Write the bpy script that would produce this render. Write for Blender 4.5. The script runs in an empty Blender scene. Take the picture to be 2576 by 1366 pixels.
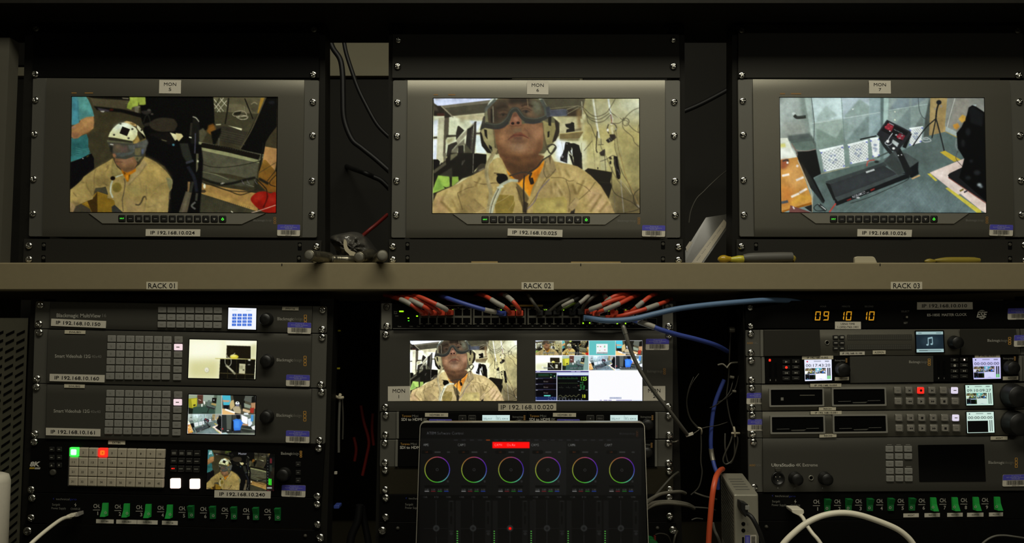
import bpy, math, random
import numpy as np
from mathutils import Vector, Matrix

# ------------------------------------------------------------------ camera, world, lights
scn = bpy.context.scene
FW, FH, FPX = 2576,1366,1870.0
CAMD, CAMZ, PITCH = 1.248,1.15, math.radians(3.5)
cam_d = bpy.data.cameras.new('camera')
cam = bpy.data.objects.new('camera', cam_d)
scn.collection.objects.link(cam)
cam.location = (0,-CAMD, CAMZ)
cam.rotation_euler = (math.pi / 2 + PITCH, 0,0)
cam_d.sensor_fit = 'HORIZONTAL'
cam_d.sensor_width = 36.0
cam_d.lens = FPX / FW * 36.0
cam_d.clip_start = 0.01
scn.camera = cam

world = bpy.data.worlds.new('room_air')
scn.world = world
world.use_nodes = True
world.node_tree.nodes['Background'].inputs[0].default_value = (1.0,0.95,0.78,1)
world.node_tree.nodes['Background'].inputs[1].default_value = 0.004


def area(name, loc, sx, sy, watts, rot=(0,0,0), col=(1.0,0.955,0.78)):
    l = bpy.data.lights.new(name, 'AREA')
    l.shape = 'RECTANGLE'
    l.size, l.size_y, l.energy, l.color = sx, sy, watts, col
    o = bpy.data.objects.new(name, l)
    o.location, o.rotation_euler = loc, rot
    scn.collection.objects.link(o)
    return o


area('ceiling_lamp', (0.1,-0.92,2.5),1.6,0.4,22)
area('ceiling_lamp', (1.0,-3.55,2.62),2.6,0.3,24)
area('rear_wall_fill', (-0.52,0.66,2.12),0.25,0.08,0.035)  # added fill light for the wall in the gap, no fixture there

vs = scn.view_settings
vs.view_transform, vs.look, vs.exposure, vs.gamma = 'Standard', 'None', 0.0,1.0
try:
    vs.use_curve_mapping = False
except Exception:
    pass

random.seed(7)
rng = np.random.default_rng(3)
SP, CP = math.sin(PITCH), math.cos(PITCH)


def P(px, py, y=0.0):
    """world point seen at photo pixel (px, py) on the upright plane at depth y"""
    if callable(y):
        y = y(px, py)
    a, b = (px - FW / 2) / FPX, (FH / 2 - py) / FPX
    d = (a, CP - b * SP, SP + b * CP)
    t = (y + CAMD) / d[1]
    return (d[0] * t, y, CAMZ + d[2] * t)


def S(y=0.0):
    return (y + CAMD) / FPX


def lin(c):
    if isinstance(c, int):
        c = ((c >> 16) & 255,(c >> 8) & 255, c & 255)
    return tuple((v / 255 / 12.92) if v / 255 <= 0.04045 else ((v / 255 + 0.055) / 1.055) ** 2.4 for v in c)


# ------------------------------------------------------------------ materials
MATS = {}


def mat(name, col, rough=0.5, metal=0.0, spec=0.5, emit=None, estr=1.0, noise=0.0, nscale=300.0, bump=0.0, alpha=1.0, trans=0.0, coat=0.0):
    m = bpy.data.materials.new(name)
    m.use_nodes = True
    nt = m.node_tree
    b = nt.nodes['Principled BSDF']
    c = tuple(col) + (1,)
    b.inputs['Base Color'].default_value = c
    b.inputs['Roughness'].default_value = rough
    b.inputs['Metallic'].default_value = metal
    b.inputs['Specular IOR Level'].default_value = spec
    b.inputs['Coat Weight'].default_value = coat
    if alpha < 1:
        b.inputs['Alpha'].default_value = alpha
    if trans:
        b.inputs['Transmission Weight'].default_value = trans
    if emit is not None:
        b.inputs['Emission Color'].default_value = tuple(emit) + (1,)
        b.inputs['Emission Strength'].default_value = estr
    if noise or bump:
        tc = nt.nodes.new('ShaderNodeTexCoord')
        n = nt.nodes.new('ShaderNodeTexNoise')
        n.inputs['Scale'].default_value = nscale
        n.inputs['Detail'].default_value = 3.0
        nt.links.new(tc.outputs['Object'], n.inputs['Vector'])
        if noise:
            r = nt.nodes.new('ShaderNodeMapRange')
            r.inputs['To Min'].default_value = 1 - noise
            r.inputs['To Max'].default_value = 1 + noise
            mx = nt.nodes.new('ShaderNodeVectorMath')
            mx.operation = 'SCALE'
            mx.inputs[0].default_value = col
            nt.links.new(n.outputs['Fac'], r.inputs['Value'])
            nt.links.new(r.outputs['Result'], mx.inputs['Scale'])
            nt.links.new(mx.outputs['Vector'], b.inputs['Base Color'])
        if bump:
            bp = nt.nodes.new('ShaderNodeBump')
            bp.inputs['Strength'].default_value = bump
            bp.inputs['Distance'].default_value = 0.0004
            nt.links.new(n.outputs['Fac'], bp.inputs['Height'])
            nt.links.new(bp.outputs['Normal'], b.inputs['Normal'])
    MATS[name] = m
    return m


def M(n):
    return MATS[n]


mat('gunmetal', (0.150,0.143,0.114),0.36,0.65,0.5, noise=0.10, nscale=900, bump=0.05)
mat('gunmetal_light', (0.23,0.22,0.18),0.36,0.3,0.5, noise=0.08, nscale=900)
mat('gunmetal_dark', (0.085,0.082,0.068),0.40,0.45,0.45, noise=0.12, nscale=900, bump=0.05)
mat('ear_grey', (0.115,0.112,0.094),0.40,0.3,0.5, noise=0.08, nscale=900)
mat('ear_light', (0.19,0.185,0.155),0.40,0.3,0.5, noise=0.08, nscale=900)
mat('black_panel', (0.0035,0.0034,0.003),0.55,0.0,0.08, noise=0.3, nscale=700, bump=0.08)
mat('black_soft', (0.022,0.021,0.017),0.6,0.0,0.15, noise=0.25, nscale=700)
mat('brown_panel', (0.022,0.019,0.011),0.6,0.0,0.12, noise=0.35, nscale=600)
mat('rail_black', (0.011,0.0105,0.0085),0.6,0.0,0.1, noise=0.2, nscale=500)
mat('pit_black', (0.0012,0.0012,0.0011),0.8,0.0,0.08)
mat('shelf_paint', (0.235,0.197,0.115),0.55,0.0,0.35, noise=0.05, nscale=120, bump=0.06)
mat('dark_shelf', (0.016,0.015,0.012),0.6,0.0,0.1, noise=0.2, nscale=80)
mat('label_paper', (0.62,0.58,0.48),0.45,0.0,0.4, noise=0.05, nscale=250)
mat('label_tape', (0.62,0.57,0.43),0.35,0.0,0.5, noise=0.05, nscale=250)
mat('ink', (0.012,0.011,0.010),0.6,0.0,0.3)
mat('tag_blue', (0.085,0.08,0.46),0.4,0.0,0.4, noise=0.1, nscale=400)
mat('tag_blue_ink', (0.40,0.40,0.65),0.5)
mat('wrap_paper', (0.30,0.285,0.245),0.5)
mat('print_grey', (0.42,0.405,0.35),0.5)
mat('print_dim', (0.20,0.195,0.17),0.5)
mat('print_white', (0.62,0.60,0.53),0.5)
mat('print_orange', (0.48,0.25,0.05),0.5)
mat('print_orange_dim', (0.26,0.14,0.04),0.5)
mat('print_yellow', (0.45,0.30,0.03),0.5)
mat('print_blue', (0.02,0.03,0.25),0.5)
mat('chrome', (0.72,0.71,0.66),0.13,1.0,0.5)
mat('dull_screw', (0.16,0.155,0.13),0.35,0.8,0.5)
mat('button_grey', (0.25,0.245,0.22),0.5,0.0,0.4, noise=0.06, nscale=500)
mat('button_black', (0.014,0.0138,0.012),0.45,0.0,0.45)
mat('button_clear', (0.52,0.46,0.34),0.35,0.0,0.5, noise=0.05, nscale=400)
mat('button_warm', (0.46,0.41,0.31),0.4,0.0,0.5, noise=0.06, nscale=400)
mat('button_taupe', (0.25,0.235,0.20),0.45,0.0,0.4)
mat('slot_trim', (0.30,0.29,0.25),0.4,0.2,0.4)
mat('button_rim', (0.08,0.077,0.066),0.35,0.0,0.5)
mat('knob_black', (0.008,0.008,0.007),0.42,0.0,0.5)
mat('lit_pink', (0.6,0.5,0.48),0.4, emit=lin(0xE9CFDA), estr=0.9)
mat('lit_lilac', (0.6,0.55,0.6),0.4, emit=lin(0xC9C2DC), estr=0.95)
mat('lit_white', (0.8,0.7,0.65),0.4, emit=lin(0xFFE2D6), estr=1.25)
mat('lit_green', (0.1,0.6,0.1),0.4, emit=(0.02,0.95,0.05), estr=1.6)
mat('lit_green_core', (0.5,0.9,0.6),0.4, emit=(0.55,1.0,0.66), estr=1.3)
mat('lit_red', (0.6,0.05,0.02),0.4, emit=(0.95,0.012,0.01), estr=1.1)
mat('lit_orange', (0.6,0.2,0.02),0.4, emit=(1.0,0.11,0.008), estr=1.2)
mat('led_red', (0.6,0.05,0.02),0.4, emit=(1.0,0.02,0.01), estr=1.3)
mat('led_lime', (0.3,0.6,0.02),0.4, emit=(0.36,0.92,0.01), estr=1.25)
mat('led_green', (0.1,0.6,0.05),0.4, emit=(0.05,0.75,0.04), estr=1.1)
mat('led_amber', (0.6,0.3,0.02),0.4, emit=lin(0xD8961A), estr=0.72)
mat('switch_green', (0.010,0.13,0.030),0.25,0.0,0.5, emit=(0.002,0.03,0.005), estr=0.35)
mat('switch_green_on', (0.012,0.17,0.036),0.25,0.0,0.5, emit=(0.012,0.24,0.022), estr=0.22)
mat('cable_red', (0.56,0.060,0.026),0.42,0.0,0.45, noise=0.1, nscale=200)
mat('cable_orange', (0.60,0.088,0.028),0.42,0.0,0.45, noise=0.08, nscale=200)
mat('cable_deep_red', (0.20,0.012,0.008),0.5)
mat('cable_blue', (0.045,0.075,0.33),0.42,0.0,0.45, noise=0.1, nscale=200)
mat('cable_sky', (0.105,0.185,0.32),0.42,0.0,0.45, noise=0.08, nscale=200)
mat('cable_grey', (0.12,0.115,0.095),0.5,0.0,0.4)
mat('cable_black', (0.008,0.008,0.008),0.5,0.0,0.4)
mat('cable_dim', (0.05,0.047,0.036),0.55,0.0,0.35)
mat('wire_silver', (0.07,0.065,0.05),0.4,0.3)
mat('cable_silver', (0.30,0.28,0.22),0.35,0.5,0.5, noise=0.3, nscale=500)
mat('cable_white', (0.80,0.75,0.60),0.4,0.0,0.45)
mat('cable_green', (0.13,0.20,0.02),0.5)
mat('plug_clear', (0.30,0.28,0.25),0.2,0.0,0.6)
mat('mic_metal', (0.21,0.195,0.145),0.30,0.85,0.5)
mat('mic_grille', (0.20,0.19,0.155),0.55,0.4,0.4, noise=0.5, nscale=2500, bump=0.6)
mat('bag_film', (0.085,0.08,0.07),0.14,0.0,0.7, noise=0.3, nscale=60, bump=0.3)
mat('sleeve_film', (0.085,0.082,0.07),0.22,0.0,0.6, noise=0.15, nscale=40)
mat('sleeve_band', (0.34,0.30,0.22),0.4,0.0,0.45, noise=0.1, nscale=90)
mat('amber_plastic', (0.42,0.27,0.015),0.2,0.0,0.6)
mat('yellow_plastic', (0.48,0.42,0.03),0.15,0.0,0.6)
mat('olive_plastic', (0.26,0.20,0.03),0.3,0.0,0.5)
mat('grip_grey', (0.09,0.087,0.075),0.5,0.0,0.4)
mat('cream_plastic', (0.48,0.43,0.30),0.45,0.0,0.4)
mat('wood_tan', (0.34,0.24,0.09),0.6, noise=0.2, nscale=60)
mat('alu_box', (0.29,0.275,0.215),0.42,0.25,0.5, noise=0.05, nscale=300)
mat('alu_edge', (0.50,0.47,0.39),0.35,0.8,0.5)
mat('wall_paint', (0.31,0.285,0.19),0.7, noise=0.06, nscale=12)
mat('wall_shade', (0.011,0.010,0.006),0.75, noise=0.15, nscale=12)  # near-black for unlit wall areas: the shade is put into the colour
mat('cabinet_paint', (0.085,0.08,0.06),0.55, noise=0.05, nscale=60)
mat('cabinet_olive', (0.072,0.068,0.046),0.55, noise=0.08, nscale=60)
mat('floor_vinyl', (0.09,0.085,0.07),0.5, noise=0.1, nscale=20)
mat('ceiling_tile', (0.35,0.34,0.30),0.8, noise=0.05, nscale=30)
mat('desk_top', (0.10,0.095,0.08),0.5, noise=0.08, nscale=60)
mat('glass_black', (0.002,0.002,0.002),0.16,0.0,0.4)
mat('port_metal', (0.15,0.145,0.115),0.4,0.4,0.5)
mat('grille_mesh', (0.020,0.019,0.014),0.6,0.1,0.3)

# dotted speaker mesh: a procedural perforation on the grille metal
nt = M('grille_mesh').node_tree
b = nt.nodes['Principled BSDF']
tc = nt.nodes.new('ShaderNodeTexCoord')
vo = nt.nodes.new('ShaderNodeTexVoronoi')
vo.inputs['Scale'].default_value = 620
vo.inputs['Randomness'].default_value = 0.0
cr = nt.nodes.new('ShaderNodeMapRange')
cr.inputs['From Min'].default_value, cr.inputs['From Max'].default_value = 0.28,0.42
mx = nt.nodes.new('ShaderNodeMix')
mx.data_type = 'RGBA'
mx.inputs['A'].default_value = (0.003,0.003,0.003,1)
mx.inputs['B'].default_value = (0.030,0.028,0.021,1)
nt.links.new(tc.outputs['Object'], vo.inputs['Vector'])
nt.links.new(vo.outputs['Distance'], cr.inputs['Value'])
nt.links.new(cr.outputs['Result'], mx.inputs['Factor'])
nt.links.new(mx.outputs['Result'], b.inputs['Base Color'])

# lit display: the picture is what the panel gives off
sm = bpy.data.materials.new('display_picture')
sm.use_nodes = True
nt = sm.node_tree
b = nt.nodes['Principled BSDF']
b.inputs['Base Color'].default_value = (0.004,0.004,0.004,1)
b.inputs['Roughness'].default_value = 0.3
b.inputs['Specular IOR Level'].default_value = 0.25
b.inputs['Emission Strength'].default_value = 1.0
at = nt.nodes.new('ShaderNodeAttribute')
at.attribute_name = 'Col'
nt.links.new(at.outputs['Color'], b.inputs['Emission Color'])
MATS['display_picture'] = sm
for m in MATS.values():
    try:
        m.cycles.emission_sampling = 'NONE' if m.name == 'display_picture' else 'AUTO'
    except Exception:
        pass

# ------------------------------------------------------------------ objects, things, parts
ORG = {}


def thing(name, label, cat, loc, group=None):
    o = bpy.data.objects.new(name, None)
    o.empty_display_size = 0.02
    o.location = loc
    scn.collection.objects.link(o)
    o['label'], o['category'] = label, cat
    if group:
        o['group'] = group
    ORG[o.name] = Vector(loc)
    return o


def tag(o, label, cat, group=None):
    o['label'], o['category'] = label, cat
    if group:
        o['group'] = group
    return o


def sub(a, b):
    return (a[0] - b[0], a[1] - b[1], a[2] - b[2])


def inset(pts, d):
    n = len(pts)
    ar = sum(pts[i][0] * pts[(i + 1) % n][1] - pts[(i + 1) % n][0] * pts[i][1] for i in range(n))
    sg = 1 if ar > 0 else -1
    out = []
    for i in range(n):
        p0, p1, p2 = pts[i - 1], pts[i], pts[(i + 1) % n]
        e1 = (p1[0] - p0[0], p1[1] - p0[1])
        e2 = (p2[0] - p1[0], p2[1] - p1[1])
        l1, l2 = math.hypot(*e1) or 1, math.hypot(*e2) or 1
        n1 = (-e1[1] / l1 * sg, e1[0] / l1 * sg)
        n2 = (-e2[1] / l2 * sg, e2[0] / l2 * sg)
        k = 1 + n1[0] * n2[0] + n1[1] * n2[1]
        k = max(k, 0.4)
        out.append((p1[0] + (n1[0] + n2[0]) / k * d, p1[1] + (n1[1] + n2[1]) / k * d))
    return out


def rr(q, r, n=4):
    """rounded polygon from corner pixels"""
    out = []
    m = len(q)
    rs = r if isinstance(r, (list, tuple)) else [r] * m
    for i in range(m):
        a, p, c = q[i - 1], q[i], q[(i + 1) % m]
        ri = rs[i]
        if ri <= 0:
            out.append(p)
            continue
        la, lc = math.dist(a, p), math.dist(c, p)
        ra, rc = min(ri, la / 2.01), min(ri, lc / 2.01)
        s = (p[0] + (a[0] - p[0]) / la * ra, p[1] + (a[1] - p[1]) / la * ra)
        e = (p[0] + (c[0] - p[0]) / lc * rc, p[1] + (c[1] - p[1]) / lc * rc)
        for k in range(n + 1):
            t = k / n
            out.append(tuple((1 - t) ** 2 * s[j] + 2 * t * (1 - t) * p[j] + t * t * e[j] for j in (0,1)))
    return out


def rect(x0, y0, x1, y1):
    return [(x0, y0),(x1, y0),(x1, y1),(x0, y1)]


def cq(cx, cy, w, h, s=0.0):
    """small quad round a centre, sloping s px per px"""
    return [(cx - w / 2, cy - h / 2 - s * w / 2),(cx + w / 2, cy - h / 2 + s * w / 2),
            (cx + w / 2, cy + h / 2 + s * w / 2),(cx - w / 2, cy + h / 2 - s * w / 2)]


def circ(cx, cy, r, n=20, ry=None):
    ry = ry or r
    return [(cx + r * math.cos(2 * math.pi * k / n), cy + ry * math.sin(2 * math.pi * k / n)) for k in range(n)]


def lerpq(q, u, v):
    a = (q[0][0] + (q[1][0] - q[0][0]) * u, q[0][1] + (q[1][1] - q[0][1]) * u)
    b = (q[3][0] + (q[2][0] - q[3][0]) * u, q[3][1] + (q[2][1] - q[3][1]) * u)
    return (a[0] + (b[0] - a[0]) * v, a[1] + (b[1] - a[1]) * v)


_GL = {}


def glyphs(s, bold=0.0, shear=0.0):
    k = (s, bold, shear)
    if k not in _GL:
        cu = bpy.data.curves.new('t', 'FONT')
        cu.body = s
        cu.resolution_u = 2
        cu.offset = bold
        cu.shear = shear
        ob = bpy.data.objects.new('t', cu)
        me = ob.to_mesh()
        v = np.array([x.co[:2] for x in me.vertices], float).reshape(-1,2)
        f = [tuple(p.vertices) for p in me.polygons]
        ob.to_mesh_clear()
        bpy.data.objects.remove(ob)
        bpy.data.curves.remove(cu)
        if len(v):
            v[:, 0] -= v[:, 0].min()
            w = v[:, 0].max() or 1
        else:
            w = 1
        _GL[k] = (v, f, w)
    return _GL[k]


CAPH = max(glyphs('H')[0][:, 1])


class MB:
    """collects pieces, then links them as one mesh object"""

    def __init__(s):
        s.v, s.f, s.m, s.sm, s.mats = [],[],[],[],[]

    def _m(s, name):
        if name not in s.mats:
            s.mats.append(name)
        return s.mats.index(name)

    def add(s, vs, fs, m, smooth=False):
        o = len(s.v)
        mi = s._m(m)
        s.v += [tuple(v) for v in vs]
        for f in fs:
            s.f.append([i + o for i in f])
            s.m.append(mi)
            s.sm.append(smooth)

    def flat(s, pts, y, m):
        s.add([P(a, b, y) for a, b in pts],[list(range(len(pts)))[::-1]], m)
        return s

    def prism(s, pts, yf, dep, m, ch=0.0, mside=None):
        n = len(pts)
        base = [P(a, b, yf) for a, b in pts]
        back = [(p[0], p[1] + dep, p[2]) for p in base]
        F = []
        if ch > 0:
            fr = [P(a, b, yf) for a, b in inset(pts, ch)]
            c = ch * S(0)
            mid = [(p[0], p[1] + c, p[2]) for p in base]
            V = fr + mid + back
            s.add(V[:n],[list(range(n))[::-1]], m)
            V2 = fr + mid
            s.add(V2,[[i, (i + 1) % n, n + (i + 1) % n, n + i] for i in range(n)], m)
            s.add(mid + back, [[i, (i + 1) % n, n + (i + 1) % n, n + i] for i in range(n)] + [list(range(n, 2 * n))], mside or m)
        else:
            s.add(base, [list(range(n))[::-1]], m)
            s.add(base + back, [[i, (i + 1) % n, n + (i + 1) % n, n + i] for i in range(n)] + [list(range(n, 2 * n))], mside or m)
        return s

    def ring(s, out, inn, yf, dep, m, yin=None, minner=None):
        n = len(out)
        A = [P(a, b, yf) for a, b in out]
        B = [P(a, b, yf) for a, b in inn]
        A2 = [(p[0], p[1] + dep, p[2]) for p in A]
        B2 = [(p[0], p[1] + (dep if yin is None else yin), p[2]) for p in B]
        s.add(A + B, [[i, n + i, n + (i + 1) % n, (i + 1) % n] for i in range(n)], m)
        s.add(A + A2,[[i, (i + 1) % n, n + (i + 1) % n, n + i] for i in range(n)], m)
        s.add(B + B2,[[(i + 1) % n, i, n + i, n + (i + 1) % n] for i in range(n)], minner or m)
        return s

    def roll(s, q, y, dep, m, rt=22, rb=16, th=20, hole=None, yin=0.0025):
        """front panel whose top and bottom edges roll back; hole: an opening"""
        h = ((q[3][1] - q[0][1]) + (q[2][1] - q[1][1])) / 2
        rt, rb, tn = min(rt, h * .5), min(rb, h * .4), math.tan(math.radians(th))
        vs = {0.0,1.0}
        for k in range(7):
            vs |= {rt / h * k / 6,1 - rb / h * k / 6}
        us = [0.0,1.0]
        if hole:
            uv = [(sum(hole[i][0] for i in e) / 2, sum(hole[i][1] for i in e) / 2) for e in ((0,3),(1,2),(0,1),(3,2))]
            L0, R0 = lerpq(q, 0,.5)[0], lerpq(q, 1,.5)[0]
            us = [0.0,(uv[0][0] - L0) / (R0 - L0),(uv[1][0] - L0) / (R0 - L0),1.0]
            v0, v1 = [((c[1] - (q[0][1] + q[1][1]) / 2) / h) for c in uv[2:]]
            vs = {v for v in vs if abs(v - v0) > .01 and abs(v - v1) > .01} | {v0, v1}
        vs = sorted(vs)

        def back(v):
            t, b = v * h, (1 - v) * h
            return (rt * tn / 2 * max(0,1 - t / rt) ** 2 + rb * tn / 2 * max(0,1 - b / rb) ** 2) * S(0)
        n, V, F = len(us),[],[]
        for v in vs:
            for i, u in enumerate(us):
                p = lerpq(q, u, v)
                if hole and 0 < i < 3 and v0 <= v <= v1:
                    p = lerpq(hole, 0 if i == 1 else 1,(v - v0) / (v1 - v0))
                V.append(P(p[0], p[1], y + back(v)))
        for j in range(len(vs) - 1):
            for i in range(n - 1):
                if hole and i == 1 and v0 <= vs[j] and vs[j + 1] <= v1:
                    continue
                F.append([j * n + i, (j + 1) * n + i, (j + 1) * n + i + 1, j * n + i + 1])
        s.add(V, F, m, True)
        rim = [j * n for j in range(len(vs))] + [(len(vs) - 1) * n + i for i in range(1, n)] + [j * n + n - 1 for j in range(len(vs) - 2,-1,-1)] + list(range(n - 2,0,-1))
        A = [V[i] for i in rim]
        B = [(p[0], y + dep, p[2]) for p in A]
        k = len(A)
        s.add(A + B, [[i, (i + 1) % k, k + (i + 1) % k, k + i] for i in range(k)] + ([] if hole else [list(range(k, 2 * k))]), m)
        if hole:
            A = [P(a, b, y) for a, b in hole]
            B = [(p[0], p[1] + yin, p[2]) for p in A]
            s.add(A + B, [[(i + 1) % 4, i, 4 + i, 4 + (i + 1) % 4] for i in range(4)], 'black_soft')
        return s

    def lathe(s, cx, cy, y0, prof, m, n=28, tilt=None):
        """prof: (radius px, depth towards the viewer in m) from outside in"""
        c = P(cx, cy, y0)
        k = S(y0)
        V = []
        for r, d in prof:
            for i in range(n):
                a = 2 * math.pi * i / n
                V.append((c[0] + r * k * math.cos(a), c[1] - d, c[2] + r * k * math.sin(a)))
        F = []
        for j in range(len(prof) - 1):
            for i in range(n):
                F.append([j * n + i, j * n + (i + 1) % n, (j + 1) * n + (i + 1) % n, (j + 1) * n + i])
        s.add(V, F, m, True)
        s.add(V[-n:],[list(range(n))], m)
        return s

    def tube(s, pts, r, m, n=10, smooth=True, seg=6, cap=True):
        pts = [Vector(p) for p in pts]
        if smooth and len(pts) > 2:
            q = [pts[0]] + pts + [pts[-1]]
            out = []
            for i in range(1, len(q) - 2):
                for k in range(seg):
                    t = k / seg
                    a, b, c, d = q[i - 1], q[i], q[i + 1], q[i + 2]
                    out.append(0.5 * ((2 * b) + (c - a) * t + (2 * a - 5 * b + 4 * c - d) * t * t + (3 * b - a - 3 * c + d) * t ** 3))
            out.append(pts[-1])
            pts = out
        rs = r if callable(r) else (lambda t: r)
        V, F = [],[]
        N = len(pts)
        up = None
        for i, p in enumerate(pts):
            d = (pts[min(i + 1, N - 1)] - pts[max(i - 1,0)])
            if d.length < 1e-9:
                d = Vector((0,1,0))
            d.normalize()
            if up is None:
                up = d.orthogonal().normalized()
            up = (up - d * up.dot(d))
            up = up.normalized() if up.length > 1e-6 else d.orthogonal().normalized()
            sd = d.cross(up)
            for k in range(n):
                a = 2 * math.pi * k / n
                V.append(p + (up * math.cos(a) + sd * math.sin(a)) * rs(i / (N - 1)))
        for i in range(N - 1):
            for k in range(n):
                F.append([i * n + k, i * n + (k + 1) % n, (i + 1) * n + (k + 1) % n, (i + 1) * n + k])
        s.add(V, F, m, True)
        if cap:
            s.add(V[:n],[list(range(n))[::-1]], m)
            s.add(V[-n:],[list(range(n))], m)
        return s

    def box(s, lo, hi, m):
        x0, y0, z0 = lo
        x1, y1, z1 = hi
        V = [(x0, y0, z0),(x1, y0, z0),(x1, y1, z0),(x0, y1, z0),(x0, y0, z1),(x1, y0, z1),(x1, y1, z1),(x0, y1, z1)]
        s.add(V, [[0,3,2,1],[4,5,6,7],[0,1,5,4],[1,2,6,5],[2,3,7,6],[3,0,4,7]], m)
        return s

    def text(s, t, a, b, cap, y, m, bold=0.0, shear=0.0):
        """t between baseline pixels a and b, capital height cap px"""
        v, f, w = glyphs(t, bold, shear)
        if not len(v):
            return s
        dx, dy = (b[0] - a[0]) / w, (b[1] - a[1]) / w
        L = math.hypot(b[0] - a[0], b[1] - a[1]) or 1
        ux, uy = (b[1] - a[1]) / L * cap / CAPH, -(b[0] - a[0]) / L * cap / CAPH
        s.add([P(a[0] + x * dx + h * ux, a[1] + x * dy + h * uy, y) for x, h in v],[list(q) for q in f], m)
        return s

    def textq(s, q, t, u0, u1, vb, vc, y, m, bold=0.0, shear=0.0):
        v, f, w = glyphs(t, bold, shear)
        s.add([P(*lerpq(q, u0 + x / w * (u1 - u0), vb - h / CAPH * vc), y) for x, h in v],[list(p) for p in f], m)
        return s

    def build(s, name, parent=None, loc=None):
        if parent is not None:
            L = ORG[parent.name]
        elif loc is not None:
            L = Vector(loc)
        else:
            a = np.array(s.v)
            L = Vector(((a[:, 0].min() + a[:, 0].max()) / 2,(a[:, 1].min() + a[:, 1].max()) / 2, a[:, 2].min()))
        me = bpy.data.meshes.new(name)
        me.from_pydata([(v[0] - L[0], v[1] - L[1], v[2] - L[2]) for v in s.v],[], s.f)
        for n in s.mats:
            me.materials.append(M(n))
        me.polygons.foreach_set('material_index', s.m)
        me.polygons.foreach_set('use_smooth', s.sm)
        me.update()
        o = bpy.data.objects.new(name, me)
        scn.collection.objects.link(o)
        if parent is not None:
            o.parent = parent
        else:
            o.location = L
        ORG[o.name] = L
        return o


# ------------------------------------------------------------------ a rack screw, shared by all copies
def _screw_mesh(name, m):
    V, F = [],[]
    R, N = 14,56
    V.append((0,0,0))
    for j in range(1, R + 1):
        for i in range(N):
            a = 2 * math.pi * i / N
            V.append((j / R * math.cos(a),0, j / R * math.sin(a)))
    out = []
    for x, _, z in V:
        r = math.hypot(x, z)
        h = 0.58 * math.sqrt(max(0,1 - (r * 0.97) ** 2)) ** 0.85
        d = min(max(0,(0.13 - abs(x)) / 0.05),1) if abs(z) < 0.55 else 0
        e = min(max(0,(0.13 - abs(z)) / 0.05),1) if abs(x) < 0.55 else 0
        h -= 0.22 * max(d, e) * min(1, max(0,(0.62 - r) / 0.1))
        out.append((x, -h, z))
    for i in range(N):
        out.append((math.cos(2 * math.pi * i / N),0.0, math.sin(2 * math.pi * i / N)))
    F += [[0,1 + (i + 1) % N, 1 + i] for i in range(N)]
    for j in range(R):
        for i in range(N):
            a, b = 1 + j * N + i, 1 + j * N + (i + 1) % N
            F.append([a, b, b + N, a + N])
    me = bpy.data.meshes.new(name)
    me.from_pydata(out, [], F)
    me.materials.append(M(m))
    me.polygons.foreach_set('use_smooth', [True] * len(me.polygons))
    return me


SCREW = _screw_mesh('rack_screw', 'chrome')
SCREW_DULL = _screw_mesh('rack_screw_dull', 'dull_screw')


def screw(parent, px, py, y=0.0, r=9.0, me=None):
    o = bpy.data.objects.new('rack_screw', me or SCREW)
    o.parent = parent
    c = Vector(P(px, py, y - 0.0012)) - ORG[parent.name]
    o.location = c
    k = r * S(y)
    o.scale = (k, k, k)
    o.rotation_euler = (random.uniform(-.06,.06), random.uniform(0,6.28), random.uniform(-.06,.06))
    scn.collection.objects.link(o)
    return o


def crop(ox, oy, s):
    return lambda *p: [(ox + x / s, oy + y / s) for x, y in p] if len(p) > 1 else (ox + p[0][0] / s, oy + p[0][1] / s)
# ------------------------------------------------------------------ painting what the displays show
def hexc(c):
    return np.array(((c >> 16) & 255,(c >> 8) & 255, c & 255), np.float32) / 255.0


def spline(pts, closed, k=6):
    p = [np.array(q, float) for q in pts]
    n = len(p)
    out = []
    rng_ = range(n if closed else n - 1)
    for i in rng_:
        if closed:
            a, b, c, d = p[i - 1], p[i], p[(i + 1) % n], p[(i + 2) % n]
        else:
            a, b, c, d = p[max(i - 1,0)], p[i], p[i + 1], p[min(i + 2, n - 1)]
        for j in range(k):
            t = j / k
            out.append(0.5 * (2 * b + (c - a) * t + (2 * a - 5 * b + 4 * c - d) * t * t + (3 * b - a - 3 * c + d) * t ** 3))
    if not closed:
        out.append(p[-1])
    return np.array(out)


def boxblur(m, r):
    r = int(round(r))
    if r < 1:
        return m
    for ax in (0,1):
        for _ in range(2):
            pad = [(0,0)] * m.ndim
            pad[ax] = (r + 1, r)
            c = np.cumsum(np.pad(m, pad, mode='edge'), axis=ax)
            n = m.shape[ax]
            a = np.take(c, range(2 * r + 1,2 * r + 1 + n), axis=ax)
            b_ = np.take(c, range(0, n), axis=ax)
            m = (a - b_) / (2 * r + 1)
    return m


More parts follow.
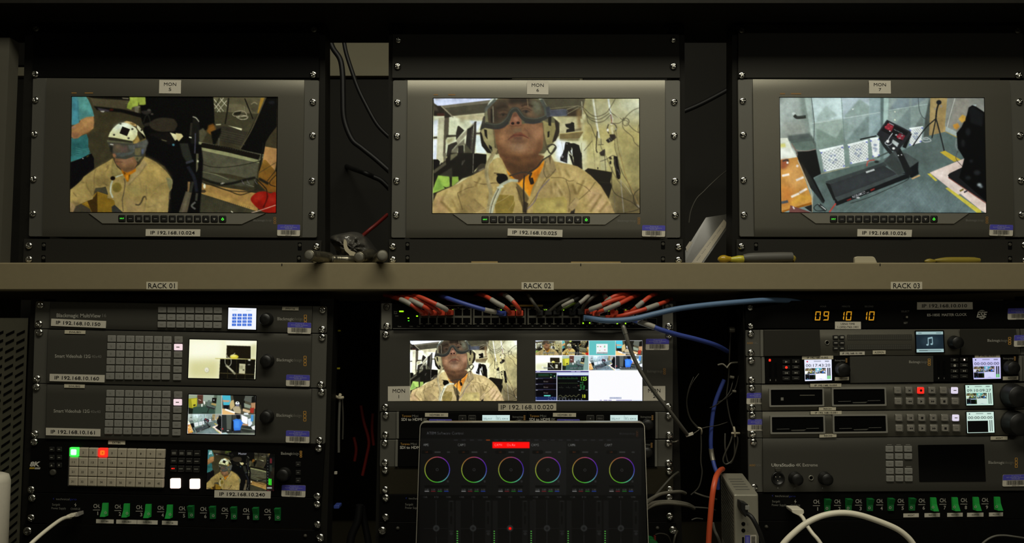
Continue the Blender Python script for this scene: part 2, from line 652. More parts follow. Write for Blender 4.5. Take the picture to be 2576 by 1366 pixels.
class Pic:
    def __init__(s, x0, y0, x1, y1, ss=2, bg=0):
        s.x0, s.y0, s.k = x0, y0, ss
        s.w, s.h = int((x1 - x0) * ss), int((y1 - y0) * ss)
        s.a = np.zeros((s.h, s.w, 3), np.float32) + hexc(bg)
        s.T(0,0,1)

    def T(s, ox, oy, sc):
        s.ox, s.oy, s.sc = ox, oy, sc
        return s

    def _p(s, pts):
        a = np.asarray(pts, float).reshape(-1,2)
        return np.stack([(s.ox + a[:, 0] / s.sc - s.x0) * s.k, (s.oy + a[:, 1] / s.sc - s.y0) * s.k],1)

    def _fill(s, p, col, a, blur, col2=None, polys=None):
        blur = blur * s.k
        x0 = max(int(p[:, 0].min() - 3 * blur) - 1,0)
        x1 = min(int(p[:, 0].max() + 3 * blur) + 2, s.w)
        y0 = max(int(p[:, 1].min() - 3 * blur) - 1,0)
        y1 = min(int(p[:, 1].max() + 3 * blur) + 2, s.h)
        if x1 <= x0 or y1 <= y0:
            return s
        W, Hh = x1 - x0, y1 - y0
        acc = np.zeros((Hh, W), np.float32)
        for p_, sub_ in ((p_, sb) for p_ in (polys or [p]) for sb in (0.25,0.75)):
            n = len(p_)
            tg = np.zeros((Hh, W + 1), np.int32)
            for i in range(n):
                xa, ya = p_[i]
                xb, yb = p_[(i + 1) % n]
                if ya == yb:
                    continue
                if ya > yb:
                    xa, ya, xb, yb = xb, yb, xa, ya
                r0 = max(int(math.ceil(ya - y0 - sub_)),0)
                r1 = min(int(math.ceil(yb - y0 - sub_)), Hh)
                if r1 <= r0:
                    continue
                r = np.arange(r0, r1)
                xi = xa + (r + y0 + sub_ - ya) * (xb - xa) / (yb - ya)
                c = np.clip(np.ceil(xi - x0 - 0.5),0, W).astype(int)
                np.add.at(tg, (r, c),1)
            acc += (np.cumsum(tg, 1)[:, :W] % 2) * 0.5
        np.minimum(acc, 1, out=acc)
        if blur >= 0.5:
            acc = boxblur(acc, blur)
        acc = (acc * a)[..., None]
        c = hexc(col)
        if col2 is not None:
            ya, yb = p[:, 1].min(), p[:, 1].max()
            t = np.clip((np.arange(y0, y1) - ya) / max(yb - ya, 1),0,1)[:, None, None]
            c = c * (1 - t) + hexc(col2) * t
        v = s.a[y0:y1, x0:x1]
        s.a[y0:y1, x0:x1] = v * (1 - acc) + c * acc
        return s

    def poly(s, pts, col, a=1.0, blur=0.0, sm=False, col2=None):
        if sm:
            pts = spline(pts, True)
        return s._fill(s._p(pts), col, a, blur, col2)

    def line(s, pts, w, col, a=1.0, sm=True, blur=0.0):
        p = np.asarray(pts, float)
        if sm and len(p) > 2:
            p = spline(p, False)
        p = s._p(p)
        w = w / s.sc * s.k
        d = np.gradient(p, axis=0) if len(p) > 2 else np.repeat(p[1:] - p[:1],2,0)
        l = np.hypot(d[:, 0], d[:, 1])[:, None]
        l[l == 0] = 1
        nrm = np.stack([-d[:, 1], d[:, 0]],1) / l * max(w, 0.8) / 2
        qs = [np.array([p[i] + nrm[i], p[i + 1] + nrm[i + 1], p[i + 1] - nrm[i + 1], p[i] - nrm[i]]) for i in range(len(p) - 1)]
        return s._fill(np.concatenate(qs), col, a, blur, polys=qs)

    def ell(s, cx, cy, rx, ry, col, a=1.0, blur=0.0, rot=0.0, col2=None):
        t = np.linspace(0,2 * math.pi, 33)[:-1]
        x, y = rx * np.cos(t), ry * np.sin(t)
        c, sn = math.cos(rot), math.sin(rot)
        return s._fill(s._p(np.stack([cx + x * c - y * sn, cy + x * sn + y * c],1)), col, a, blur, col2)

    def rect(s, x0, y0, x1, y1, col, a=1.0, blur=0.0, col2=None):
        return s._fill(s._p([(x0, y0),(x1, y0),(x1, y1),(x0, y1)]), col, a, blur, col2)

    def text(s, t, x0, x1, yb, cap, col, bold=0.0, yb2=None, shear=0.0):
        v, f, w = glyphs(t, bold, shear)
        yb2 = yb if yb2 is None else yb2
        L = max(math.hypot(x1 - x0, yb2 - yb),1e-6)
        rx, ry = (x1 - x0) / L, (yb2 - yb) / L
        for q in f:
            pts = [(x0 + v[i][0] / w * L * rx + v[i][1] / CAPH * cap * ry, yb + v[i][0] / w * L * ry - v[i][1] / CAPH * cap * rx) for i in q]
            s._fill(s._p(pts), col, 1.0,0)
        return s

    def paste(s, src, sq, x0, y0, x1, y1):
        """draw another picture's quad sq into the rect"""
        X0, Y0 = int((s.ox + x0 / s.sc - s.x0) * s.k), int((s.oy + y0 / s.sc - s.y0) * s.k)
        X1, Y1 = int((s.ox + x1 / s.sc - s.x0) * s.k), int((s.oy + y1 / s.sc - s.y0) * s.k)
        X0c, Y0c, X1c, Y1c = max(X0,0), max(Y0,0), min(X1, s.w), min(Y1, s.h)
        u, v = np.meshgrid((np.arange(X0c, X1c) + 0.5 - X0) / (X1 - X0),(np.arange(Y0c, Y1c) + 0.5 - Y0) / (Y1 - Y0))
        s.a[Y0c:Y1c, X0c:X1c] = src.sample(*lerpq(sq, u, v))
        return s

    def grade(s, con=0.25, mot=0.05, sharp=0.0):
        """contrast curve and the soft mottling of a compressed camera picture"""
        m = np.zeros((s.h, s.w, 1), np.float32)
        for r, k in ((3,.6),(9,1.0),(26,.8)):
            n = boxblur(rng.normal(0,1,(s.h, s.w, 1)).astype(np.float32), r)
            m += n / max(float(n.std()),1e-6) * k
        a = s.a * (1 + mot * m / 1.4)
        a = np.clip(a, 0,1)
        c = a * a * (3 - 2 * a)
        s.a = np.clip(a * (1 - con) + c * con, 0,1)
        return s

    def soften(s, r=0.6, noise=0.010):
        s.a = boxblur(s.a, r * s.k)
        n = rng.normal(0,1,(s.h // 2 + 1, s.w // 2 + 1,3)).astype(np.float32)
        n = np.repeat(np.repeat(n, 2,0),2,1)[: s.h, : s.w]
        s.a = np.clip(s.a + n * noise, 0,1)
        return s

    def gain(s, g, gam=1.0, tint=(1,1,1), sat=1.0):
        o = Pic.__new__(Pic)
        o.__dict__.update(s.__dict__)
        a = s.a ** gam * g
        a = a.mean(-1, keepdims=True) * (1 - sat) + a * sat
        o.a = np.clip(a * np.array(tint, np.float32),0,1)
        return o

    def sample(s, px, py):
        x = np.clip((np.asarray(px) - s.x0) * s.k - 0.5,0, s.w - 1.001)
        y = np.clip((np.asarray(py) - s.y0) * s.k - 0.5,0, s.h - 1.001)
        xi, yi = x.astype(int), y.astype(int)
        fx, fy = (x - xi)[..., None],(y - yi)[..., None]
        A = s.a
        return (A[yi, xi] * (1 - fx) + A[yi, xi + 1] * fx) * (1 - fy) + (A[yi + 1, xi] * (1 - fx) + A[yi + 1, xi + 1] * fx) * fy


def display(name, parent, pic, q, y, nx, ny, src=None):
    """a lit panel: a fine mesh whose points carry the picture's colours"""
    u, v = np.meshgrid(np.linspace(0,1, nx), np.linspace(0,1, ny))
    px, py = lerpq(q, u, v)
    col = pic.sample(px, py) if src is None else pic.sample(*lerpq(src, u, v))
    c = np.where(col <= 0.04045, col / 12.92,((col + 0.055) / 1.055) ** 2.4)
    yy = y(px, py) if callable(y) else y
    a, b_ = (px - FW / 2) / FPX, (FH / 2 - py) / FPX
    dy = CP - b_ * SP
    t = (yy + CAMD) / dy
    L = ORG[parent.name]
    co = np.stack([a * t - L[0],(yy + 0 * t) - L[1], CAMZ + (SP + b_ * CP) * t - L[2]],-1).reshape(-1,3)
    i = np.arange((nx) * (ny)).reshape(ny, nx)
    f = np.stack([i[:-1, :-1], i[1:, :-1], i[1:, 1:], i[:-1,1:]],-1).reshape(-1,4)
    me = bpy.data.meshes.new(name)
    me.vertices.add(len(co))
    me.vertices.foreach_set('co', co.ravel())
    me.loops.add(f.size)
    me.loops.foreach_set('vertex_index', f.ravel().astype(np.int32))
    me.polygons.add(len(f))
    me.polygons.foreach_set('loop_start', (np.arange(len(f)) * 4).astype(np.int32))
    me.update(calc_edges=True)
    ca = me.color_attributes.new('Col', 'FLOAT_COLOR', 'POINT')
    rgba = np.ones((len(co),4), np.float32)
    rgba[:, :3] = c.reshape(-1,3)
    ca.data.foreach_set('color', rgba.ravel())
    me.materials.append(M('display_picture'))
    o = bpy.data.objects.new(name, me)
    scn.collection.objects.link(o)
    o.parent = parent
    ORG[o.name] = L
    return o
# ------------------------------------------------------------------ picture: seated man in helmet seen from above
A = Pic(172,240,701,539,2,0x363220)
A.T(60,180,3.104)
A.poly([(500,195),(960,195),(960,250),(560,215)],0x0c0a06)
A.poly([(520,205),(830,225),(900,260),(900,330),(820,300),(540,265)],0x46402c, blur=1)
A.poly([(545,270),(760,292),(930,330),(930,365),(720,320),(570,300)],0x090806, blur=.8)
A.poly([(520,300),(760,318),(930,365),(900,420),(880,480),(540,470)],0x37321f, blur=1)
A.T(170,236,8.87)
A.poly([(660,310),(940,360),(920,400),(700,370)],0x3a3538, blur=1)
A.poly([(730,380),(830,380),(800,410),(740,400)],0xa8a89c, blur=.5)
A.poly([(950,330),(1030,340),(1000,380),(930,370)],0x40120c, blur=1)
A.poly([(1210,85),(1370,95),(1350,115),(1230,105)],0x908a70,.8, blur=.5)
A.poly([(1270,200),(1340,205),(1320,215)],0x77705a, .8, blur=.5)
A.T(60,180,3.104)
# black equipment, centre and right
A.poly([(905,195),(1480,195),(1490,330),(1520,400),(1400,470),(1380,560),(1300,620),(960,640),(940,520),(930,420),(915,360)],0x050504, blur=1)
A.T(170,236,8.87)
A.poly([(1380,72),(1735,72),(1745,235),(1690,250),(1600,245),(1585,180),(1570,270),(1440,300),(1420,355),(1320,320),(1340,220),(1385,150)],0x84943a, blur=.4)
A.poly([(1400,80),(1560,80),(1560,250),(1440,280)],0x99aa48,.7, blur=1)
A.poly([(1610,80),(1720,80),(1725,225),(1620,235)],0x95a646,.6, blur=1)
A.poly([(1490,280),(1590,280),(1580,425),(1500,400)],0x66634f, blur=.6)
A.poly([(1540,285),(1620,280),(1610,300)],0x98967e, blur=.4)
A.poly([(1640,390),(1760,370),(1850,350),(1860,420),(1780,460),(1700,450)],0x2a2822, blur=1, sm=True)
A.ell(1815,360,40,25,0x47453a, blur=.6)
A.ell(1885,450,30,22,0x3c3a31, blur=.6)
A.line([(1690,640),(1740,500),(1800,480),(1850,640)],24,0x1c1b16, blur=.6)
A.line([(1700,700),(1930,645),(2060,620)],70,0x24211a, blur=1)
A.poly([(1960,600),(2050,545),(2200,545),(2395,580),(2395,820),(2200,830),(1990,790)],0x2b261c, blur=1, sm=True)
A.poly([(1560,620),(1660,650),(1720,740),(1690,760),(1600,690)],0x33301f, blur=.8)
A.poly([(1800,880),(2260,860),(2395,980),(2395,1200),(2200,1140),(1880,980)],0x100e0b, blur=2)
A.poly([(2090,1010),(2220,1050),(2200,1065),(2100,1035)],0x6e6a4a, .8, blur=.5)
A.T(60,180,3.104)
A.ell(1090,415,110,55,0x2d281d, blur=1.2)
A.poly([(1300,520),(1320,370),(1345,350),(1370,385),(1375,480),(1360,620),(1310,640)],0x14140f, blur=1)
A.line([(1318,352),(1345,362),(1368,392)],8,0x8d8d7a, blur=.4)
A.line([(1300,500),(1310,400)],16,0x29271e, blur=.6)
# floor, wall and plank upper right
A.poly([(1480,195),(1880,195),(1700,600),(1500,520),(1490,400)],0x3d3a27)
A.poly([(1480,195),(1885,195),(1840,330),(1660,318),(1490,312)],0x524e37)
A.poly([(1600,250),(1700,255),(1830,330),(1600,315)],0x5d5840, blur=.6)
A.poly([(1480,205),(1585,205),(1580,316),(1495,310)],0x5a583f)
for q in ([(1485,215),(1560,310)],[(1530,205),(1585,270)],[(1490,290),(1560,205)],[(1510,316),(1585,225)],[(1485,250),(1535,316)]):
    A.line(q, 5,0xb9b698, sm=False)
A.line([(1600,205),(1590,300),(1572,410)],11,0x1a180f)
A.line([(1725,208),(1790,370)],9,0x15130c)
A.line([(1530,205),(1500,260)],8,0x2b2918)
A.ell(1800,275,32,32,0x484430, blur=.4)
A.line([(1775,255),(1800,240),(1825,255)],8,0x726d52)
A.poly([(1850,205),(1880,205),(1835,330),(1825,320)],0x8a6c28, blur=.6)
for k in range(4):
    A.ell(1690 + 8 * k, 350 + 4 * k, 52 - 6 * k, 18,0x3a3724,0.0)
for q in ([(1630,330),(1660,310),(1720,310),(1740,340),(1700,352),(1640,345),(1630,330)],[(1660,355),(1700,340),(1750,350),(1735,372),(1690,370),(1660,355)],[(1670,360),(1720,345),(1745,362),(1700,374),(1670,360)]):
    A.line(q, 4,0x9b967a)
A.poly([(1640,320),(1700,310),(1690,335),(1645,340)],0x1b190f, blur=.6)
A.line([(1722,270),(1724,300),(1735,330)],4,0x77735a)
A.poly([(1900,195),(1980,195),(1975,430),(1920,500),(1890,550),(1870,655),(1690,605),(1835,330)],0x050504)
A.line([(1888,205),(1835,330),(1770,470),(1690,605)],9,0x4b4530)
A.poly([(1975,430),(1980,600),(1885,585),(1890,550),(1920,500)],0x383220)
A.ell(1935,240,25,14,0x161618, blur=.8)
# console
A.poly([(1505,430),(1560,425),(1750,470),(1700,580),(1520,540),(1480,490)],0x2e2b20, blur=.8)
for k in range(5):
    A.line([(1530,455 + 18 * k),(1725,500 + 18 * k)],5,0x3a3728, sm=False)
A.poly([(1590,420),(1705,445),(1700,460)],0xbdbc94)
A.line([(1500,415),(1540,412)],9,0xa5a584)
A.poly([(1440,420),(1480,405),(1500,450),(1470,500),(1430,470)],0x8a5a1c, .75, blur=1.5)
A.poly([(1460,470),(1540,440),(1540,480),(1500,560),(1480,580)],0x080806, blur=1)
A.line([(1525,520),(1520,580)],14,0x454436, blur=.6)
A.poly([(1368,460),(1400,440),(1430,480),(1400,540),(1370,560)],0x4a4833, blur=.8)
A.poly([(1365,545),(1600,590),(1890,650),(1835,700),(1815,850),(1600,800),(1380,780)],0x4c4b39)
A.poly([(1375,775),(1500,800),(1700,860),(1800,850),(1790,905),(1560,880),(1370,830)],0x444433, blur=.8)
A.poly([(1365,548),(1400,555),(1390,590),(1500,610),(1830,690),(1840,715),(1500,640),(1368,610)],0x85875f)
A.poly([(1390,556),(1600,590),(1848,652),(1832,688),(1600,632),(1375,590)],0x120f09)
for k in range(22):
    A.line([(1420 + k * 19,560 + k * 4.0),(1428 + k * 19,562 + k * 4.0)],4,0x3a3a30, sm=False)
A.line([(1845,648),(1880,655),(1830,700)],6,0x6a6c50)
A.line([(1375,780),(1500,805),(1600,845)],5,0x747455)
A.line([(1385,720),(1470,745),(1600,745),(1800,710),(1972,655)],6,0x25241a)
A.line([(1870,560),(1858,660),(1838,780)],9,0x11100b)
# cardboard, wood, carpet, red bag
A.poly([(1885,585),(1978,602),(1975,700),(1960,780),(1890,690),(1862,720)],0xa37c4a)
A.poly([(1872,690),(1890,690),(1972,785),(1972,945),(1900,940),(1830,870),(1835,790)],0x7b5c22, col2=0x6a4516)
A.poly([(1372,860),(1400,880),(1700,925),(1860,960),(1800,1000),(1830,1080),(1800,1105),(1600,1040),(1372,950)],0x957640)
A.poly([(1372,920),(1600,985),(1800,1060),(1790,1095),(1500,1000),(1372,950)],0xa58748,.7, blur=1)
A.poly([(1372,950),(1500,990),(1830,1095),(1830,1110),(1372,1110)],0x383626)
A.T(430,386,8.87)
for k in range(26):
    A.line([(660 + k * 44,900 + k * 12),(600 + k * 44,1340)],9,0x2c2c1c, .5, sm=False)
for k in range(16):
    A.line([(650,950 + k * 28),(1900,1330 + k * 28)],8,0x464632,.4, sm=False)
A.line([(1345,1290),(1385,1325)],22,0xb8b8a0)
A.poly([(660,815),(760,810),(790,850),(750,880),(660,875)],0x3f3322, blur=.5)
A.ell(750,730,26,55,0xdcdcb8, blur=.4)
A.line([(690,650),(730,675)],14,0xbcbc9c)
A.line([(690,560),(900,640),(1150,690),(1400,660),(1700,580),(1890,540)],55,0x14130d, blur=.8)
A.line([(690,640),(1000,740),(1300,840),(1540,925),(1750,870),(1960,780)],20,0x2a2415, blur=.4)
A.line([(900,700),(1300,830),(1800,860),(2130,880)],18,0x1d1b12, blur=.4)
A.line([(1900,560),(2080,740),(2140,830),(2140,1000),(2060,1200)],22,0x15140e, blur=.4)
A.line([(2350,370),(2150,620)],14,0x1e1c13)
A.line([(2350,480),(2220,620),(2220,700),(2340,740)],16,0x16150e)
A.line([(2350,200),(1960,440)],10,0x3a331f)
A.line([(1960,560),(2180,680)],60,0x1c1b12, blur=1)
A.poly([(1880,560),(1960,700),(2100,830),(1860,850)],0x1b1a11,.7, blur=1.5)
for x in (1580,1700,1870):
    A.line([(x, 590),(x + 20,640),(x + 60,690)],8,0x83818a, .8)
A.line([(1110,680),(1170,675)],14,0xb8b8a4)
A.line([(1130,655),(1200,662)],12,0x9a9a88)
A.line([(1680,690),(1860,745)],8,0x8c8c70)
A.poly([(1780,1025),(1850,920),(1960,860),(2110,850),(2220,890),(2350,890),(2350,1315),(2100,1315),(1990,1260),(1860,1150)],0x861509, sm=True, blur=.4)
A.poly([(1840,1000),(1950,900),(2080,900),(2000,1040),(1900,1100)],0x98291c, .6, blur=3)
A.poly([(2150,950),(2300,960),(2320,1100),(2180,1120)],0xa03022,.5, blur=4)
A.poly([(1860,1120),(2000,1050),(2090,1180),(2000,1250)],0x700d05,.7, blur=3)
A.line([(2140,860),(2150,1000),(2060,1220)],26,0x3c0a06, blur=.8)
A.line([(1800,1328),(2030,1260),(2340,1155)],13,0xd2b9a0)
# chair behind the man, pole
A.T(60,180,3.104)
A.poly([(945,520),(1010,500),(1130,570),(1280,560),(1385,570),(1400,700),(1390,900),(1372,1110),(1120,1110),(1150,930),(1165,850),(1100,740),(1010,690),(950,660)],0x060606, blur=1)
A.poly([(1215,560),(1280,560),(1320,700),(1280,720),(1240,660)],0x24261f, blur=1.2)
A.line([(1265,715),(1325,695)],18,0x33353a, blur=.6)
A.line([(1280,740),(1330,830),(1350,940)],26,0x1a1c22, blur=1)
A.poly([(1140,475),(1190,490),(1210,520),(1180,540)],0xcfcb9b, blur=.4)
A.poly([(1185,480),(1230,485),(1245,505),(1210,545),(1195,530)],0xb9b07c, blur=.6)
A.line([(1290,512),(1310,516)],10,0xc3c5a4)
A.ell(1168,572,10,9,0x40707a, blur=.5)
A.line([(1340,480),(1338,560),(1335,640)],10,0x3c3c46, blur=.5)
A.poly([(1345,640),(1365,640),(1360,760),(1345,790)],0x55543d, blur=.5)
A.ell(1358,700,8,9,0xb5b392, blur=.3)
A.poly([(1280,860),(1300,860),(1290,960),(1275,1000)],0x8a7048,.8, blur=.5)
A.poly([(1265,935),(1312,945),(1275,1105),(1210,1105)],0x554e3b, blur=.4)
A.poly([(1275,940),(1295,944),(1255,1100),(1230,1100)],0x6a634c, .7, blur=1.2)
A.line([(1300,945),(1320,860)],22,0x2a2a20, blur=.6)
A.line([(1340,1020),(1310,1050),(1340,1075)],14,0x55564e, blur=.6)
A.line([(1352,950),(1345,1010)],18,0x3b3a30, blur=.5)
# bystander in a teal shirt
A.T(170,236,8.87)
A.poly([(95,60),(410,60),(460,130),(510,240),(560,370),(592,505),(430,530),(330,570),(260,600),(250,680),(90,690)],0x4a827c, col2=0x42746f)
A.poly([(95,60),(215,60),(230,300),(240,520),(250,680),(90,690)],0x3e7a86,.8, blur=2)
A.poly([(240,90),(390,70),(470,250),(500,400),(300,450)],0x568f84,.55, blur=4)
A.line([(225,150),(235,400),(250,600)],14,0x2a5b66,.8, blur=.8)
A.poly([(80,990),(250,960),(420,890),(460,1000),(460,1180),(500,1300),(420,1366),(80,1440)],0x2c5e5c)
A.poly([(80,1100),(400,1060),(430,1300),(80,1400)],0x235552,.7, blur=3)
for k in range(4):
    A.line([(180,1200 + k * 50),(330,1240 + k * 40),(480,1215 + k * 34)],11,0x63a097,.5, blur=.6)
A.poly([(90,740),(140,700),(260,640),(290,580),(420,520),(580,500),(590,640),(575,770),(480,850),(320,920),(230,990),(130,1000),(85,960)],0x8d6940, blur=.4)
A.poly([(280,600),(430,530),(570,540),(560,700),(400,760)],0x9e7a4c, .7, blur=4)
A.poly([(100,720),(180,720),(170,770),(100,770)],0x8c6c58,.9, blur=1)
A.poly([(90,860),(280,880),(210,990),(100,990)],0x6f4e38,.7, blur=2)
A.poly([(300,900),(570,790),(480,870),(420,900)],0x684a28,.7, blur=2)
A.T(170,386,8.87)
A.poly([(55,200),(150,170),(330,90),(530,0),(585,100),(590,330),(360,520),(300,600),(60,810),(45,800)],0x070608)
A.ell(340,112,16,10,0xc9c9c4, blur=.3)
A.line([(420,80),(470,45)],14,0x6a5a20, blur=.5)
A.poly([(60,190),(60,60),(530,-10),(300,110)],0x2d6462)
# yellow grating under his arm
A.poly([(300,1130),(450,1060),(660,850),(900,930),(1060,1010),(1060,1320),(480,1320)],0x86681c)
for k in range(20):
    A.line([(640,870 + k * 28),(1060,1010 + k * 28)],9,0x5f4c16, sm=False)
for k in range(5):
    A.line([(310,1110 + 24 * k),(500,1200 + 24 * k)],9,0x5a4714, sm=False)
A.poly([(440,1070),(600,960),(660,850),(665,1320),(540,1320)],0x38260a, blur=.4)
A.poly([(60,1320),(160,1180),(310,1130),(500,1240),(530,1320)],0x3b3628, blur=.6)
A.poly([(590,760),(880,780),(900,920),(720,860),(640,850)],0x3d3a2a, blur=.8)
A.poly([(980,1190),(1050,1150),(1200,1260),(1230,1320),(990,1320)],0x2c2c26, blur=.5)
# khaki jacket
J = 0x8d7b47
A.poly([(1000,110),(860,200),(640,320),(580,370),(360,520),(310,600),(180,720),(60,810),(50,1100),(60,1310),(120,1310),(160,1180),(280,1130),(440,1060),(560,1020),(590,850),(620,770),(760,760),(850,740),(900,900),(880,1000),(980,1010),(1040,1060),(1060,1160),(1180,1270),(1240,1320),(2240,1320),(2260,1000),(2270,860),(2330,780),(2340,650),(2300,530),(2180,380),(1980,200),(1850,130),(1720,70),(1600,250),(1400,400),(1260,440),(1100,300)], J)
A.poly([(1720,80),(1980,210),(2200,420),(2290,540),(2200,640),(1900,640),(1700,500),(1650,300)],0xa38d50,.85, blur=6)
A.poly([(1850,300),(2100,420),(2150,560),(1950,560)],0xb29a58,.6, blur=7)
A.poly([(1000,140),(860,220),(700,300),(650,400),(850,420),(980,330)],0x9c884e, .8, blur=5)
A.poly([(330,600),(540,420),(600,560),(420,720),(250,800)],0x998650,.7, blur=5)
A.poly([(80,830),(300,730),(420,880),(300,1010),(120,1030)],0x97854f, .6, blur=6)
A.poly([(600,520),(850,500),(900,700),(620,740)],0x6e5f36,.8, blur=5)
A.poly([(420,560),(600,700),(580,960),(440,800)],0x75663a, .7, blur=4)
A.poly([(60,1080),(180,1180),(120,1310),(50,1310)],0x8a7550,.9, blur=1)
A.poly([(100,1060),(300,1120),(170,1180)],0x5e5032,.8, blur=2)
for q in ([(630,350),(595,480),(590,760),(590,960)],[(410,640),(440,760),(560,950)],[(300,640),(370,660)],[(870,330),(900,260)],[(840,420),(900,330),(930,240)],[(120,870),(200,970)],[(800,660),(880,720)]):
    A.line(q, 16,0x5a4d2c, .75, blur=.8)
A.poly([(1000,130),(1020,100),(1040,260),(1140,420),(1220,520),(1000,520),(970,420)],0x6e6236,.9, blur=1)
A.poly([(990,200),(1060,280),(1180,420),(1170,480),(1010,500)],0x857a4a, .7, blur=2)
A.poly([(1700,130),(1780,240),(1500,560),(1360,700),(1300,680),(1420,560),(1480,420),(1600,280)],0x94835a, .8, blur=2)
A.line([(1760,230),(1640,420),(1500,560),(1360,720)],16,0x5e5338,.7, blur=1)
A.line([(1260,560),(1280,680),(1250,900),(1220,1040),(1240,1300)],24,0x4f4532,.85, blur=.6)
A.line([(1600,540),(1640,760),(1620,900)],14,0x6e6040,.7, blur=1)
A.line([(1750,700),(1760,900),(1750,1040),(1700,1310)],16,0x6b5e3e, .8, blur=1)
A.line([(2220,640),(2060,700),(1900,860)],14,0x776840,.8, blur=1)
A.line([(1960,880),(1860,980)],18,0x6a5c3a, .7, blur=1)
A.line([(1780,1210),(1950,1165)],14,0x54482c, .8, blur=.6)
A.line([(1960,1180),(1990,1300)],12,0x6a5c3a, .7, blur=.6)
A.poly([(2195,540),(2320,560),(2340,680),(2290,850),(2240,720)],0x6f6d4a, .95, blur=.8)
A.line([(2220,560),(2320,580),(2335,680)],12,0x96946c, .8, blur=.5)
A.poly([(2270,860),(2300,1020),(2250,1030)],0x4a4030,.8, blur=.6)
A.poly([(1300,760),(1600,700),(1620,930),(1500,940)],0x7c7446,.6, blur=5)
A.poly([(1290,960),(1560,1060),(1700,1200),(1720,1310),(1280,1310)],0x8a7650,.6, blur=5)
A.poly([(1760,1040),(2240,900),(2230,1310),(1780,1310)],0x9c8a58,.5, blur=6)
A.line([(1740,960),(1690,980),(1650,1080),(1590,1150),(1510,1140)],26,0x2c271c, blur=.8)
A.line([(1740,970),(1760,1040)],20,0x3d3524, blur=.8)
A.ell(1100,760,105,110,0x635722,.9, blur=1)
# neck, orange scarf, chin and face
A.poly([(1190,340),(1230,330),(1320,420),(1520,330),(1520,400),(1390,480),(1360,620),(1330,640),(1270,520),(1230,470)],0xa4650f, blur=.5)
A.poly([(1290,480),(1360,480),(1345,620),(1300,570)],0xc9831a, .9, blur=1)
A.poly([(1240,400),(1300,450),(1270,480)],0x2e1c06,.8, blur=.8)
A.poly([(1360,480),(1400,470),(1370,600)],0x3c2506,.8, blur=.8)
A.poly([(1010,-10),(1010,60),(1060,110),(1050,170),(1080,240),(1150,310),(1250,400),(1330,430),(1500,350),(1560,220),(1500,100),(1480,-10)],0x745638, blur=.6)
A.poly([(1200,110),(1420,80),(1480,180),(1300,260),(1180,200)],0x86664a, .8, blur=3)
A.poly([(1100,260),(1300,330),(1500,270),(1440,380),(1290,420),(1180,340)],0x55402a, .7, blur=2.5)
A.line([(1060,190),(1140,190),(1240,195)],16,0x4a3326,.85, blur=.8)
A.poly([(1070,205),(1200,215),(1130,250)],0x7f5034,.8, blur=1)
A.line([(1050,130),(1130,90),(1200,120)],12,0x5a4030,.7, blur=1)
A.poly([(1470,-10),(1620,-10),(1660,80),(1580,180),(1540,180),(1490,100)],0x605c3e, blur=.5)
A.ell(1555,120,26,30,0x403e28,.9, blur=.6)
A.poly([(1640,0),(1720,-10),(1690,80)],0x2d2c22, blur=.8)
A.line([(1540,180),(1560,240),(1500,330)],18,0x332a1c, .8, blur=.6)
# helmet with goggles
A.T(170,236,8.87)
A.poly([(880,1060),(930,960),(1200,1040),(1500,1080),(1740,1100),(1760,1250),(1680,1400),(1480,1400),(1300,1460),(1080,1440),(960,1260)],0x3a3b31, blur=.6)
A.poly([(960,1120),(1200,1140),(1260,1240),(1180,1366),(1040,1330)],0x4e4636,.9, blur=2)
A.poly([(1060,1110),(1180,1130),(1160,1220),(1080,1230)],0x6e5a44,.6, blur=2.5)
A.poly([(1180,1180),(1340,1150),(1340,1300),(1200,1340)],0x55443c, .8, blur=2.5)
A.poly([(950,1115),(1025,1125),(1020,1145),(945,1135)],0xb9b9ac, blur=.5)
A.poly([(930,1150),(1010,1170),(990,1340),(950,1260)],0x12120e, .8, blur=1.5)
A.poly([(1250,1366),(1420,1280),(1500,1180),(1500,1300),(1380,1366)],0x4d524c, .9, blur=1.5)
A.poly([(1340,1140),(1480,1140),(1490,1240),(1400,1260)],0x54584f, .8, blur=1.5)
A.poly([(1550,720),(1640,800),(1740,960),(1770,1060),(1600,1100),(1460,1100),(1440,1040),(1560,880)],0x6a5a2c, blur=.5)
A.poly([(1560,930),(1620,1010),(1560,1110),(1460,1110)],0x9a8244, blur=1)
A.poly([(1560,790),(1640,860),(1750,980),(1620,1050),(1560,920)],0x2c2819, blur=.8)
A.poly([(1640,870),(1700,930),(1740,990),(1700,1000),(1650,930)],0x0a0907)
A.poly([(1240,630),(1320,605),(1420,625),(1530,680),(1530,730),(1420,700),(1300,650)],0xa9915a)
A.poly([(1380,640),(1480,660),(1500,690),(1440,690)],0x5e4a22,.8, blur=.6)
A.poly([(905,965),(940,870),(1010,770),(1110,680),(1230,640),(1330,655),(1440,710),(1520,760),(1560,830),(1555,920),(1500,1010),(1440,1055),(1250,1020),(1060,980)],0xd6deba, blur=.3, col2=0xc4c48c)
A.poly([(1060,720),(1230,650),(1400,700),(1420,780),(1200,760),(1060,830)],0xe0f0dc, .8, blur=5)
A.poly([(1540,690),(1590,720),(1680,830),(1740,960),(1700,920),(1600,830),(1550,760)],0xc9c89e, blur=.3)
A.ell(1645,810,18,22,0x28261a)
A.poly([(1220,725),(1395,790),(1325,945),(1155,880)],0x15110d, blur=.2)
for x, y in ((1180,670),(1445,785),(1035,915),(1360,990)):
    A.ell(x, y, 26,22 if y > 700 else 14,0x34322a, blur=.3)
A.poly([(880,1030),(1060,1050),(1440,1060),(1480,1110),(1300,1110),(880,1075)],0x55553d, blur=.5)
A.poly([(920,965),(1440,1055),(1440,1095),(920,1030)],0x2a281b, .9, blur=.5)
A.poly([(1480,1130),(1760,1010),(1800,1090),(1740,1260),(1700,1330),(1660,1300),(1640,1180),(1500,1200)],0x4a4b45, blur=.8)
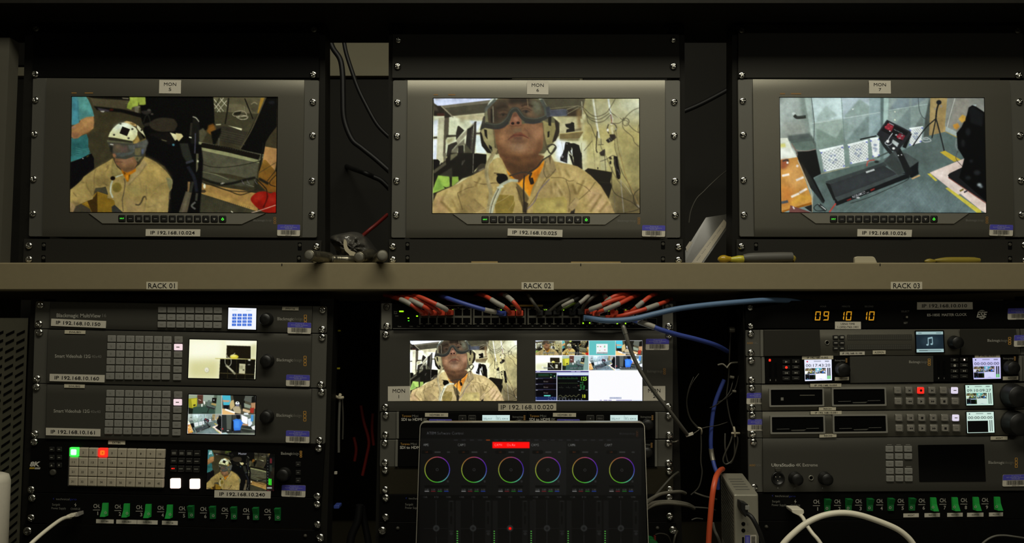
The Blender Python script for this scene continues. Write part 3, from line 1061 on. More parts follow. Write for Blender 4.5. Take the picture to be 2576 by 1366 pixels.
A.poly([(1560,1100),(1780,1020),(1790,1100),(1740,1200),(1560,1180)],0x56584f, .8, blur=2)
A.poly([(1460,1140),(1500,1150),(1500,1240),(1460,1230)],0x5a5c58,.9, blur=.6)
A.poly([(1640,1240),(1700,1230),(1690,1350),(1650,1340)],0x51586a, .9, blur=.8)
A.poly([(1500,1220),(1640,1200),(1620,1380),(1500,1366)],0x5f5a3c, blur=.8)
A.T(170,386,8.87)
A.poly([(1060,-10),(1420,-10),(1320,40),(1220,80),(1110,60)],0x454a44, blur=1)
A.poly([(1000,10),(1060,0),(1090,70),(1020,80)],0x8a5f40,.9, blur=1)
# boom microphone and white tube
A.line([(1240,470),(1150,500),(1070,530)],26,0xa4ab90, blur=.4)
A.ell(1008,555,54,46,0x0d0805, blur=.6)
A.line([(1000,610),(965,720),(960,860),(1010,990)],34,0x9da48c, blur=.5)
A.line([(975,720),(950,870),(1000,990)],12,0xc3c9b4,.8, blur=.4)
A.grade(.12,.05)
A.soften(0.4,.016)

# ------------------------------------------------------------------ picture: man in goggles, face up close
B = Pic(1084,244,1614,540,2,0xc3c194)
B.T(970,180,3.104)
B.poly([(1540,195),(2000,195),(2000,1120),(1540,1120)],0x9d9462)
B.poly([(1560,205),(2000,205),(2000,420),(1600,420)],0xa5a482,.9, blur=12)
B.poly([(1800,205),(2000,205),(2000,330),(1860,300)],0xc4cbb0,.8, blur=14)
B.poly([(1560,560),(1760,520),(1860,760),(1700,760),(1560,740)],0xb8b27e, .9, blur=14)
B.poly([(1860,600),(2000,560),(2000,900),(1900,800)],0x868058,.8, blur=14)
B.poly([(1760,900),(2000,900),(2000,1120),(1740,1120)],0x5d543a, .9, blur=14)
B.poly([(1560,205),(1610,205),(1650,420),(1560,400)],0x86845f, .8, blur=3)
B.poly([(1340,340),(1560,330),(1550,500),(1340,500)],0xa7a27a, blur=4)
B.poly([(1360,380),(1500,370),(1510,470),(1360,490)],0xbab58e, .8, blur=6)
B.poly([(1340,560),(1570,540),(1570,780),(1340,760)],0xc6c8a4, blur=4)
B.poly([(1330,520),(1430,560),(1420,740),(1330,680)],0xdfeaf0, blur=5)
# ceiling
B.poly([(365,205),(1560,205),(1530,345),(1420,345),(1270,352),(760,322),(515,350),(470,330),(365,250)],0x55503f, blur=.6)
B.poly([(1240,205),(1560,205),(1525,300),(1240,310)],0x4b4836,.9, blur=4)
B.poly([(1240,300),(1530,290),(1530,350),(1400,350),(1240,340)],0x35291a, .9, blur=2)
B.line([(1500,265),(1400,300),(1290,330)],5,0x86826a)
B.line([(1510,280),(1420,330)],5,0x7a765c)
B.line([(1280,290),(1510,265)],4,0x7b775c)
B.T(1085,240,8.87)
B.poly([(45,60),(1460,60),(1330,100),(1000,140),(620,185),(230,230),(140,230),(60,170)],0xc6d1ec, blur=.6)
B.poly([(60,60),(300,60),(100,110)],0xa6a6a0,.7, blur=1.5)
B.poly([(220,230),(1330,100),(1300,160),(300,270)],0x6a6656, blur=.6)
B.line([(300,270),(800,220),(1290,160)],8,0x8b8774)
B.poly([(300,275),(1290,165),(1200,390),(510,460)],0x4b4839, blur=.6)
B.poly([(45,190),(130,235),(220,230),(300,320),(290,480),(120,500),(45,450)],0x29241c, blur=.8)
B.poly([(120,400),(300,390),(290,480),(130,500)],0x4a2a20,.9, blur=1)
B.poly([(45,200),(120,260),(160,350),(45,340)],0x4c463a, .9, blur=1.5)
# left wall, posts and windows
B.poly([(45,460),(510,460),(1190,390),(1190,560),(1100,600),(1010,1290),(45,1366)],0xcdd3b2, blur=.6)
B.poly([(500,460),(1190,395),(1190,560),(840,560),(600,510)],0xb0a985,.9, blur=2)
B.poly([(640,460),(760,450),(700,640),(640,580)],0x958c6c, .7, blur=4)
B.poly([(840,560),(1180,580),(1100,660),(1000,830),(960,690)],0xd8e4ea, .9, blur=2)
B.poly([(45,560),(150,540),(140,900),(45,910)],0xd3dde6,.95, blur=2)
B.poly([(380,520),(600,640),(560,850),(360,860)],0xccd3b0,.9, blur=2)
B.poly([(160,500),(300,480),(270,1366),(120,1366)],0xa9a78b, blur=1)
B.poly([(170,640),(280,620),(260,1300),(130,1300)],0xc6c7a6,.7, blur=4)
B.poly([(300,320),(400,420),(380,900),(320,1000),(310,1366),(260,1366),(280,800)],0x544e40, blur=.6)
B.poly([(300,330),(460,470),(380,490),(290,500)],0x2c281f, blur=.8)
B.line([(215,230),(490,490)],26,0x8d8872, blur=.5)
B.poly([(40,925),(130,915),(130,960),(40,965)],0x3d382d, blur=.6)
B.poly([(330,880),(560,880),(560,920),(330,940)],0x3d382d, blur=.6)
B.poly([(980,830),(1100,825),(1080,870),(990,870)],0x4c463c, blur=.6)
B.poly([(980,890),(1080,890),(1230,1300),(1000,1280)],0xd2e2dc, blur=1)
B.poly([(40,990),(125,980),(110,1366),(40,1366)],0xd5e0e8, blur=1)
B.poly([(320,980),(560,920),(450,1040),(360,1100)],0x8d8a66,.9, blur=3)
# monitors on stands (seen edge on)
B.poly([(585,690),(610,675),(735,780),(640,890),(550,1000),(550,840)],0x2e2a24, blur=.4)
B.poly([(560,990),(960,600),(1000,575),(990,640),(560,1130)],0x8c8a74, blur=.8)
B.poly([(960,590),(1005,575),(1000,900),(960,1320),(900,1366),(880,1366),(900,1250)],0x3a362f, blur=.4)
B.poly([(800,750),(880,710),(940,650),(900,1260),(860,1260),(750,1230)],0x2a2722, blur=.5)
B.line([(905,740),(880,1250)],12,0x6e6a5e, .8, blur=.4)
B.poly([(370,1110),(450,1070),(560,1030),(580,1080),(460,1220),(440,1366),(330,1366)],0x302c26, blur=.5)
B.poly([(450,1230),(740,960),(740,1100),(600,1180),(560,1366),(430,1366)],0x6c6a58, blur=.8)
B.poly([(600,1130),(720,1110),(730,1366),(590,1366)],0x28251f, blur=.5)
B.poly([(740,1060),(900,1250),(880,1366),(730,1366)],0x4a4838, blur=.8)
B.poly([(990,1290),(1230,1320),(1230,1366),(950,1366)],0x1a1711)
B.T(1085,386,8.87)
B.poly([(35,130),(250,210),(420,-10),(930,-10),(960,480),(700,560),(420,780),(180,880),(35,960)],0x1d1b14, blur=.8)
B.poly([(35,-10),(120,-10),(110,130),(35,130)],0xd5e2ee)
B.poly([(120,-10),(260,-10),(250,170),(180,260),(170,160),(110,130)],0xb4b394, blur=.5)
B.poly([(260,-10),(330,-10),(320,170),(270,180)],0x6d6a56, blur=.5)
B.poly([(430,20),(590,-10),(580,40),(420,170)],0x68664f, blur=.8)
B.poly([(40,130),(140,130),(190,180),(180,250),(40,370)],0x14120f)
B.poly([(35,390),(320,180),(330,250),(60,450)],0x4f4c3c, blur=.6)
B.poly([(190,480),(460,310),(470,560),(400,520),(200,510)],0x37352a, blur=.8)
B.line([(700,160),(680,260),(740,150)],18,0x4f4d44, blur=.5)
B.poly([(945,0),(1230,20),(1225,260),(1100,240),(920,430)],0x120f0a, blur=.4)
B.line([(940,0),(925,440)],12,0x78766a)
B.poly([(940,440),(1000,370),(1060,260),(1140,220),(1230,240),(1210,370),(1060,420),(940,480)],0x3a362b, blur=.5)
B.line([(1060,390),(1120,360),(1180,330)],22,0x86806c, blur=.8)
B.poly([(150,490),(400,520),(410,740),(330,760),(250,730),(300,780),(150,850),(30,890),(40,790),(90,640)],0x84a34a, blur=.3)
B.poly([(160,560),(230,700),(290,780),(60,850),(110,640)],0x6c8c40,.8, blur=1.5)
B.poly([(180,510),(390,530),(400,700),(260,700)],0x92b052,.7, blur=3)
B.poly([(460,520),(600,515),(610,620),(480,730),(455,720)],0x7d9844, blur=.3)
B.poly([(35,960),(130,880),(90,1070),(35,1120)],0x1e1711, blur=1)
# right side: pipes, cables, cameras, tripod
B.T(1345,240,8.87)
B.poly([(930,340),(1050,240),(1040,800),(960,720)],0x7d6a45,.8, blur=3)
B.poly([(660,860),(1080,800),(1080,830),(1000,960),(560,970),(560,860)],0x6e6240, blur=.6)
B.line([(560,860),(1080,806)],14,0x9a8c58)
B.poly([(560,970),(1000,960),(980,1010),(560,1000)],0x50482e, .8, blur=2)
B.poly([(680,640),(800,620),(830,590),(880,610),(890,740),(900,800),(700,830),(710,760),(780,740),(700,700)],0x14110e, blur=.5)
B.poly([(890,760),(1040,720),(1040,780),(900,800)],0x5a523a, .8, blur=1.5)
B.line([(1300,75),(1340,350),(1380,600),(1440,950)],40,0xb9bba2, blur=.4)
B.line([(1310,75),(1350,350),(1390,600),(1445,950)],16,0xd5d8c4, blur=.4)
B.line([(1645,75),(1680,290),(1720,520)],40,0xc5cdc0, blur=.5)
B.line([(1350,75),(1400,520)],8,0x78765a)
B.line([(1160,80),(1200,420)],8,0x8a8868)
B.line([(1050,130),(1060,240),(1080,420)],22,0x9c9a80, blur=.4)
B.poly([(1060,420),(1135,420),(1125,535),(1065,535)],0xbcba92, blur=.4)
B.poly([(1020,520),(1080,520),(1100,600),(1030,610)],0xb0ad86, blur=.4)
for q in ([(960,215),(1060,250),(1150,330),(1260,430),(1400,470),(1560,410),(1650,330),(1800,75)],
          [(1080,300),(1200,470),(1370,530),(1500,510),(1680,390)],
          [(1130,380),(1220,520),(1400,600),(1560,560),(1700,420)],
          [(1160,430),(1190,600),(1260,680),(1330,860),(1395,980)],
          [(1660,290),(1700,370),(1760,420),(1960,540)],
          [(2330,275),(2200,330),(2080,430),(1960,560),(1880,620),(1780,620)],
          [(1980,490),(1960,640),(2000,760),(2180,920),(2230,1050),(2330,1140)],
          [(2100,650),(2220,770),(2330,830)],
          [(2330,650),(2310,760),(2330,840)],
          [(1290,1010),(1200,1120),(1100,1240)]):
    B.line(q, 13,0x45402f, .9, blur=.3)
B.line([(1980,520),(2060,510),(2110,580),(2070,670),(1990,660),(1970,580),(2020,530)],12,0x45402f, blur=.3)
B.line([(1990,560),(2050,560),(2090,610),(2040,650)],9,0x55503c, blur=.3)
B.line([(960,230),(1050,260),(1010,330)],18,0x76735a, blur=.6)
B.line([(1800,430),(1910,520)],12,0xb8b494)
B.line([(1700,420),(1720,560),(1740,640)],22,0x6f3c30,.8, blur=.6)
B.line([(1750,490),(1730,640),(1690,640)],18,0xc9c8b4, blur=.5)
B.line([(1650,640),(1620,760),(1660,850)],22,0x3f3a2e, blur=.5)
B.line([(1700,610),(1780,640),(1830,720),(1800,800)],24,0x544e3e, blur=.6)
B.ell(1632,772,22,34,0xd4d4c4, blur=.5)
B.ell(1810,745,28,20,0x8e8c7c, blur=.6)
B.poly([(1690,700),(1760,690),(1770,860),(1720,860)],0xb4b08a, blur=.8)
B.poly([(1670,870),(1790,870),(1830,940),(1760,1000),(1700,1000)],0x2a2119, blur=.5)
B.poly([(1590,1000),(1700,920),(1760,960),(1740,1020),(1640,1060)],0x231f1a, blur=.5)
B.line([(1640,940),(1690,1030)],14,0x8a8674, blur=.4)
B.line([(1680,930),(1720,1000)],10,0x6e6a5a, blur=.4)
for k in range(4):
    B.line([(1770 + 22 * k, 780),(1785 + 30 * k, 1000),(1800 + 36 * k, 1200),(1850 + 32 * k, 1366)],10,(0x2f2b20,0x6d6850,0x45402f, 0x8a8466)[k],.9, blur=.3)
B.line([(1400,800),(1385,1000),(1375,1200),(1400,1280)],22,0x2c281e, blur=.4)
B.poly([(1420,970),(1500,960),(1500,1100),(1420,1090)],0x9e9870, blur=.6)
B.line([(1480,970),(1490,1090)],9,0x3c3627)
B.line([(1405,1105),(1540,1095)],12,0x3c3627, blur=.3)
B.line([(1470,1110),(1500,1200),(1560,1290)],9,0x55503a)
B.poly([(1440,1280),(1570,1190),(1580,1366),(1500,1366)],0x35302a, blur=.6)
B.poly([(1450,1290),(1560,1330),(1550,1366),(1450,1366)],0x8a8664, blur=.8)
B.line([(1270,850),(1330,1366)],7,0x7d7752)
B.line([(1040,1060),(1050,1366)],9,0x8a865e)
B.line([(600,1030),(640,1250)],7,0x99967a)
B.poly([(690,1040),(770,1045),(800,1070),(880,1065),(990,1110),(1010,1180),(1060,1366),(850,1366),(840,1180),(820,1150),(830,1340),(760,1230),(720,1366),(600,1366),(660,1200),(670,1120)],0x14120f, blur=.3)
B.ell(722,1080,12,12,0x9c9a90)
B.poly([(800,1240),(845,1180),(840,1350)],0xd0d8d0)
B.T(1345,386,8.87)
B.poly([(860,-10),(1050,-10),(1070,360),(1000,330),(880,290)],0x12100d, blur=.4)
B.poly([(760,0),(840,60),(890,290),(860,290)],0x191612, blur=.4)
B.poly([(640,-10),(740,-10),(725,220),(570,160),(575,80)],0x1e1d20, blur=.4)
B.ell(617,72,24,24,0xb9b9b4)
B.ell(617,72,14,14,0x24242a)
B.ell(680,160,36,36,0x3a3a3c, blur=.5)
B.poly([(1060,130),(1440,130),(1480,380),(1080,380)],0xb9b284,.6, blur=5)
B.line([(1330,0),(1350,370)],7,0x8a845c)
B.line([(1450,0),(1460,380)],9,0x99946c)
B.poly([(1450,0),(1560,0),(1550,60),(1480,50)],0x2d2920, blur=.6)
B.poly([(1460,60),(1600,60),(1620,380),(1480,370)],0xaaa77e, blur=1)
B.line([(1560,0),(1590,400)],14,0x544e38, blur=.4)
B.poly([(1115,385),(1190,330),(1735,420),(1690,640),(1730,730),(1640,1070),(1560,960),(1400,640)],0x1e1a11, blur=.3)
B.line([(1430,640),(1700,660)],9,0x37311f)
B.ell(1412,330,14,24,0x2a261c)
B.line([(1460,180),(1600,130),(1740,50),(1850,90)],11,0x3a352a, blur=.3)
B.poly([(1650,90),(1700,60),(1730,130),(1680,140)],0x3a3424, blur=.5)
B.ell(1693,205,20,42,0x1d1a14, blur=.4)
B.poly([(1765,60),(1850,70),(1870,220),(1915,430),(1910,560),(1870,580),(1830,540),(1800,350),(1770,230)],0x120d0a, blur=.4)
B.line([(1790,120),(1800,250),(1840,400)],8,0x8a8478,.8)
B.line([(1850,350),(1890,430),(1895,480)],8,0xaaa69c, .8)
for q, c in (([(1600,60),(1700,320),(1850,590),(2060,860),(2200,1100)],0x5d5640),([(1860,130),(1950,420),(2100,680),(2180,900),(2260,1130)],0x4b4531),
             ([(1900,0),(1980,300),(2050,560),(2160,780),(2340,1220)],0x8a7348),([(1920,580),(1950,900),(1990,1320)],0x8d8c84),
             ([(1730,300),(1720,600),(1740,800),(1850,940),(2150,1080),(2340,1230)],0x3a3526),([(1760,880),(1790,1100),(1780,1300)],0x6a6450),
             ([(2340,790),(2230,900),(2210,1040),(2260,1160),(2340,1230)],0x2c281d),([(2000,1330),(2200,1290),(2340,1240)],0x332e22),([(1920,600),(2060,760),(2160,920)],0x9a9474)):
    B.line(q, 14, c, .9, blur=.3)
B.line([(2290,1140),(2345,1210)],30,0x8a867c, .8, blur=.8)
# head: helmet shell, ear cups
B.T(970,180,3.104)
B.poly([(830,205),(1215,205),(1260,260),(1290,340),(1360,400),(1355,500),(1300,570),(1270,600),(1240,640),(860,640),(800,620),(745,560),(735,470),(760,430),(775,330),(795,260)],0x5c5a42, blur=.5)
B.poly([(830,205),(880,205),(800,280),(785,300),(800,250)],0xc3cbbc, blur=.5)
B.poly([(1190,205),(1225,205),(1255,260),(1230,250)],0x9a9c88, blur=.5)
B.poly([(760,430),(780,420),(850,455),(850,620),(800,600),(762,530),(745,470)],0x8c8660, blur=.6)
B.poly([(735,470),(750,480),(765,540),(810,610),(830,640),(795,635),(750,580)],0x1d1812, blur=.5)
B.poly([(768,450),(790,455),(795,530),(775,500)],0x15120d, blur=.5)
B.poly([(805,570),(830,590),(832,615),(810,600)],0x15120d, blur=.4)
B.poly([(1225,380),(1270,400),(1320,400),(1330,440),(1310,560),(1260,570),(1240,500)],0x8a8256, blur=.6)
B.poly([(1320,370),(1352,400),(1357,470),(1330,540),(1300,555),(1330,450)],0x2a2219, blur=.5)
B.poly([(1268,350),(1295,350),(1292,425),(1272,420)],0x1d1a12, blur=.4)
B.poly([(1265,470),(1280,465),(1278,510),(1264,515)],0x15120d, blur=.4)
B.poly([(840,450),(862,450),(880,640),(860,650)],0x46412c, blur=.8)
B.line([(846,450),(860,560),(868,640)],8,0x77714f, .9, blur=.4)
B.line([(1222,400),(1240,530),(1265,610)],14,0x544d35, blur=.6)
# face
B.poly([(845,420),(1225,400),(1232,520),(1225,600),(1190,650),(1240,660),(1200,760),(1130,790),(1070,850),(1000,830),(945,780),(900,700),(885,640),(860,540)],0x79583a, blur=.6)
B.poly([(860,470),(1000,420),(1220,420),(1225,560),(1150,640),(1000,630),(900,590)],0x84654a, .7, blur=6)
B.poly([(900,640),(1000,660),(1180,650),(1230,640),(1200,760),(1120,790),(1000,790),(930,730)],0x5d4128,.8, blur=4)
B.poly([(900,690),(1060,740),(1200,700),(1130,800),(1060,850),(960,780)],0x4a3420,.7, blur=5)
B.poly([(965,565),(1055,555),(1105,580),(1070,625),(1000,620)],0x8b735c, .7, blur=6)
B.poly([(850,430),(900,450),(900,560),(930,640),(880,640),(856,540)],0x5f432c, .7, blur=5)
B.poly([(1180,560),(1228,500),(1225,610),(1190,655),(1150,640)],0x5d412b, .7, blur=5)
B.line([(890,640),(960,668),(1050,678),(1140,664),(1200,640)],14,0x4a3321,.7, blur=4)
B.line([(930,700),(1000,740),(1080,750),(1160,720)],10,0x4a3421,.6, blur=3)
B.poly([(960,430),(1000,440),(985,480),(940,520),(930,480)],0x6d5038,.6, blur=4)
B.poly([(1070,440),(1120,430),(1140,500),(1110,530),(1085,480)],0x6b4e38,.6, blur=4)
B.poly([(960,535),(1110,525),(1090,560),(985,562)],0x4f3a2a, .55, blur=3)
B.poly([(1130,400),(1220,430),(1225,520),(1160,520)],0x8d6a50,.6, blur=5)
B.poly([(865,480),(930,470),(940,560),(890,570)],0x967250,.6, blur=5)
B.poly([(985,500),(1020,472),(1050,470),(1090,495),(1130,530),(1080,505),(1000,510),(960,535)],0x6b3f2e, .9, blur=1)
B.line([(955,535),(985,505),(1030,495),(1080,503),(1115,520)],6,0x4a2b20,.7, blur=.6)
B.poly([(985,510),(1070,510),(1060,535),(1005,530)],0x584034,.8, blur=2)
B.poly([(1000,445),(1060,440),(1062,470),(1030,480),(1000,480)],0x6a5a44,.7, blur=2)
B.poly([(990,320),(1025,318),(1048,350),(1062,380),(1060,420),(1015,425),(970,415),(972,395),(982,350)],0x7a5540, blur=1)
B.poly([(995,325),(1020,322),(1030,350),(990,360)],0x5e4030,.8, blur=2)
B.poly([(1000,355),(1032,350),(1040,385),(1005,390)],0xa57c62,.75, blur=2.5)
B.ell(978,405,12,14,0x87604a, .8, blur=1.5)
B.ell(1052,400,11,14,0x87604a, .8, blur=1.5)
B.line([(970,420),(990,428),(1015,424),(1040,424),(1060,418)],6,0x523523,.7, blur=1.2)
B.ell(992,404,13,10,0x1c0d09, blur=.6)
B.ell(1035,400,13,10,0x1c0d09, blur=.6)
B.line([(930,460),(960,480),(955,520)],8,0x6d513a, .6, blur=1)
B.line([(1080,440),(1110,470),(1120,510)],8,0x60452f, .6, blur=1)
# goggles
B.poly([(790,280),(860,220),(960,205),(1140,205),(1210,235),(1250,290),(1260,350),(1190,372),(1120,372),(1080,350),(1050,300),(1005,285),(970,310),(940,370),(890,410),(820,415),(785,400)],0x4a4030, blur=.5)
B.poly([(950,225),(1100,220),(1130,290),(1080,320),(1040,280),(990,270),(950,310)],0x6c543c, .8, blur=4)
B.poly([(1060,270),(1150,270),(1180,350),(1110,350)],0x715a44,.7, blur=4)
B.poly([(840,260),(950,230),(960,330),(870,390),(820,390)],0x352c20,.8, blur=5)
B.poly([(960,205),(1120,205),(1110,245),(960,255)],0x1f1a13,.8, blur=4)
B.poly([(1130,215),(1205,240),(1235,320),(1180,350),(1140,290)],0x565542,.9, blur=4)
B.poly([(1150,225),(1200,240),(1215,300),(1175,300)],0x6e705e, .6, blur=4)
B.poly([(880,320),(940,310),(945,345),(895,360)],0x2f261a, .9, blur=2.5)
B.ell(1095,312,24,11,0x3b342e, .9, blur=1.5)
B.ell(1098,312,9,9,0x191716,.9, blur=1)
B.ell(915,335,22,11,0x3c3324,.8, blur=1.8)
B.poly([(870,305),(950,290),(960,320),(930,360),(885,365)],0x584534,.8, blur=3)
B.line([(890,340),(915,328),(945,335)],6,0x201812,.9, blur=1)
B.ell(918,338,10,8,0x191612,.9, blur=1.2)
B.line([(1065,312),(1095,300),(1130,316)],5,0x261a14,.9, blur=.8)
B.line([(1060,270),(1100,255),(1150,272)],14,0x2f2218,.8, blur=1.5)
B.line([(870,290),(915,270),(955,278)],14,0x2a1f15,.75, blur=1.8)
B.line([(1060,290),(1100,285),(1140,305)],8,0x3b2a1e, .8, blur=1.2)
B.line([(880,312),(920,300),(950,305)],8,0x32261a, .7, blur=1.2)
B.line([(1105,205),(1112,270)],5,0x8f8062,.9, blur=.4)
B.line([(838,270),(842,400)],6,0x8a8a76,.9, blur=.5)
B.line([(826,290),(828,400)],12,0x15120d, .8, blur=.6)
B.line([(860,215),(800,275),(785,300),(788,395)],22,0x565b52, blur=.6)
B.poly([(770,330),(790,300),(805,420),(780,430)],0x6e6c52, blur=.5)
B.line([(780,408),(850,425),(900,418),(950,380),(980,315),(1005,295),(1030,300),(1060,345),(1090,372),(1160,382),(1215,370),(1270,345)],34,0x35362f, blur=.5)
B.line([(785,402),(850,412),(900,402),(945,362),(975,305),(1005,285),(1032,290),(1065,335),(1095,358),(1160,368),(1220,355),(1265,330)],7,0x55574a, .8, blur=.5)
B.line([(800,430),(860,445),(920,432),(960,395)],12,0x24262a, .9, blur=.8)
B.line([(1085,392),(1150,402),(1210,390)],14,0x2b2d30,.9, blur=.8)
B.line([(1215,215),(1245,280),(1255,340)],26,0x4b5047, blur=.6)
B.poly([(1252,290),(1280,275),(1290,300),(1415,292),(1416,345),(1290,350),(1260,355)],0x4a4e56, blur=.4)
B.line([(1290,302),(1408,297),(1410,340),(1285,346)],4,0x666a70,.8)
B.poly([(1250,275),(1278,272),(1285,345),(1262,350)],0x3a3d40, blur=.4)
B.poly([(735,460),(755,380),(775,400),(860,440),(840,450),(775,440)],0x33322c, blur=.6)
B.poly([(755,370),(768,345),(778,350),(778,400),(760,420)],0x403d34, blur=.5)
# flight suit
B.poly([(365,1110),(365,1030),(400,950),(440,930),(560,880),(640,830),(700,800),(790,750),(840,690),(900,670),(950,770),(1050,880),(1120,960),(1140,900),(1230,700),(1290,650),(1310,700),(1420,720),(1500,740),(1600,810),(1680,890),(1740,990),(1790,1110)],0xa08e5c, blur=.4)
B.poly([(400,960),(560,890),(700,820),(780,790),(700,900),(500,1000),(390,1060)],0xab9a68,.8, blur=7)
B.poly([(1330,730),(1480,760),(1600,830),(1540,900),(1380,850)],0xb3a06c, .8, blur=7)
B.poly([(1560,900),(1680,930),(1780,1100),(1600,1100)],0xb79c76,.8, blur=8)
B.poly([(380,1010),(430,960),(500,1100),(370,1105)],0xa68b62,.8, blur=5)
B.poly([(600,900),(690,860),(680,1100),(560,1100)],0x7f6e46,.6, blur=7)
B.poly([(1160,880),(1300,850),(1420,960),(1180,960)],0x94825a, .6, blur=6)
B.poly([(1420,880),(1500,920),(1480,1100),(1420,1100)],0x7d6d48,.7, blur=6)
B.poly([(835,690),(880,670),(950,790),(940,810),(845,790)],0xa99a66, blur=.5)
B.line([(845,792),(900,800),(945,810)],8,0x5d5133, blur=.6)
B.poly([(1230,690),(1290,650),(1310,690),(1340,780),(1220,840),(1200,800)],0x93835c, blur=.6)
B.line([(1250,700),(1235,780),(1260,830),(1300,800),(1330,760)],8,0x5e5237,.8, blur=.5)
B.poly([(1270,660),(1295,660),(1285,730)],0x574a34,.9, blur=.6)
# scarf and neck opening
B.poly([(940,765),(985,815),(1040,870),(1080,830),(1140,790),(1200,740),(1240,690),(1235,730),(1180,850),(1150,900),(1125,980),(1090,930),(1020,860),(965,820)],0xcb821a, blur=.4)
B.poly([(1020,860),(1080,830),(1100,900),(1120,970),(1080,920)],0xe09a2c, .8, blur=2)
B.poly([(1150,800),(1220,740),(1170,860)],0xa8640f, .8, blur=2)
B.poly([(985,815),(1030,800),(1090,815),(1040,870)],0x5a3c24, blur=1)
B.poly([(1020,870),(1080,930),(1120,990),(1080,1080),(1040,1000)],0x625636, blur=1)
# seams, folds, patches
for q in ([(560,950),(600,930),(640,910),(690,900)],[(800,880),(850,870),(920,880)],[(690,860),(760,880),(840,870)],[(560,950),(600,1080)],[(640,1040),(700,1100)],[(690,1000),(780,1080)],
          [(1290,830),(1380,830),(1430,855),(1470,850)],[(1490,870),(1560,900),(1600,940)],[(1640,860),(1590,930),(1500,1010)],[(1280,800),(1240,860),(1180,960),(1110,1060)],[(1410,850),(1440,960),(1430,1100)]):
    B.line(q, 6,0x5f5334,.8, blur=.4)
for q in ([(1460,880),(1490,960)],[(1690,960),(1600,1100)],[(1740,1020),(1670,1100)],[(430,1010),(520,1100)],[(600,880),(580,960)],[(740,830),(700,900)],[(830,900),(800,1000)],[(1320,870),(1380,970)],[(1550,850),(1500,960)]):
    B.line(q, 22,0x65562f, .6, blur=2.2)
    B.line([(x + 16, y - 4) for x, y in q],12,0xc2b07c, .5, blur=2)
for q in ([(940,900),(900,960)],[(1200,800),(1160,900),(1140,960)],[(1290,860),(1300,960)],[(480,930),(440,1000)],[(1400,760),(1440,830)],[(1350,750),(1370,820)],[(520,1000),(560,1090)],[(1640,960),(1560,1060)],[(1240,720),(1270,790)]):
    B.line(q, 16,0x6e5f37,.55, blur=2.5)
    B.line([(x + 14, y) for x, y in q],10,0xb9a876,.45, blur=2)
B.poly([(620,1050),(690,990),(800,1090),(790,1105),(660,1105)],0x8a7950,.8, blur=1)
B.poly([(1330,890),(1350,870),(1370,1000),(1340,1000)],0xb6a577,.5, blur=2)
B.poly([(880,960),(1000,970),(1010,1040),(990,1110),(860,1110),(850,1040)],0x7c6d35,.95, blur=.6)
B.poly([(1165,995),(1390,978),(1418,1010),(1412,1110),(1150,1110),(1150,1040)],0x96884f, blur=.5)
B.poly([(1180,1010),(1390,995),(1400,1100),(1170,1100)],0xa3975d, .6, blur=4)
B.poly([(1320,1020),(1400,1020),(1400,1060),(1330,1060)],0x7c7048,.6, blur=5)
B.poly([(1450,1090),(1480,1070),(1475,1110),(1440,1110)],0x2b251f, blur=.6)
B.poly([(1425,1060),(1480,985),(1512,1000),(1500,1040),(1460,1090)],0x9c8a63,.8, blur=1)
B.line([(1430,1050),(1480,990)],5,0x6f6040,.8)
# collar strap, microphone, wires
B.line([(862,600),(820,680),(795,730),(788,800),(805,880),(820,950),(800,1100)],30,0x8e8460, blur=.6)
B.line([(850,640),(810,710),(795,790),(810,870)],10,0xa79c74,.7, blur=.6)
B.line([(1110,800),(1130,780),(1180,750),(1230,690),(1290,650),(1330,600),(1320,575),(1300,570),(1262,590)],9,0x2b2822, blur=.4)
B.line([(1262,600),(1290,640),(1325,590)],10,0x3a362c, blur=.4)
B.line([(1140,790),(1125,830),(1140,880)],14,0x1b1712, blur=.6)
B.line([(1140,830),(1150,870),(1130,870)],18,0x231a12, blur=.6)
B.line([(965,815),(1020,800),(1060,788),(1110,790),(1140,812)],10,0x3b352b, blur=.4)
B.line([(1085,810),(1078,880),(1080,1000),(1095,1105)],11,0x2d271e, blur=.4)
B.line([(1280,840),(1200,930),(1160,1020),(1100,1080)],9,0x756a66, blur=.4)
B.line([(1020,900),(1060,1000),(1075,1100)],8,0x4a3f2a, .8, blur=.4)
B.poly([(1075,1010),(1115,1030),(1100,1105),(1070,1105)],0x2f281e, .9, blur=1)
B.ell(910,840,45,42,0x0e0b08, blur=.6)
B.ell(880,805,14,8,0x14100b, blur=.5)
B.line([(1035,855),(980,850),(930,870),(890,895)],22,0x9fa38c, blur=.4)
B.poly([(865,905),(905,885),(925,900),(885,920)],0xb6bca4, blur=.4)
for k in range(4):
    B.line([(875 + 9 * k, 915),(842 + 11 * k, 980),(818 + 10 * k, 1050),(812 + 7 * k, 1110)],7,(0xa5ab98,0x5c6058,0xb8beaa, 0x9aa08c)[k], blur=.3)
B.line([(980,960),(900,1010),(800,1060),(700,1110)],3,0xb3a478,.7)
B.line([(1010,950),(1000,1020),(960,1080)],3,0xb3a478,.6)
B.grade(.32,.045)
B.soften(0.36,.013)

# ------------------------------------------------------------------ picture: treadmill room
C = Pic(1957,242,2486,539,2,0x7b8f8c)
C.T(1830,180,3.1046)
C.poly([(400,195),(615,195),(700,780),(660,800),(400,560)],0x8e9a90)
C.poly([(400,195),(560,195),(560,380),(400,460)],0xa3b0aa, .8, blur=10)
C.poly([(560,195),(615,195),(680,560),(600,500)],0x76857d, .8, blur=4)
C.poly([(420,380),(600,400),(640,520),(420,520)],0x8c938a, .8, blur=8)
C.poly([(600,195),(650,195),(690,560),(735,800),(715,790),(660,540)],0x9fb1a8, blur=1)
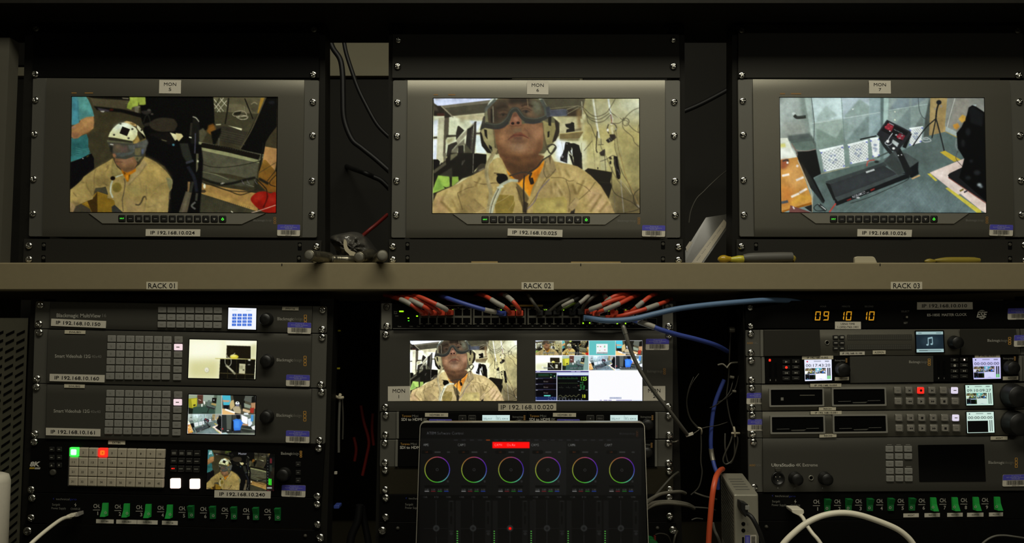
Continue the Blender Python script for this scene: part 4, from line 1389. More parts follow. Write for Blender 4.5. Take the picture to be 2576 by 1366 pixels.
# big sound panels
C.poly([(650,195),(1220,195),(1200,720),(730,800),(670,520)],0x98aaa6, col2=0x6d8078)
C.poly([(650,195),(888,195),(900,365),(680,400)],0xb9cfcc, blur=2)
C.poly([(700,350),(770,265),(860,340),(780,385),(690,400)],0x9db1aa, .9, blur=1.5)
C.poly([(890,195),(1110,195),(1110,330),(905,365)],0xa2b3b6, blur=1)
C.poly([(910,350),(1030,215),(1110,270),(1110,330),(930,360)],0x84978f, .9, blur=1.5)
C.poly([(680,400),(900,365),(905,560),(700,600)],0x94a69c, blur=1)
C.poly([(690,440),(850,520),(900,430),(910,560),(700,600)],0x76897e, .9, blur=1.5)
C.poly([(905,365),(1110,330),(1110,510),(920,540)],0x8fa19d, blur=1)
C.poly([(930,540),(1090,345),(1110,350),(1110,520)],0x748682,.9, blur=1.5)
C.poly([(900,380),(990,430),(920,520)],0x7f918a, .8, blur=1.5)
C.poly([(1110,195),(1200,195),(1195,500),(1110,515)],0x8ba0a0, blur=1)
C.poly([(1110,510),(1195,380),(1195,500)],0x76898a, .8, blur=1.5)
C.line([(660,405),(790,385),(905,365),(1195,318)],4,0xbccdc6,.9)
C.line([(888,195),(905,420),(915,560)],4,0x697b76,.9)
C.line([(1108,200),(1106,510)],3,0x97aaa8,.8)
C.poly([(970,290),(990,288),(978,300)],0xdde8e0)
C.poly([(1195,195),(1222,195),(1218,700),(1195,700)],0x5f716e, blur=.8)
C.poly([(1222,195),(1262,195),(1250,520),(1215,520)],0x9fb8b0, blur=1)
C.poly([(1260,195),(1580,195),(1565,260),(1520,430),(1420,520),(1250,500)],0x84938e, blur=1)
C.poly([(1262,300),(1330,205),(1420,205),(1420,280),(1270,300)],0x74848a, .7, blur=1.5)
C.poly([(1270,300),(1565,255),(1520,430),(1300,400)],0x83958e, .7, blur=1.5)
C.poly([(1300,420),(1430,280),(1430,470),(1350,500)],0x6c7c7a, .8, blur=1.5)
C.poly([(1440,205),(1560,205),(1440,280)],0x6d7b82,.7, blur=1.5)
C.poly([(1440,470),(1520,340),(1540,430),(1480,480)],0x64706a, .8, blur=1.5)
C.line([(1262,302),(1410,278),(1565,254)],4,0xa8bcb4)
C.ell(1308,313,6,5,0xd0d8c0)
C.ell(1308,377,6,6,0xd4dcc0)
C.line([(1490,205),(1500,300),(1530,360),(1590,380),(1620,370)],5,0x454f4e)
C.poly([(1580,195),(1545,360),(1530,520),(1580,520),(1590,300)],0x4a524c, blur=1)
C.poly([(1585,195),(1718,195),(1695,480),(1575,505)],0x9c8a5c, col2=0x8d7a52)
C.poly([(1600,210),(1640,210),(1620,480),(1590,490)],0xa8976a, .6, blur=4)
C.poly([(1718,195),(2015,195),(2015,420),(1780,520),(1700,470)],0x7d8078, blur=.6)
C.poly([(1780,205),(1900,205),(1870,400),(1740,420)],0x868479,.8, blur=5)
C.line([(1778,205),(1740,340),(1715,440)],4,0xbfc6ba)
C.poly([(1700,425),(1790,470),(1790,510),(1700,460)],0x93a09a, blur=.6)
C.line([(1700,470),(1800,515)],6,0x9a8a48)
C.poly([(1690,430),(1705,428),(1700,470),(1685,470)],0xa38e5e)
# floor
C.poly([(740,800),(1200,690),(1420,590),(1580,500),(1700,470),(1800,520),(2030,620),(2030,1110),(660,1110),(680,830)],0x586864)
C.poly([(1000,1110),(1400,850),(1800,1000),(2000,1110)],0x68797a, .8, blur=16)
C.poly([(690,830),(900,760),(1200,720),(1200,800),(760,900)],0x56665e, .7, blur=6)
C.poly([(1400,600),(1600,520),(1800,620),(1560,760),(1480,700)],0x55625e, .8, blur=8)
for k in range(14):
    C.line([(900 + 75 * k, 1110),(1250 + 55 * k, 820 + 6 * k)],3,0x7b8c8c, .35, sm=False)
for k in range(18):
    C.line([(1500 + 22 * k, 1110),(1200 + 40 * k, 830)],2,0x4e5c5a, .25, sm=False)
# left: pipe, dark screen, desk
C.ell(518,328,15,11,0xc9d6ce, blur=.5)
C.line([(520,340),(545,358),(612,352)],24,0x2a2f2b, blur=.5)
C.line([(540,352),(600,350)],6,0x4b524e, .8, blur=.5)
C.poly([(480,530),(660,500),(690,560),(690,640),(540,640)],0x515d57, blur=.8)
C.poly([(500,560),(660,540),(685,590),(690,620),(540,620)],0x5f6f66, blur=.5)
C.poly([(470,500),(640,480),(660,510),(480,540)],0x4a5350,.9, blur=2)
C.poly([(535,630),(690,610),(730,800),(670,830),(760,1010),(750,1030),(640,900),(560,740)],0x0d0f0f, blur=.5)
C.poly([(600,740),(660,840),(755,1020),(740,1030),(610,850)],0x242a29,.8, blur=.6)
C.line([(655,205),(670,330),(678,420),(672,560)],5,0x4a514c)
C.line([(500,570),(530,610),(620,620),(690,605)],5,0x8d7f74)
C.line([(500,560),(545,640),(530,660)],6,0x77685c)
C.poly([(408,520),(468,518),(510,620),(550,680),(408,690)],0xd5dcc8)
C.poly([(412,565),(450,560),(455,590),(412,595)],0xd2cf6a, .8, blur=1.5)
C.poly([(412,600),(510,600),(545,670),(412,680)],0xe4ece0,.7, blur=3)
C.poly([(408,690),(545,668),(660,1000),(658,1030),(420,1090)],0xb98846)
C.poly([(450,740),(560,720),(620,880),(480,940)],0xcf9f62,.7, blur=8)
C.poly([(415,880),(520,920),(500,1040),(420,1060)],0xb67436,.7, blur=8)
C.poly([(540,960),(650,960),(655,1000),(470,1060)],0xc79a3e, .7, blur=5)
C.poly([(415,690),(470,680),(480,720),(450,760),(415,760)],0x8a4a34,.8, blur=3)
C.line([(430,700),(470,690),(465,720)],12,0x3b3430, blur=1)
C.ell(468,712,9,9,0xe4e4da)
for q in ([(425,815),(482,803)],[(535,850),(595,825)],[(497,980),(560,952)],[(562,948),(620,915)],[(540,745),(550,730)]):
    C.line(q, 17,0xe4ddd0,.95, blur=.4)
C.poly([(420,1090),(658,1020),(660,1040),(480,1085),(425,1105)],0x8e5c1c)
C.poly([(418,1015),(470,1005),(475,1025),(420,1035)],0x4c5255, blur=.4)
C.poly([(490,1045),(640,1095),(660,1110),(480,1110)],0x6d4742)
C.line([(510,1055),(522,1075)],10,0xd6d0cc, blur=.5)
C.line([(548,690),(600,810),(655,950),(660,1105)],7,0xb3a88c)
C.poly([(600,1060),(660,1040),(660,1100),(640,1090)],0x20221f)
# air filters
for q, d in (([(713,612),(905,570),(918,745),(750,782)],1),([(935,568),(1095,530),(1100,690),(955,722)],1),([(1112,520),(1185,512),(1185,660),(1135,668)],.8),([(1420,440),(1528,425),(1512,550),(1420,578)],.8)):
    C.poly([q[0], q[1], lerpq(q, 1,.09), lerpq(q, .05,.12)],0xe9f6f0)
    C.poly([lerpq(q, .06,.12), lerpq(q, 1,.08), q[2], q[3]],0xaab4b0, blur=.3)
    for k in range(14):
        C.line([lerpq(q, .06 + k * .067,.12), lerpq(q, .06 + k * .067,1)],3,0x7f8a88,.8, sm=False)
    n = 6
    for k in range(-n, n + 1):
        a, b_ = k / n, k / n + 1
        a0, b0 = max(a, 0), min(b_, 1)
        if b0 > a0:
            C.line([lerpq(q, .06 + a0 * .94,.1 + (a0 - a) * .9), lerpq(q, .06 + b0 * .94,.1 + (b0 - a) * .9)],5,0xe8f0ea, sm=False)
            C.line([lerpq(q, .06 + a0 * .94,1 - (a0 - a) * .9), lerpq(q, .06 + b0 * .94,1 - (b0 - a) * .9)],5,0xe8f0ea, sm=False)
    C.line([lerpq(q, .06,1), q[2]],6,0xe4ece8, sm=False)
    for u, v in ((.08,.15),(.95,.12),(.08,.97),(.95,.95)):
        C.ell(*lerpq(q, u, v),8,6,0x3c46a8,.7, blur=.5)
    for u, v in ((.45,.38),(.6,.4),(.36,.55),(.62,.6),(.5,.7)):
        C.ell(*lerpq(q, u, v),10,9,0x5a6688,.55, blur=1)
C.line([(730,800),(950,745)],5,0xa59f80)
# treadmill
C.poly([(765,860),(1190,720),(1230,700),(1250,725),(1240,740),(790,895)],0x3a4140)
C.poly([(775,890),(1220,735),(1330,800),(840,990)],0x313536)
C.poly([(820,890),(1200,760),(1290,800),(870,970)],0x373c3e, .9, blur=4)
C.poly([(765,870),(800,880),(845,995),(830,1010)],0x181b1b)
C.poly([(835,990),(1340,800),(1420,785),(1420,830),(850,1050),(840,1025)],0x15181a)
C.poly([(838,985),(1350,795),(1395,800),(860,1015)],0x434b4a)
C.poly([(1220,700),(1300,620),(1400,640),(1495,700),(1490,745),(1330,810),(1250,740)],0x464e4d, blur=.5)
C.poly([(1225,705),(1290,630),(1390,780),(1335,810)],0x3a413f, blur=.5)
C.poly([(1395,650),(1495,700),(1490,770),(1410,760)],0x49524f, blur=.6)
C.poly([(1420,755),(1492,703),(1488,760),(1495,800),(1440,830),(1400,820)],0x14181a, blur=.5)
C.poly([(1310,610),(1350,600),(1445,790),(1420,830),(1390,800)],0x1a1d1d, blur=.4)
C.line([(1380,595),(1428,480)],30,0x161818, blur=.4)
C.poly([(1165,490),(1245,375),(1435,470),(1425,500),(1330,625),(1280,620),(1220,540)],0x26282b, blur=.4)
C.poly([(1200,460),(1250,388),(1415,475),(1360,545),(1260,490)],0x141416)
C.line([(1035,530),(1165,502)],10,0x171a1a)
C.line([(1170,670),(1280,620)],12,0x49544f)
C.line([(1190,510),(1230,580),(1280,640)],26,0x232727, blur=.5)
C.poly([(1225,440),(1255,400),(1300,425),(1280,470),(1240,450)],0x7d2a34, blur=.6)
for x, y in ((1235,430),(1258,412),(1258,445),(1278,430)):
    C.rect(x - 7, y - 4, x + 7, y + 4,0xb04450,.8)
C.line([(1262,400),(1300,420)],6,0x8f9698)
C.poly([(1318,505),(1345,480),(1390,500),(1370,535),(1330,525)],0x752c36, blur=.6)
for x, y, c in ((1318,495,0xc9ccd0),(1350,505,0xb04450),(1345,520,0x9aa0a6),(1330,508,0xb03a48),(1365,500,0x8a9096)):
    C.rect(x - 8, y - 5, x + 8, y + 5, c, .8)
for k in range(3):
    C.line([(1300 + 25 * k, 450 + 12 * k),(1320 + 25 * k, 462 + 12 * k)],6,0x606a6c)
C.poly([(1292,530),(1340,560),(1325,590),(1283,555)],0xaab4b2, blur=.4)
C.line([(1290,480),(1262,520),(1250,550)],6,0xc2c8c8)
C.line([(1250,540),(1230,560),(1260,575),(1285,560)],5,0xb4babc)
C.ell(1252,545,12,12,0xdadfda, blur=.4)
C.ell(1298,600,11,9,0xe4e8e2, blur=.4)
for x, y in ((1335,655),(1360,650),(1268,465)):
    C.ell(x, y, 5,5,0xd4d8d4)
C.line([(1082,788),(1148,766)],14,0xb9c0bc)
C.line([(1088,740),(1100,700),(1150,690)],7,0xb84a40)
C.ell(1165,705,18,10,0x262a28, blur=.8)
C.text('NORAMCO', 978,1080,992,20,0xd8dcdc, .01, yb2=952, shear=.2)
C.line([(1085,950),(1105,942)],4,0x9a9e9e)
C.poly([(930,1005),(965,990),(968,1000),(935,1012)],0x8a2420, blur=.5)
C.poly([(1115,925),(1150,910),(1150,920),(1120,935)],0x8a2a24, blur=.5)
C.ell(1020,986,14,6,0xd2d8d4, blur=.4)
C.line([(960,1030),(1100,985),(1250,920),(1400,850),(1425,810)],6,0x343c3a)
C.line([(846,1030),(795,1100)],10,0xa84238)
C.line([(715,1040),(770,1088)],24,0x2c3130, blur=.3)
C.line([(712,1035),(768,1080)],6,0xc0c8c0)
C.line([(760,1085),(700,1090),(675,1065),(700,1040),(740,1050)],6,0x23292a)
C.poly([(1435,835),(1500,805),(1508,815),(1445,842)],0xb89a6c)
# tripod, cable, drapes
C.ell(1652,240,20,18,0x171b20, blur=.5)
C.line([(1650,250),(1635,300),(1628,370)],12,0x1a1c1c)
C.line([(1625,370),(1540,450),(1448,580)],9,0x1d2020)
C.line([(1628,370),(1610,460),(1597,520)],9,0x1d2020)
C.line([(1630,370),(1665,500),(1698,640)],10,0x232626)
C.ell(1670,270,8,10,0x8d8a80, blur=.5)
C.ell(1622,290,6,7,0x8d8a80, blur=.5)
C.line([(1525,520),(1560,515),(1590,540),(1540,550),(1520,530),(1570,530)],6,0xa9b0ae, blur=.3)
C.poly([(1660,630),(1700,618),(1825,690),(1770,705)],0xac9838)
C.poly([(1580,790),(1860,675),(1860,750),(1720,810),(1780,860),(2025,1020),(2025,1110),(1980,1085),(1820,955),(1800,965)],0xcdbcb0)
C.poly([(1600,790),(1700,760),(1800,900),(1960,1050),(1900,1010)],0xd9cdc4,.7, blur=5)
C.poly([(1560,798),(1585,795),(1640,850),(1625,857)],0xb9b048)
C.poly([(1702,912),(1722,905),(1980,1085),(1985,1105),(1950,1105)],0xb6ad48)
C.poly([(1722,810),(1735,795),(1850,740),(2030,990),(2030,1030),(1730,830)],0x1b1c1e)
C.line([(1725,828),(2025,1032)],7,0x6e3a30,.8)
C.line([(1815,935),(1845,920)],14,0x6e6434)
C.line([(1848,945),(1875,930)],12,0x35343a)
C.poly([(1885,280),(1920,258),(2012,320),(2030,500),(2030,1020),(1810,830),(1850,680),(1800,600),(1790,480),(1830,430),(1870,340)],0x060708, blur=.6)
C.poly([(1885,290),(1920,270),(2000,330),(1990,430),(1900,400)],0x15181a, .9, blur=2)
C.poly([(1910,260),(1945,255),(1940,272)],0x9aa6a4, blur=.4)
C.poly([(1805,370),(1835,335),(1862,350),(1858,385),(1830,400)],0xb89446, blur=.8)
C.poly([(1762,415),(1800,402),(1815,430),(1790,455),(1768,440)],0xb5873c, blur=.8)
C.line([(1790,520),(1785,580),(1800,620)],8,0x8e9490,.7, blur=.8)
C.line([(1800,620),(1785,680),(1835,740)],4,0x4a4444)
for x, y, rx, ry, c in ((1968,885,18,13,0xa4b0b0),(1982,900,14,9,0x7e8a8c),(1950,790,26,20,0x25282a),(1880,830,22,16,0x202426),(1905,700,14,12,0x22262a),(1880,470,20,30,0x1c1f22),(1840,560,16,30,0x1c1f20)):
    C.ell(x, y, rx, ry, c, .9, blur=2)
C.grade(.22,.04)
C.soften(0.36,.012)

QA, QB, QC = [(180.5,243.2),(697.8,244.8),(694.2,535.4),(175.4,533.6)],[(1090,247.4),(1607.8,248),(1609.4,536.6),(1087.5,536.4)],[(1961.2,245.6),(2475.6,246.8),(2481,535.4),(1965.7,534.4)]

# ------------------------------------------------------------------ pictures on the small displays
# shelf with a screen against a pale wall (router, first)
D1 = Pic(466,846,656,960,2,0xdcd9a0)
D1.T(465,845,5.2526)
D1.poly([(40,40),(950,40),(950,570),(40,570)],0xf4f4cf)
D1.poly([(40,60),(500,60),(460,300),(60,300)],0xfdfde6,.9, blur=8)
D1.poly([(40,330),(460,310),(450,570),(40,570)],0xd3d096,.95, blur=10)
D1.poly([(520,60),(950,60),(940,110),(540,120)],0xfdfdec, .9, blur=4)
D1.poly([(870,130),(940,100),(930,300),(870,300)],0xcccb98,.9, blur=5)
D1.poly([(552,125),(868,135),(866,305),(545,290)],0x191409)
D1.poly([(600,180),(640,180),(640,230),(600,230)],0x2b2614,.8, blur=3)
D1.poly([(465,300),(930,310),(915,572),(450,566)],0x0d0b06)
D1.line([(400,297),(470,300),(930,308)],9,0xc4bb6c)
D1.line([(460,490),(700,500),(920,508)],7,0x5c5432)
for x in (568,685,800):
    D1.line([(x, 310),(x - 8,570)],7,0x2e2916)
D1.ell(650,275,56,28,0xd9c93c, blur=.4)
D1.ell(640,262,40,16,0xf0e878, blur=.6)
D1.line([(600,265),(640,245),(662,226)],7,0xd0ccac)
D1.line([(545,245),(565,280),(590,290)],12,0x9a9478, blur=.4)
D1.line([(528,305),(535,370),(580,400),(610,360),(608,310)],8,0xb4b49c)
D1.line([(540,385),(600,440),(665,505)],26,0x8f8d70, blur=.4)
D1.line([(555,400),(640,470)],14,0xc8c6a4, blur=.3)
D1.poly([(718,365),(798,370),(793,500),(712,495)],0xc0bd96)
D1.poly([(725,390),(770,392),(766,440),(722,436)],0x8f8c6a, .7, blur=1)
D1.rect(762,440,784,460,0x55523a)
D1.ell(850,318,18,12,0xd8d8c4, blur=.4)
D1.line([(830,380),(860,378)],10,0x9a9a8c, blur=.4)
D1.ell(290,452,32,38,0xb9b48a, blur=.5)
D1.ell(287,448,27,32,0xe9e8d0, blur=.4)
D1.ell(288,455,10,10,0xc6c4a8, blur=.5)
D1.soften(.4)
QD1 = [(476.9,853.8),(645.2,857.4),(641.6,953.6),(473,950.6)]

# four camera tiles (router, second)
T1 = Pic(0,0,160,90,3,0x70826c)          # yellow corner of the room
T1.poly([(0,0),(160,0),(160,90),(0,90)],0x4c5c4c)
T1.poly([(60,0),(125,0),(120,30),(70,34)],0x8fa090, blur=2)
T1.poly([(0,0),(45,0),(40,18),(0,22)],0x8f9e80, blur=1)
T1.poly([(0,18),(44,14),(42,52),(30,66),(4,70)],0x8c8a1e)
T1.poly([(14,20),(42,16),(40,50),(20,60)],0xbcb62c)
T1.poly([(24,46),(36,44),(34,52),(24,54)],0x2c2a10)
T1.poly([(44,0),(72,0),(70,40),(48,44)],0x4a2a20, blur=1)
T1.line([(50,22),(62,26)],3,0xd8c8b0)
T1.poly([(0,60),(24,64),(20,90),(0,90)],0x10160f)
T1.poly([(24,58),(120,50),(130,90),(20,90)],0x2c4438)
T1.poly([(62,44),(70,43),(68,56),(63,56)],0xe8ece0)
T1.poly([(72,30),(80,30),(82,40),(76,48)],0xe8e6dc)
T1.poly([(94,26),(104,24),(102,48),(92,48)],0x55625a)
T1.poly([(115,14),(136,14),(134,40),(114,36)],0x0f0d0a)
T1.rect(121,22,125,28,0xc0c8d0)
T1.poly([(112,38),(138,42),(134,52),(110,46)],0xa28c50)
T1.poly([(86,48),(130,58),(126,70),(88,60)],0x252a28)
T1.line([(90,50),(128,60)],3,0x6b7672)
T1.line([(100,62),(90,88)],4,0x191c1a)
T1.poly([(140,0),(160,0),(160,90),(128,90)],0x6c8672, blur=1)
T1.line([(64,84),(100,85)],4,0x223028)
T2 = Pic(0,0,160,90,3,0x4a4436)          # top view of the desk
T2.poly([(0,0),(160,0),(160,90),(0,90)],0x3c3a2c)
T2.poly([(34,30),(62,18),(60,50),(40,70)],0xb09a66, blur=.6)
T2.poly([(52,0),(110,0),(108,40),(60,50)],0x11110d, blur=1)
T2.poly([(0,0),(40,0),(42,24),(34,46),(6,46)],0x3aa2b8)
T2.poly([(2,22),(40,24),(32,32),(6,32)],0xb08868, blur=.5)
T2.poly([(6,46),(34,46),(30,64),(8,62)],0x0c0d12)
T2.poly([(112,0),(160,0),(142,36),(104,24)],0x484c44)
T2.poly([(142,8),(160,0),(160,40),(140,40)],0x0c0c0a)
T2.poly([(104,36),(138,48),(134,62),(102,54)],0x75806e)
T2.poly([(138,36),(160,34),(160,62),(140,66)],0x9c7450, blur=1)
T2.poly([(134,60),(154,58),(150,84),(134,82)],0x8c2418, blur=1)
T2.poly([(100,62),(134,72),(130,84),(98,74)],0xc0a478)
T2.poly([(90,40),(104,24),(106,60),(92,64)],0x0f0f0e)
T2.poly([(50,60),(64,50),(82,52),(90,70),(88,86),(60,84)],0xa09474, blur=.5)
T2.ell(73,38,10,9,0xe2e6e0)
T2.ell(74,34,3,3,0x202020)
T2.poly([(65,42),(82,42),(80,52),(68,52)],0x5c5c6c, blur=.6)
T2.poly([(0,62),(20,64),(60,80),(62,90),(0,90)],0xc9a86e)
T2.line([(14,66),(60,82)],8,0xe8e8e0)
T2.poly([(60,82),(94,88),(94,90),(60,90)],0x2a2824)
T2.poly([(104,82),(124,82),(126,90),(104,90)],0xc8d4d0)
T2.poly([(0,70),(60,86),(60,90),(0,90)],0xd8a868,.8, blur=1)
T4 = Pic(0,0,160,90,3,0x2d302c)          # man in a blue shirt seen from behind
T4.poly([(0,0),(52,0),(50,90),(0,90)],0x1c201e)
T4.poly([(22,0),(48,0),(44,66),(24,66)],0x444a42, blur=1)
T4.poly([(78,0),(160,0),(160,50),(90,46)],0x5a665c)
T4.poly([(94,0),(124,12),(122,44),(96,34)],0xe8eef0)
T4.poly([(124,20),(138,16),(146,40),(134,56),(126,50)],0xc8d4dc)
T4.poly([(140,0),(156,0),(150,30),(138,30)],0x3a7ab0)
T4.poly([(152,0),(160,0),(160,50),(152,40)],0x57604e)
T4.poly([(68,0),(88,0),(90,18),(72,20)],0x0d0d10)
T4.poly([(54,24),(70,18),(90,22),(104,40),(94,50),(88,70),(60,72),(52,46)],0x2b66c4)
T4.poly([(60,26),(84,26),(84,60),(62,60)],0x3f86e0,.7, blur=3)
T4.line([(98,44),(126,46)],7,0xa87e60)
T4.poly([(48,22),(56,30),(56,76),(46,74)],0x0c0d10)
T4.poly([(90,56),(140,52),(156,66),(130,84),(96,74)],0x20241f, blur=.6)
T4.line([(92,60),(150,70)],4,0x50584c)
T4.poly([(56,72),(90,70),(92,84),(54,84)],0x1a1c22)
T4.poly([(0,84),(160,82),(160,90),(0,90)],0x6a7262, blur=.8)
T4.poly([(0,82),(20,80),(32,88),(0,90)],0xa8c0bc)
T4.line([(24,72),(34,72)],4,0xb8b8b0)
T4.poly([(140,54),(160,48),(160,70),(146,66)],0xd0d4d0)
T4.ell(4,64,3,4,0xb02424)
QT = rect(0,0,160,90)
D2 = Pic(466,985,656,1100,3,0xe8e8e8)
D2.T(465,985,5.2526)
y_ = 845 + 0
sh = (985 - 845) * 5.2526
for src, sq, x0, y0, x1, y1, g in ((T1, QT, 46,780,488,1032,1.0),(T2, QT, 494,786,936,1040,1.08),(C, QC, 38,1036,484,1292,1.12),(T4, QT, 488,1042,930,1304,1.1)):
    D2.paste(src.gain(g, .9), sq, x0, y0 - sh, x1, y1 - sh)
D2.soften(.25)
QD2 = [(475.3,992.6),(643,996.4),(640.6,1093.4),(470.6,1090.4)]

# keypad page on the multiview unit
D3 = Pic(570,772,648,832,4,0xf2f5ff)
D3.T(60,740,3.3026)
for r in range(4):
    for c in range(4):
        x, y = 1750 + 43 * c - 1.4 * r, 174 + 27 * r
        D3.rect(x - 17, y - 10, x + 17, y + 10,0x3c6cd6)
        D3.text(str(c * 4 + r + 1), x - (4 if c * 4 + r < 9 else 7), x + (4 if c * 4 + r < 9 else 7), y + 5,9,0xe8f0ff)
D3.line([(1730,131),(1775,131)],6,0xc0d6e6, sm=False)
D3.line([(1848,135),(1890,135)],6,0xc0d6e6, sm=False)
D3.soften(.3,.006)
QD3 = [(574.8,774),(645,775.8),(643.8,829.4),(573.3,827.8)]

# programme monitor of the control panel: the seated man with sound meters
D4 = Pic(515,1125,700,1240,3,0)
D4.T(0,1080,3.0667)
D4.paste(A.gain(1.0,1.0), QA, 1592,155,2125,478)
D4.poly([(1700,155),(2060,155),(2060,210),(1700,205)],0x060606,.55, blur=3)
D4.rect(2054,215,2122,480,0x0a0c0c, .85)
D4.text('Master', 1840,1903,196,16,0xf4f4ff)
D4.line([(1618,190),(1620,172),(1632,168),(1630,186)],4,0xe8f0f4, sm=False)
D4.ell(1615,190,4,4,0xe8f0f4)
D4.ell(1628,187,4,4,0xe8f0f4)
D4.rect(2072,380,2082,430,0x3cf032)
D4.rect(2085,382,2095,432,0x3cf032)
D4.rect(2082,225,2098,262,0x6a2228,.9)
D4.rect(2080,275,2098,325,0x283028,.9)
for k in range(9):
    D4.rect(2064,240 + 22 * k, 2068,243 + 22 * k, 0xb8b8b0)
D4.rect(2060,446,2098,458,0x9aa09c)
D4.line([(2120,380),(2112,474),(2060,470)],4,0x8a1a30,.8)
D4.soften(.3)
QD4 = [(523.4,1131.6),(691.8,1142),(688.6,1235),(519.2,1230.4)]

# eight-way overview with a patient monitor and a blank page
MV = Pic(1344,853,1620,1013,3,0xfcfcff)
MV.T(1340,850,8.2793)
tl = [(B, QB, 58,58,612,362,1.02),(A, QA, 618,58,1165,362,1.35),(None, None, 1175,58,1722,362,1),(T2, QT, 1732,60,2284,366,1.2),
      (D1, QD1,58,372,608,675,1.08),(T1, QT, 618,378,1162,675,1.15),(C, QC, 1178,378,1722,675,1.2),(T4, QT, 1732,378,2284,675,1.15)]
for src, sq, x0, y0, x1, y1, g in tl:
    if src is None:
        MV.rect(x0, y0, x1, y1,0x64c2c2)
        continue
    t_ = (1.0,1.0,1.0) if y0 < 100 else ((1.0,1.02,1.12) if src is not T4 else (1,1,1.1))
    MV.paste(src.gain(g, .88, t_), sq, x0, y0, x1, y1)
MV.poly([(1325,125),(1562,125),(1562,330),(1325,330)],0xf4f8f8)
for x, y, c in ((1357,182,0x3c9c5c),(1413,182,0xb83a4a),(1500,168,0x58d088),(1498,190,0x48b878),(1396,262,0xb4e070),(1503,252,0xe06070)):
    MV.ell(x, y, 14 if y < 240 else 12,10, c, .9, blur=.4)
for x0, x1, y, s_ in ((220,450,312, 'MOBILE FACE UP'),(750,1030,312, 'MOBILE FACE DOWN'),(1335,1560,314, 'COMMAND COMP'),(1868,2060,312, 'OVER MAIN'),(228,440,628, 'CHAIR TOP TV'),(760,1022,628, 'CHAIR REST DOOR'),(1315,1585,628, 'ABOVE POOL LEFT'),(1800,2160,628, 'ABOVE POOL RIGHT')):
    MV.rect(x0, y - 18, x1, y + 18,0x202830,.45)
    MV.text(s_, x0 + 8, x1 - 8, y + 12,22,0xe4e8ec)
MV.rect(58,690,1165,716,0x2a2470)
MV.rect(80,695,155,707,0xd8d8f0)
MV.rect(800,695,880,707,0xb8b8e0)
MV.rect(905,695,1000,707,0xb8b8e0)
MV.rect(58,726,497,1300,0x05050c)
MV.rect(58,730,495,832,0x08130e)
for k in range(3):
    MV.rect(58,842 + 118 * k, 495,950 + 118 * k, 0x040308)
    MV.rect(64,846 + 118 * k, 104,858 + 118 * k, 0xb8bcc8)
    MV.rect(104,846 + 118 * k, 215,857 + 118 * k, 0x34343c)
    MV.text('Except', 232,324,920 + 118 * k, 26,0xb0aca0,.01)
    MV.rect(58,835 + 118 * k, 497,840 + 118 * k, 0x6a6aa0)
    MV.poly([(240,880 + 118 * k),(440,876 + 118 * k),(420,896 + 118 * k),(250,896 + 118 * k)],0x46100c, .5, blur=3)
MV.rect(235,1192,372,1216,0x6cf0dc)
MV.rect(58,1228,497,1300,0x1c2858)
for x, y in ((335,1236),(415,1236),(460,1250),(375,1252),(330,1278),(395,1286),(460,1280),(72,1276),(72,1240)):
    MV.rect(x - 14, y - 5, x + 14, y + 5,0x8a9cc4,.8)
for k in range(22):
    MV.line([(120 + k * 10,775),(124 + k * 10,745 + 12 * (k % 3)),(128 + k * 10,780)],4,0x3c9a68,.8, sm=False)
for k in range(22):
    MV.line([(120 + k * 10,800),(128 + k * 10,792)],5,0x64703c, .8, sm=False)
MV.text('71', 362,400,782,24,0x48c890)
MV.rect(445,785,465,808,0x8ad0a0)
MV.rect(368,808,392,834,0xd8dc9c)
MV.rect(500,724,1165,780,0xc6d6ec)
MV.rect(545,750,830,772,0xf4f8ff)
MV.rect(845,750,1155,772,0xe4ecf8)
MV.rect(510,780,1162,1302,0x040506)
MV.rect(510,780,1162,796,0x2a3076)
for k in range(18):
    x = 530 + k * 23
    MV.line([(x, 845),(x + 8,815 + 7 * (k % 4)),(x + 12,862),(x + 20,848)],5,0x3a9a4c, .9, sm=False)
    MV.line([(x, 935),(x + 10,945 + 6 * (k % 2)),(x + 20,938)],5,0x5a7a42,.9, sm=False)
for x0 in (545,690,830):
    MV.line([(x0,1030),(x0 + 50,1035),(x0 + 55,1005),(x0 + 65,1045),(x0 + 95,1032)],5,0x5a6450,.9, sm=False)
MV.line([(530,1220),(580,1195),(620,1230),(660,1225),(690,1195),(730,1228),(770,1195),(810,1228),(855,1195),(900,1228),(950,1185)],8,0x8a8a5c, .9)
MV.text('125', 1012,1128,888,76,0xa6fc3c, .02)
MV.text('8', 1034,1054,942,34,0x4ce04c)
MV.text('8', 1034,1054,985,34,0x4ce04c)
MV.text('18', 1034,1102,1248,68,0xe6f03c, .02)
for x, y, c in ((1005,930,0x3c9a50),(1005,975,0x3c9a50),(1005,1005,0x3cb45c),(1070,1005,0x3cc45c),(1012,1035,0x3cb45c),(1065,1035,0x3cc45c),(1010,1065,0x3c9a50),(1062,1065,0x3cc45c),(980,1085,0xb8c0c0),(1125,1085,0x8a9090),(955,905,0x6a7a80),(955,995,0x7a4a40),(960,1180,0x6a6a4c)):
    MV.rect(x - 20, y - 7, x + 20, y + 7, c, .85)
for k in range(8):
    MV.rect(545 + 66 * k, 1270,566 + 66 * k, 1284,0x8a9298,.9)
    MV.rect(535 + 66 * k, 1290,580 + 66 * k, 1300,0x3c4460,.9)
MV.text('EVO COMP', 535,700,1262,24,0xb0b4b8)
MV.rect(497,720,503,1304,0xc8ccf0)
MV.rect(1166,680,1175,1310,0xe8ecff)
MV.rect(58,1304,1165,1312,0xaab4e8)
MV.rect(1600,1236,1850,1268,0x7a88b0,.8)
MV.text('ECLINICAL COMP', 1606,1844,1262,20,0xf4f8ff)
for x0, x1 in ((1400,1440),(1480,1560),(1575,1645),(1740,2070)):
    MV.rect(x0,1292, x1,1304,0x5048a0,.75)
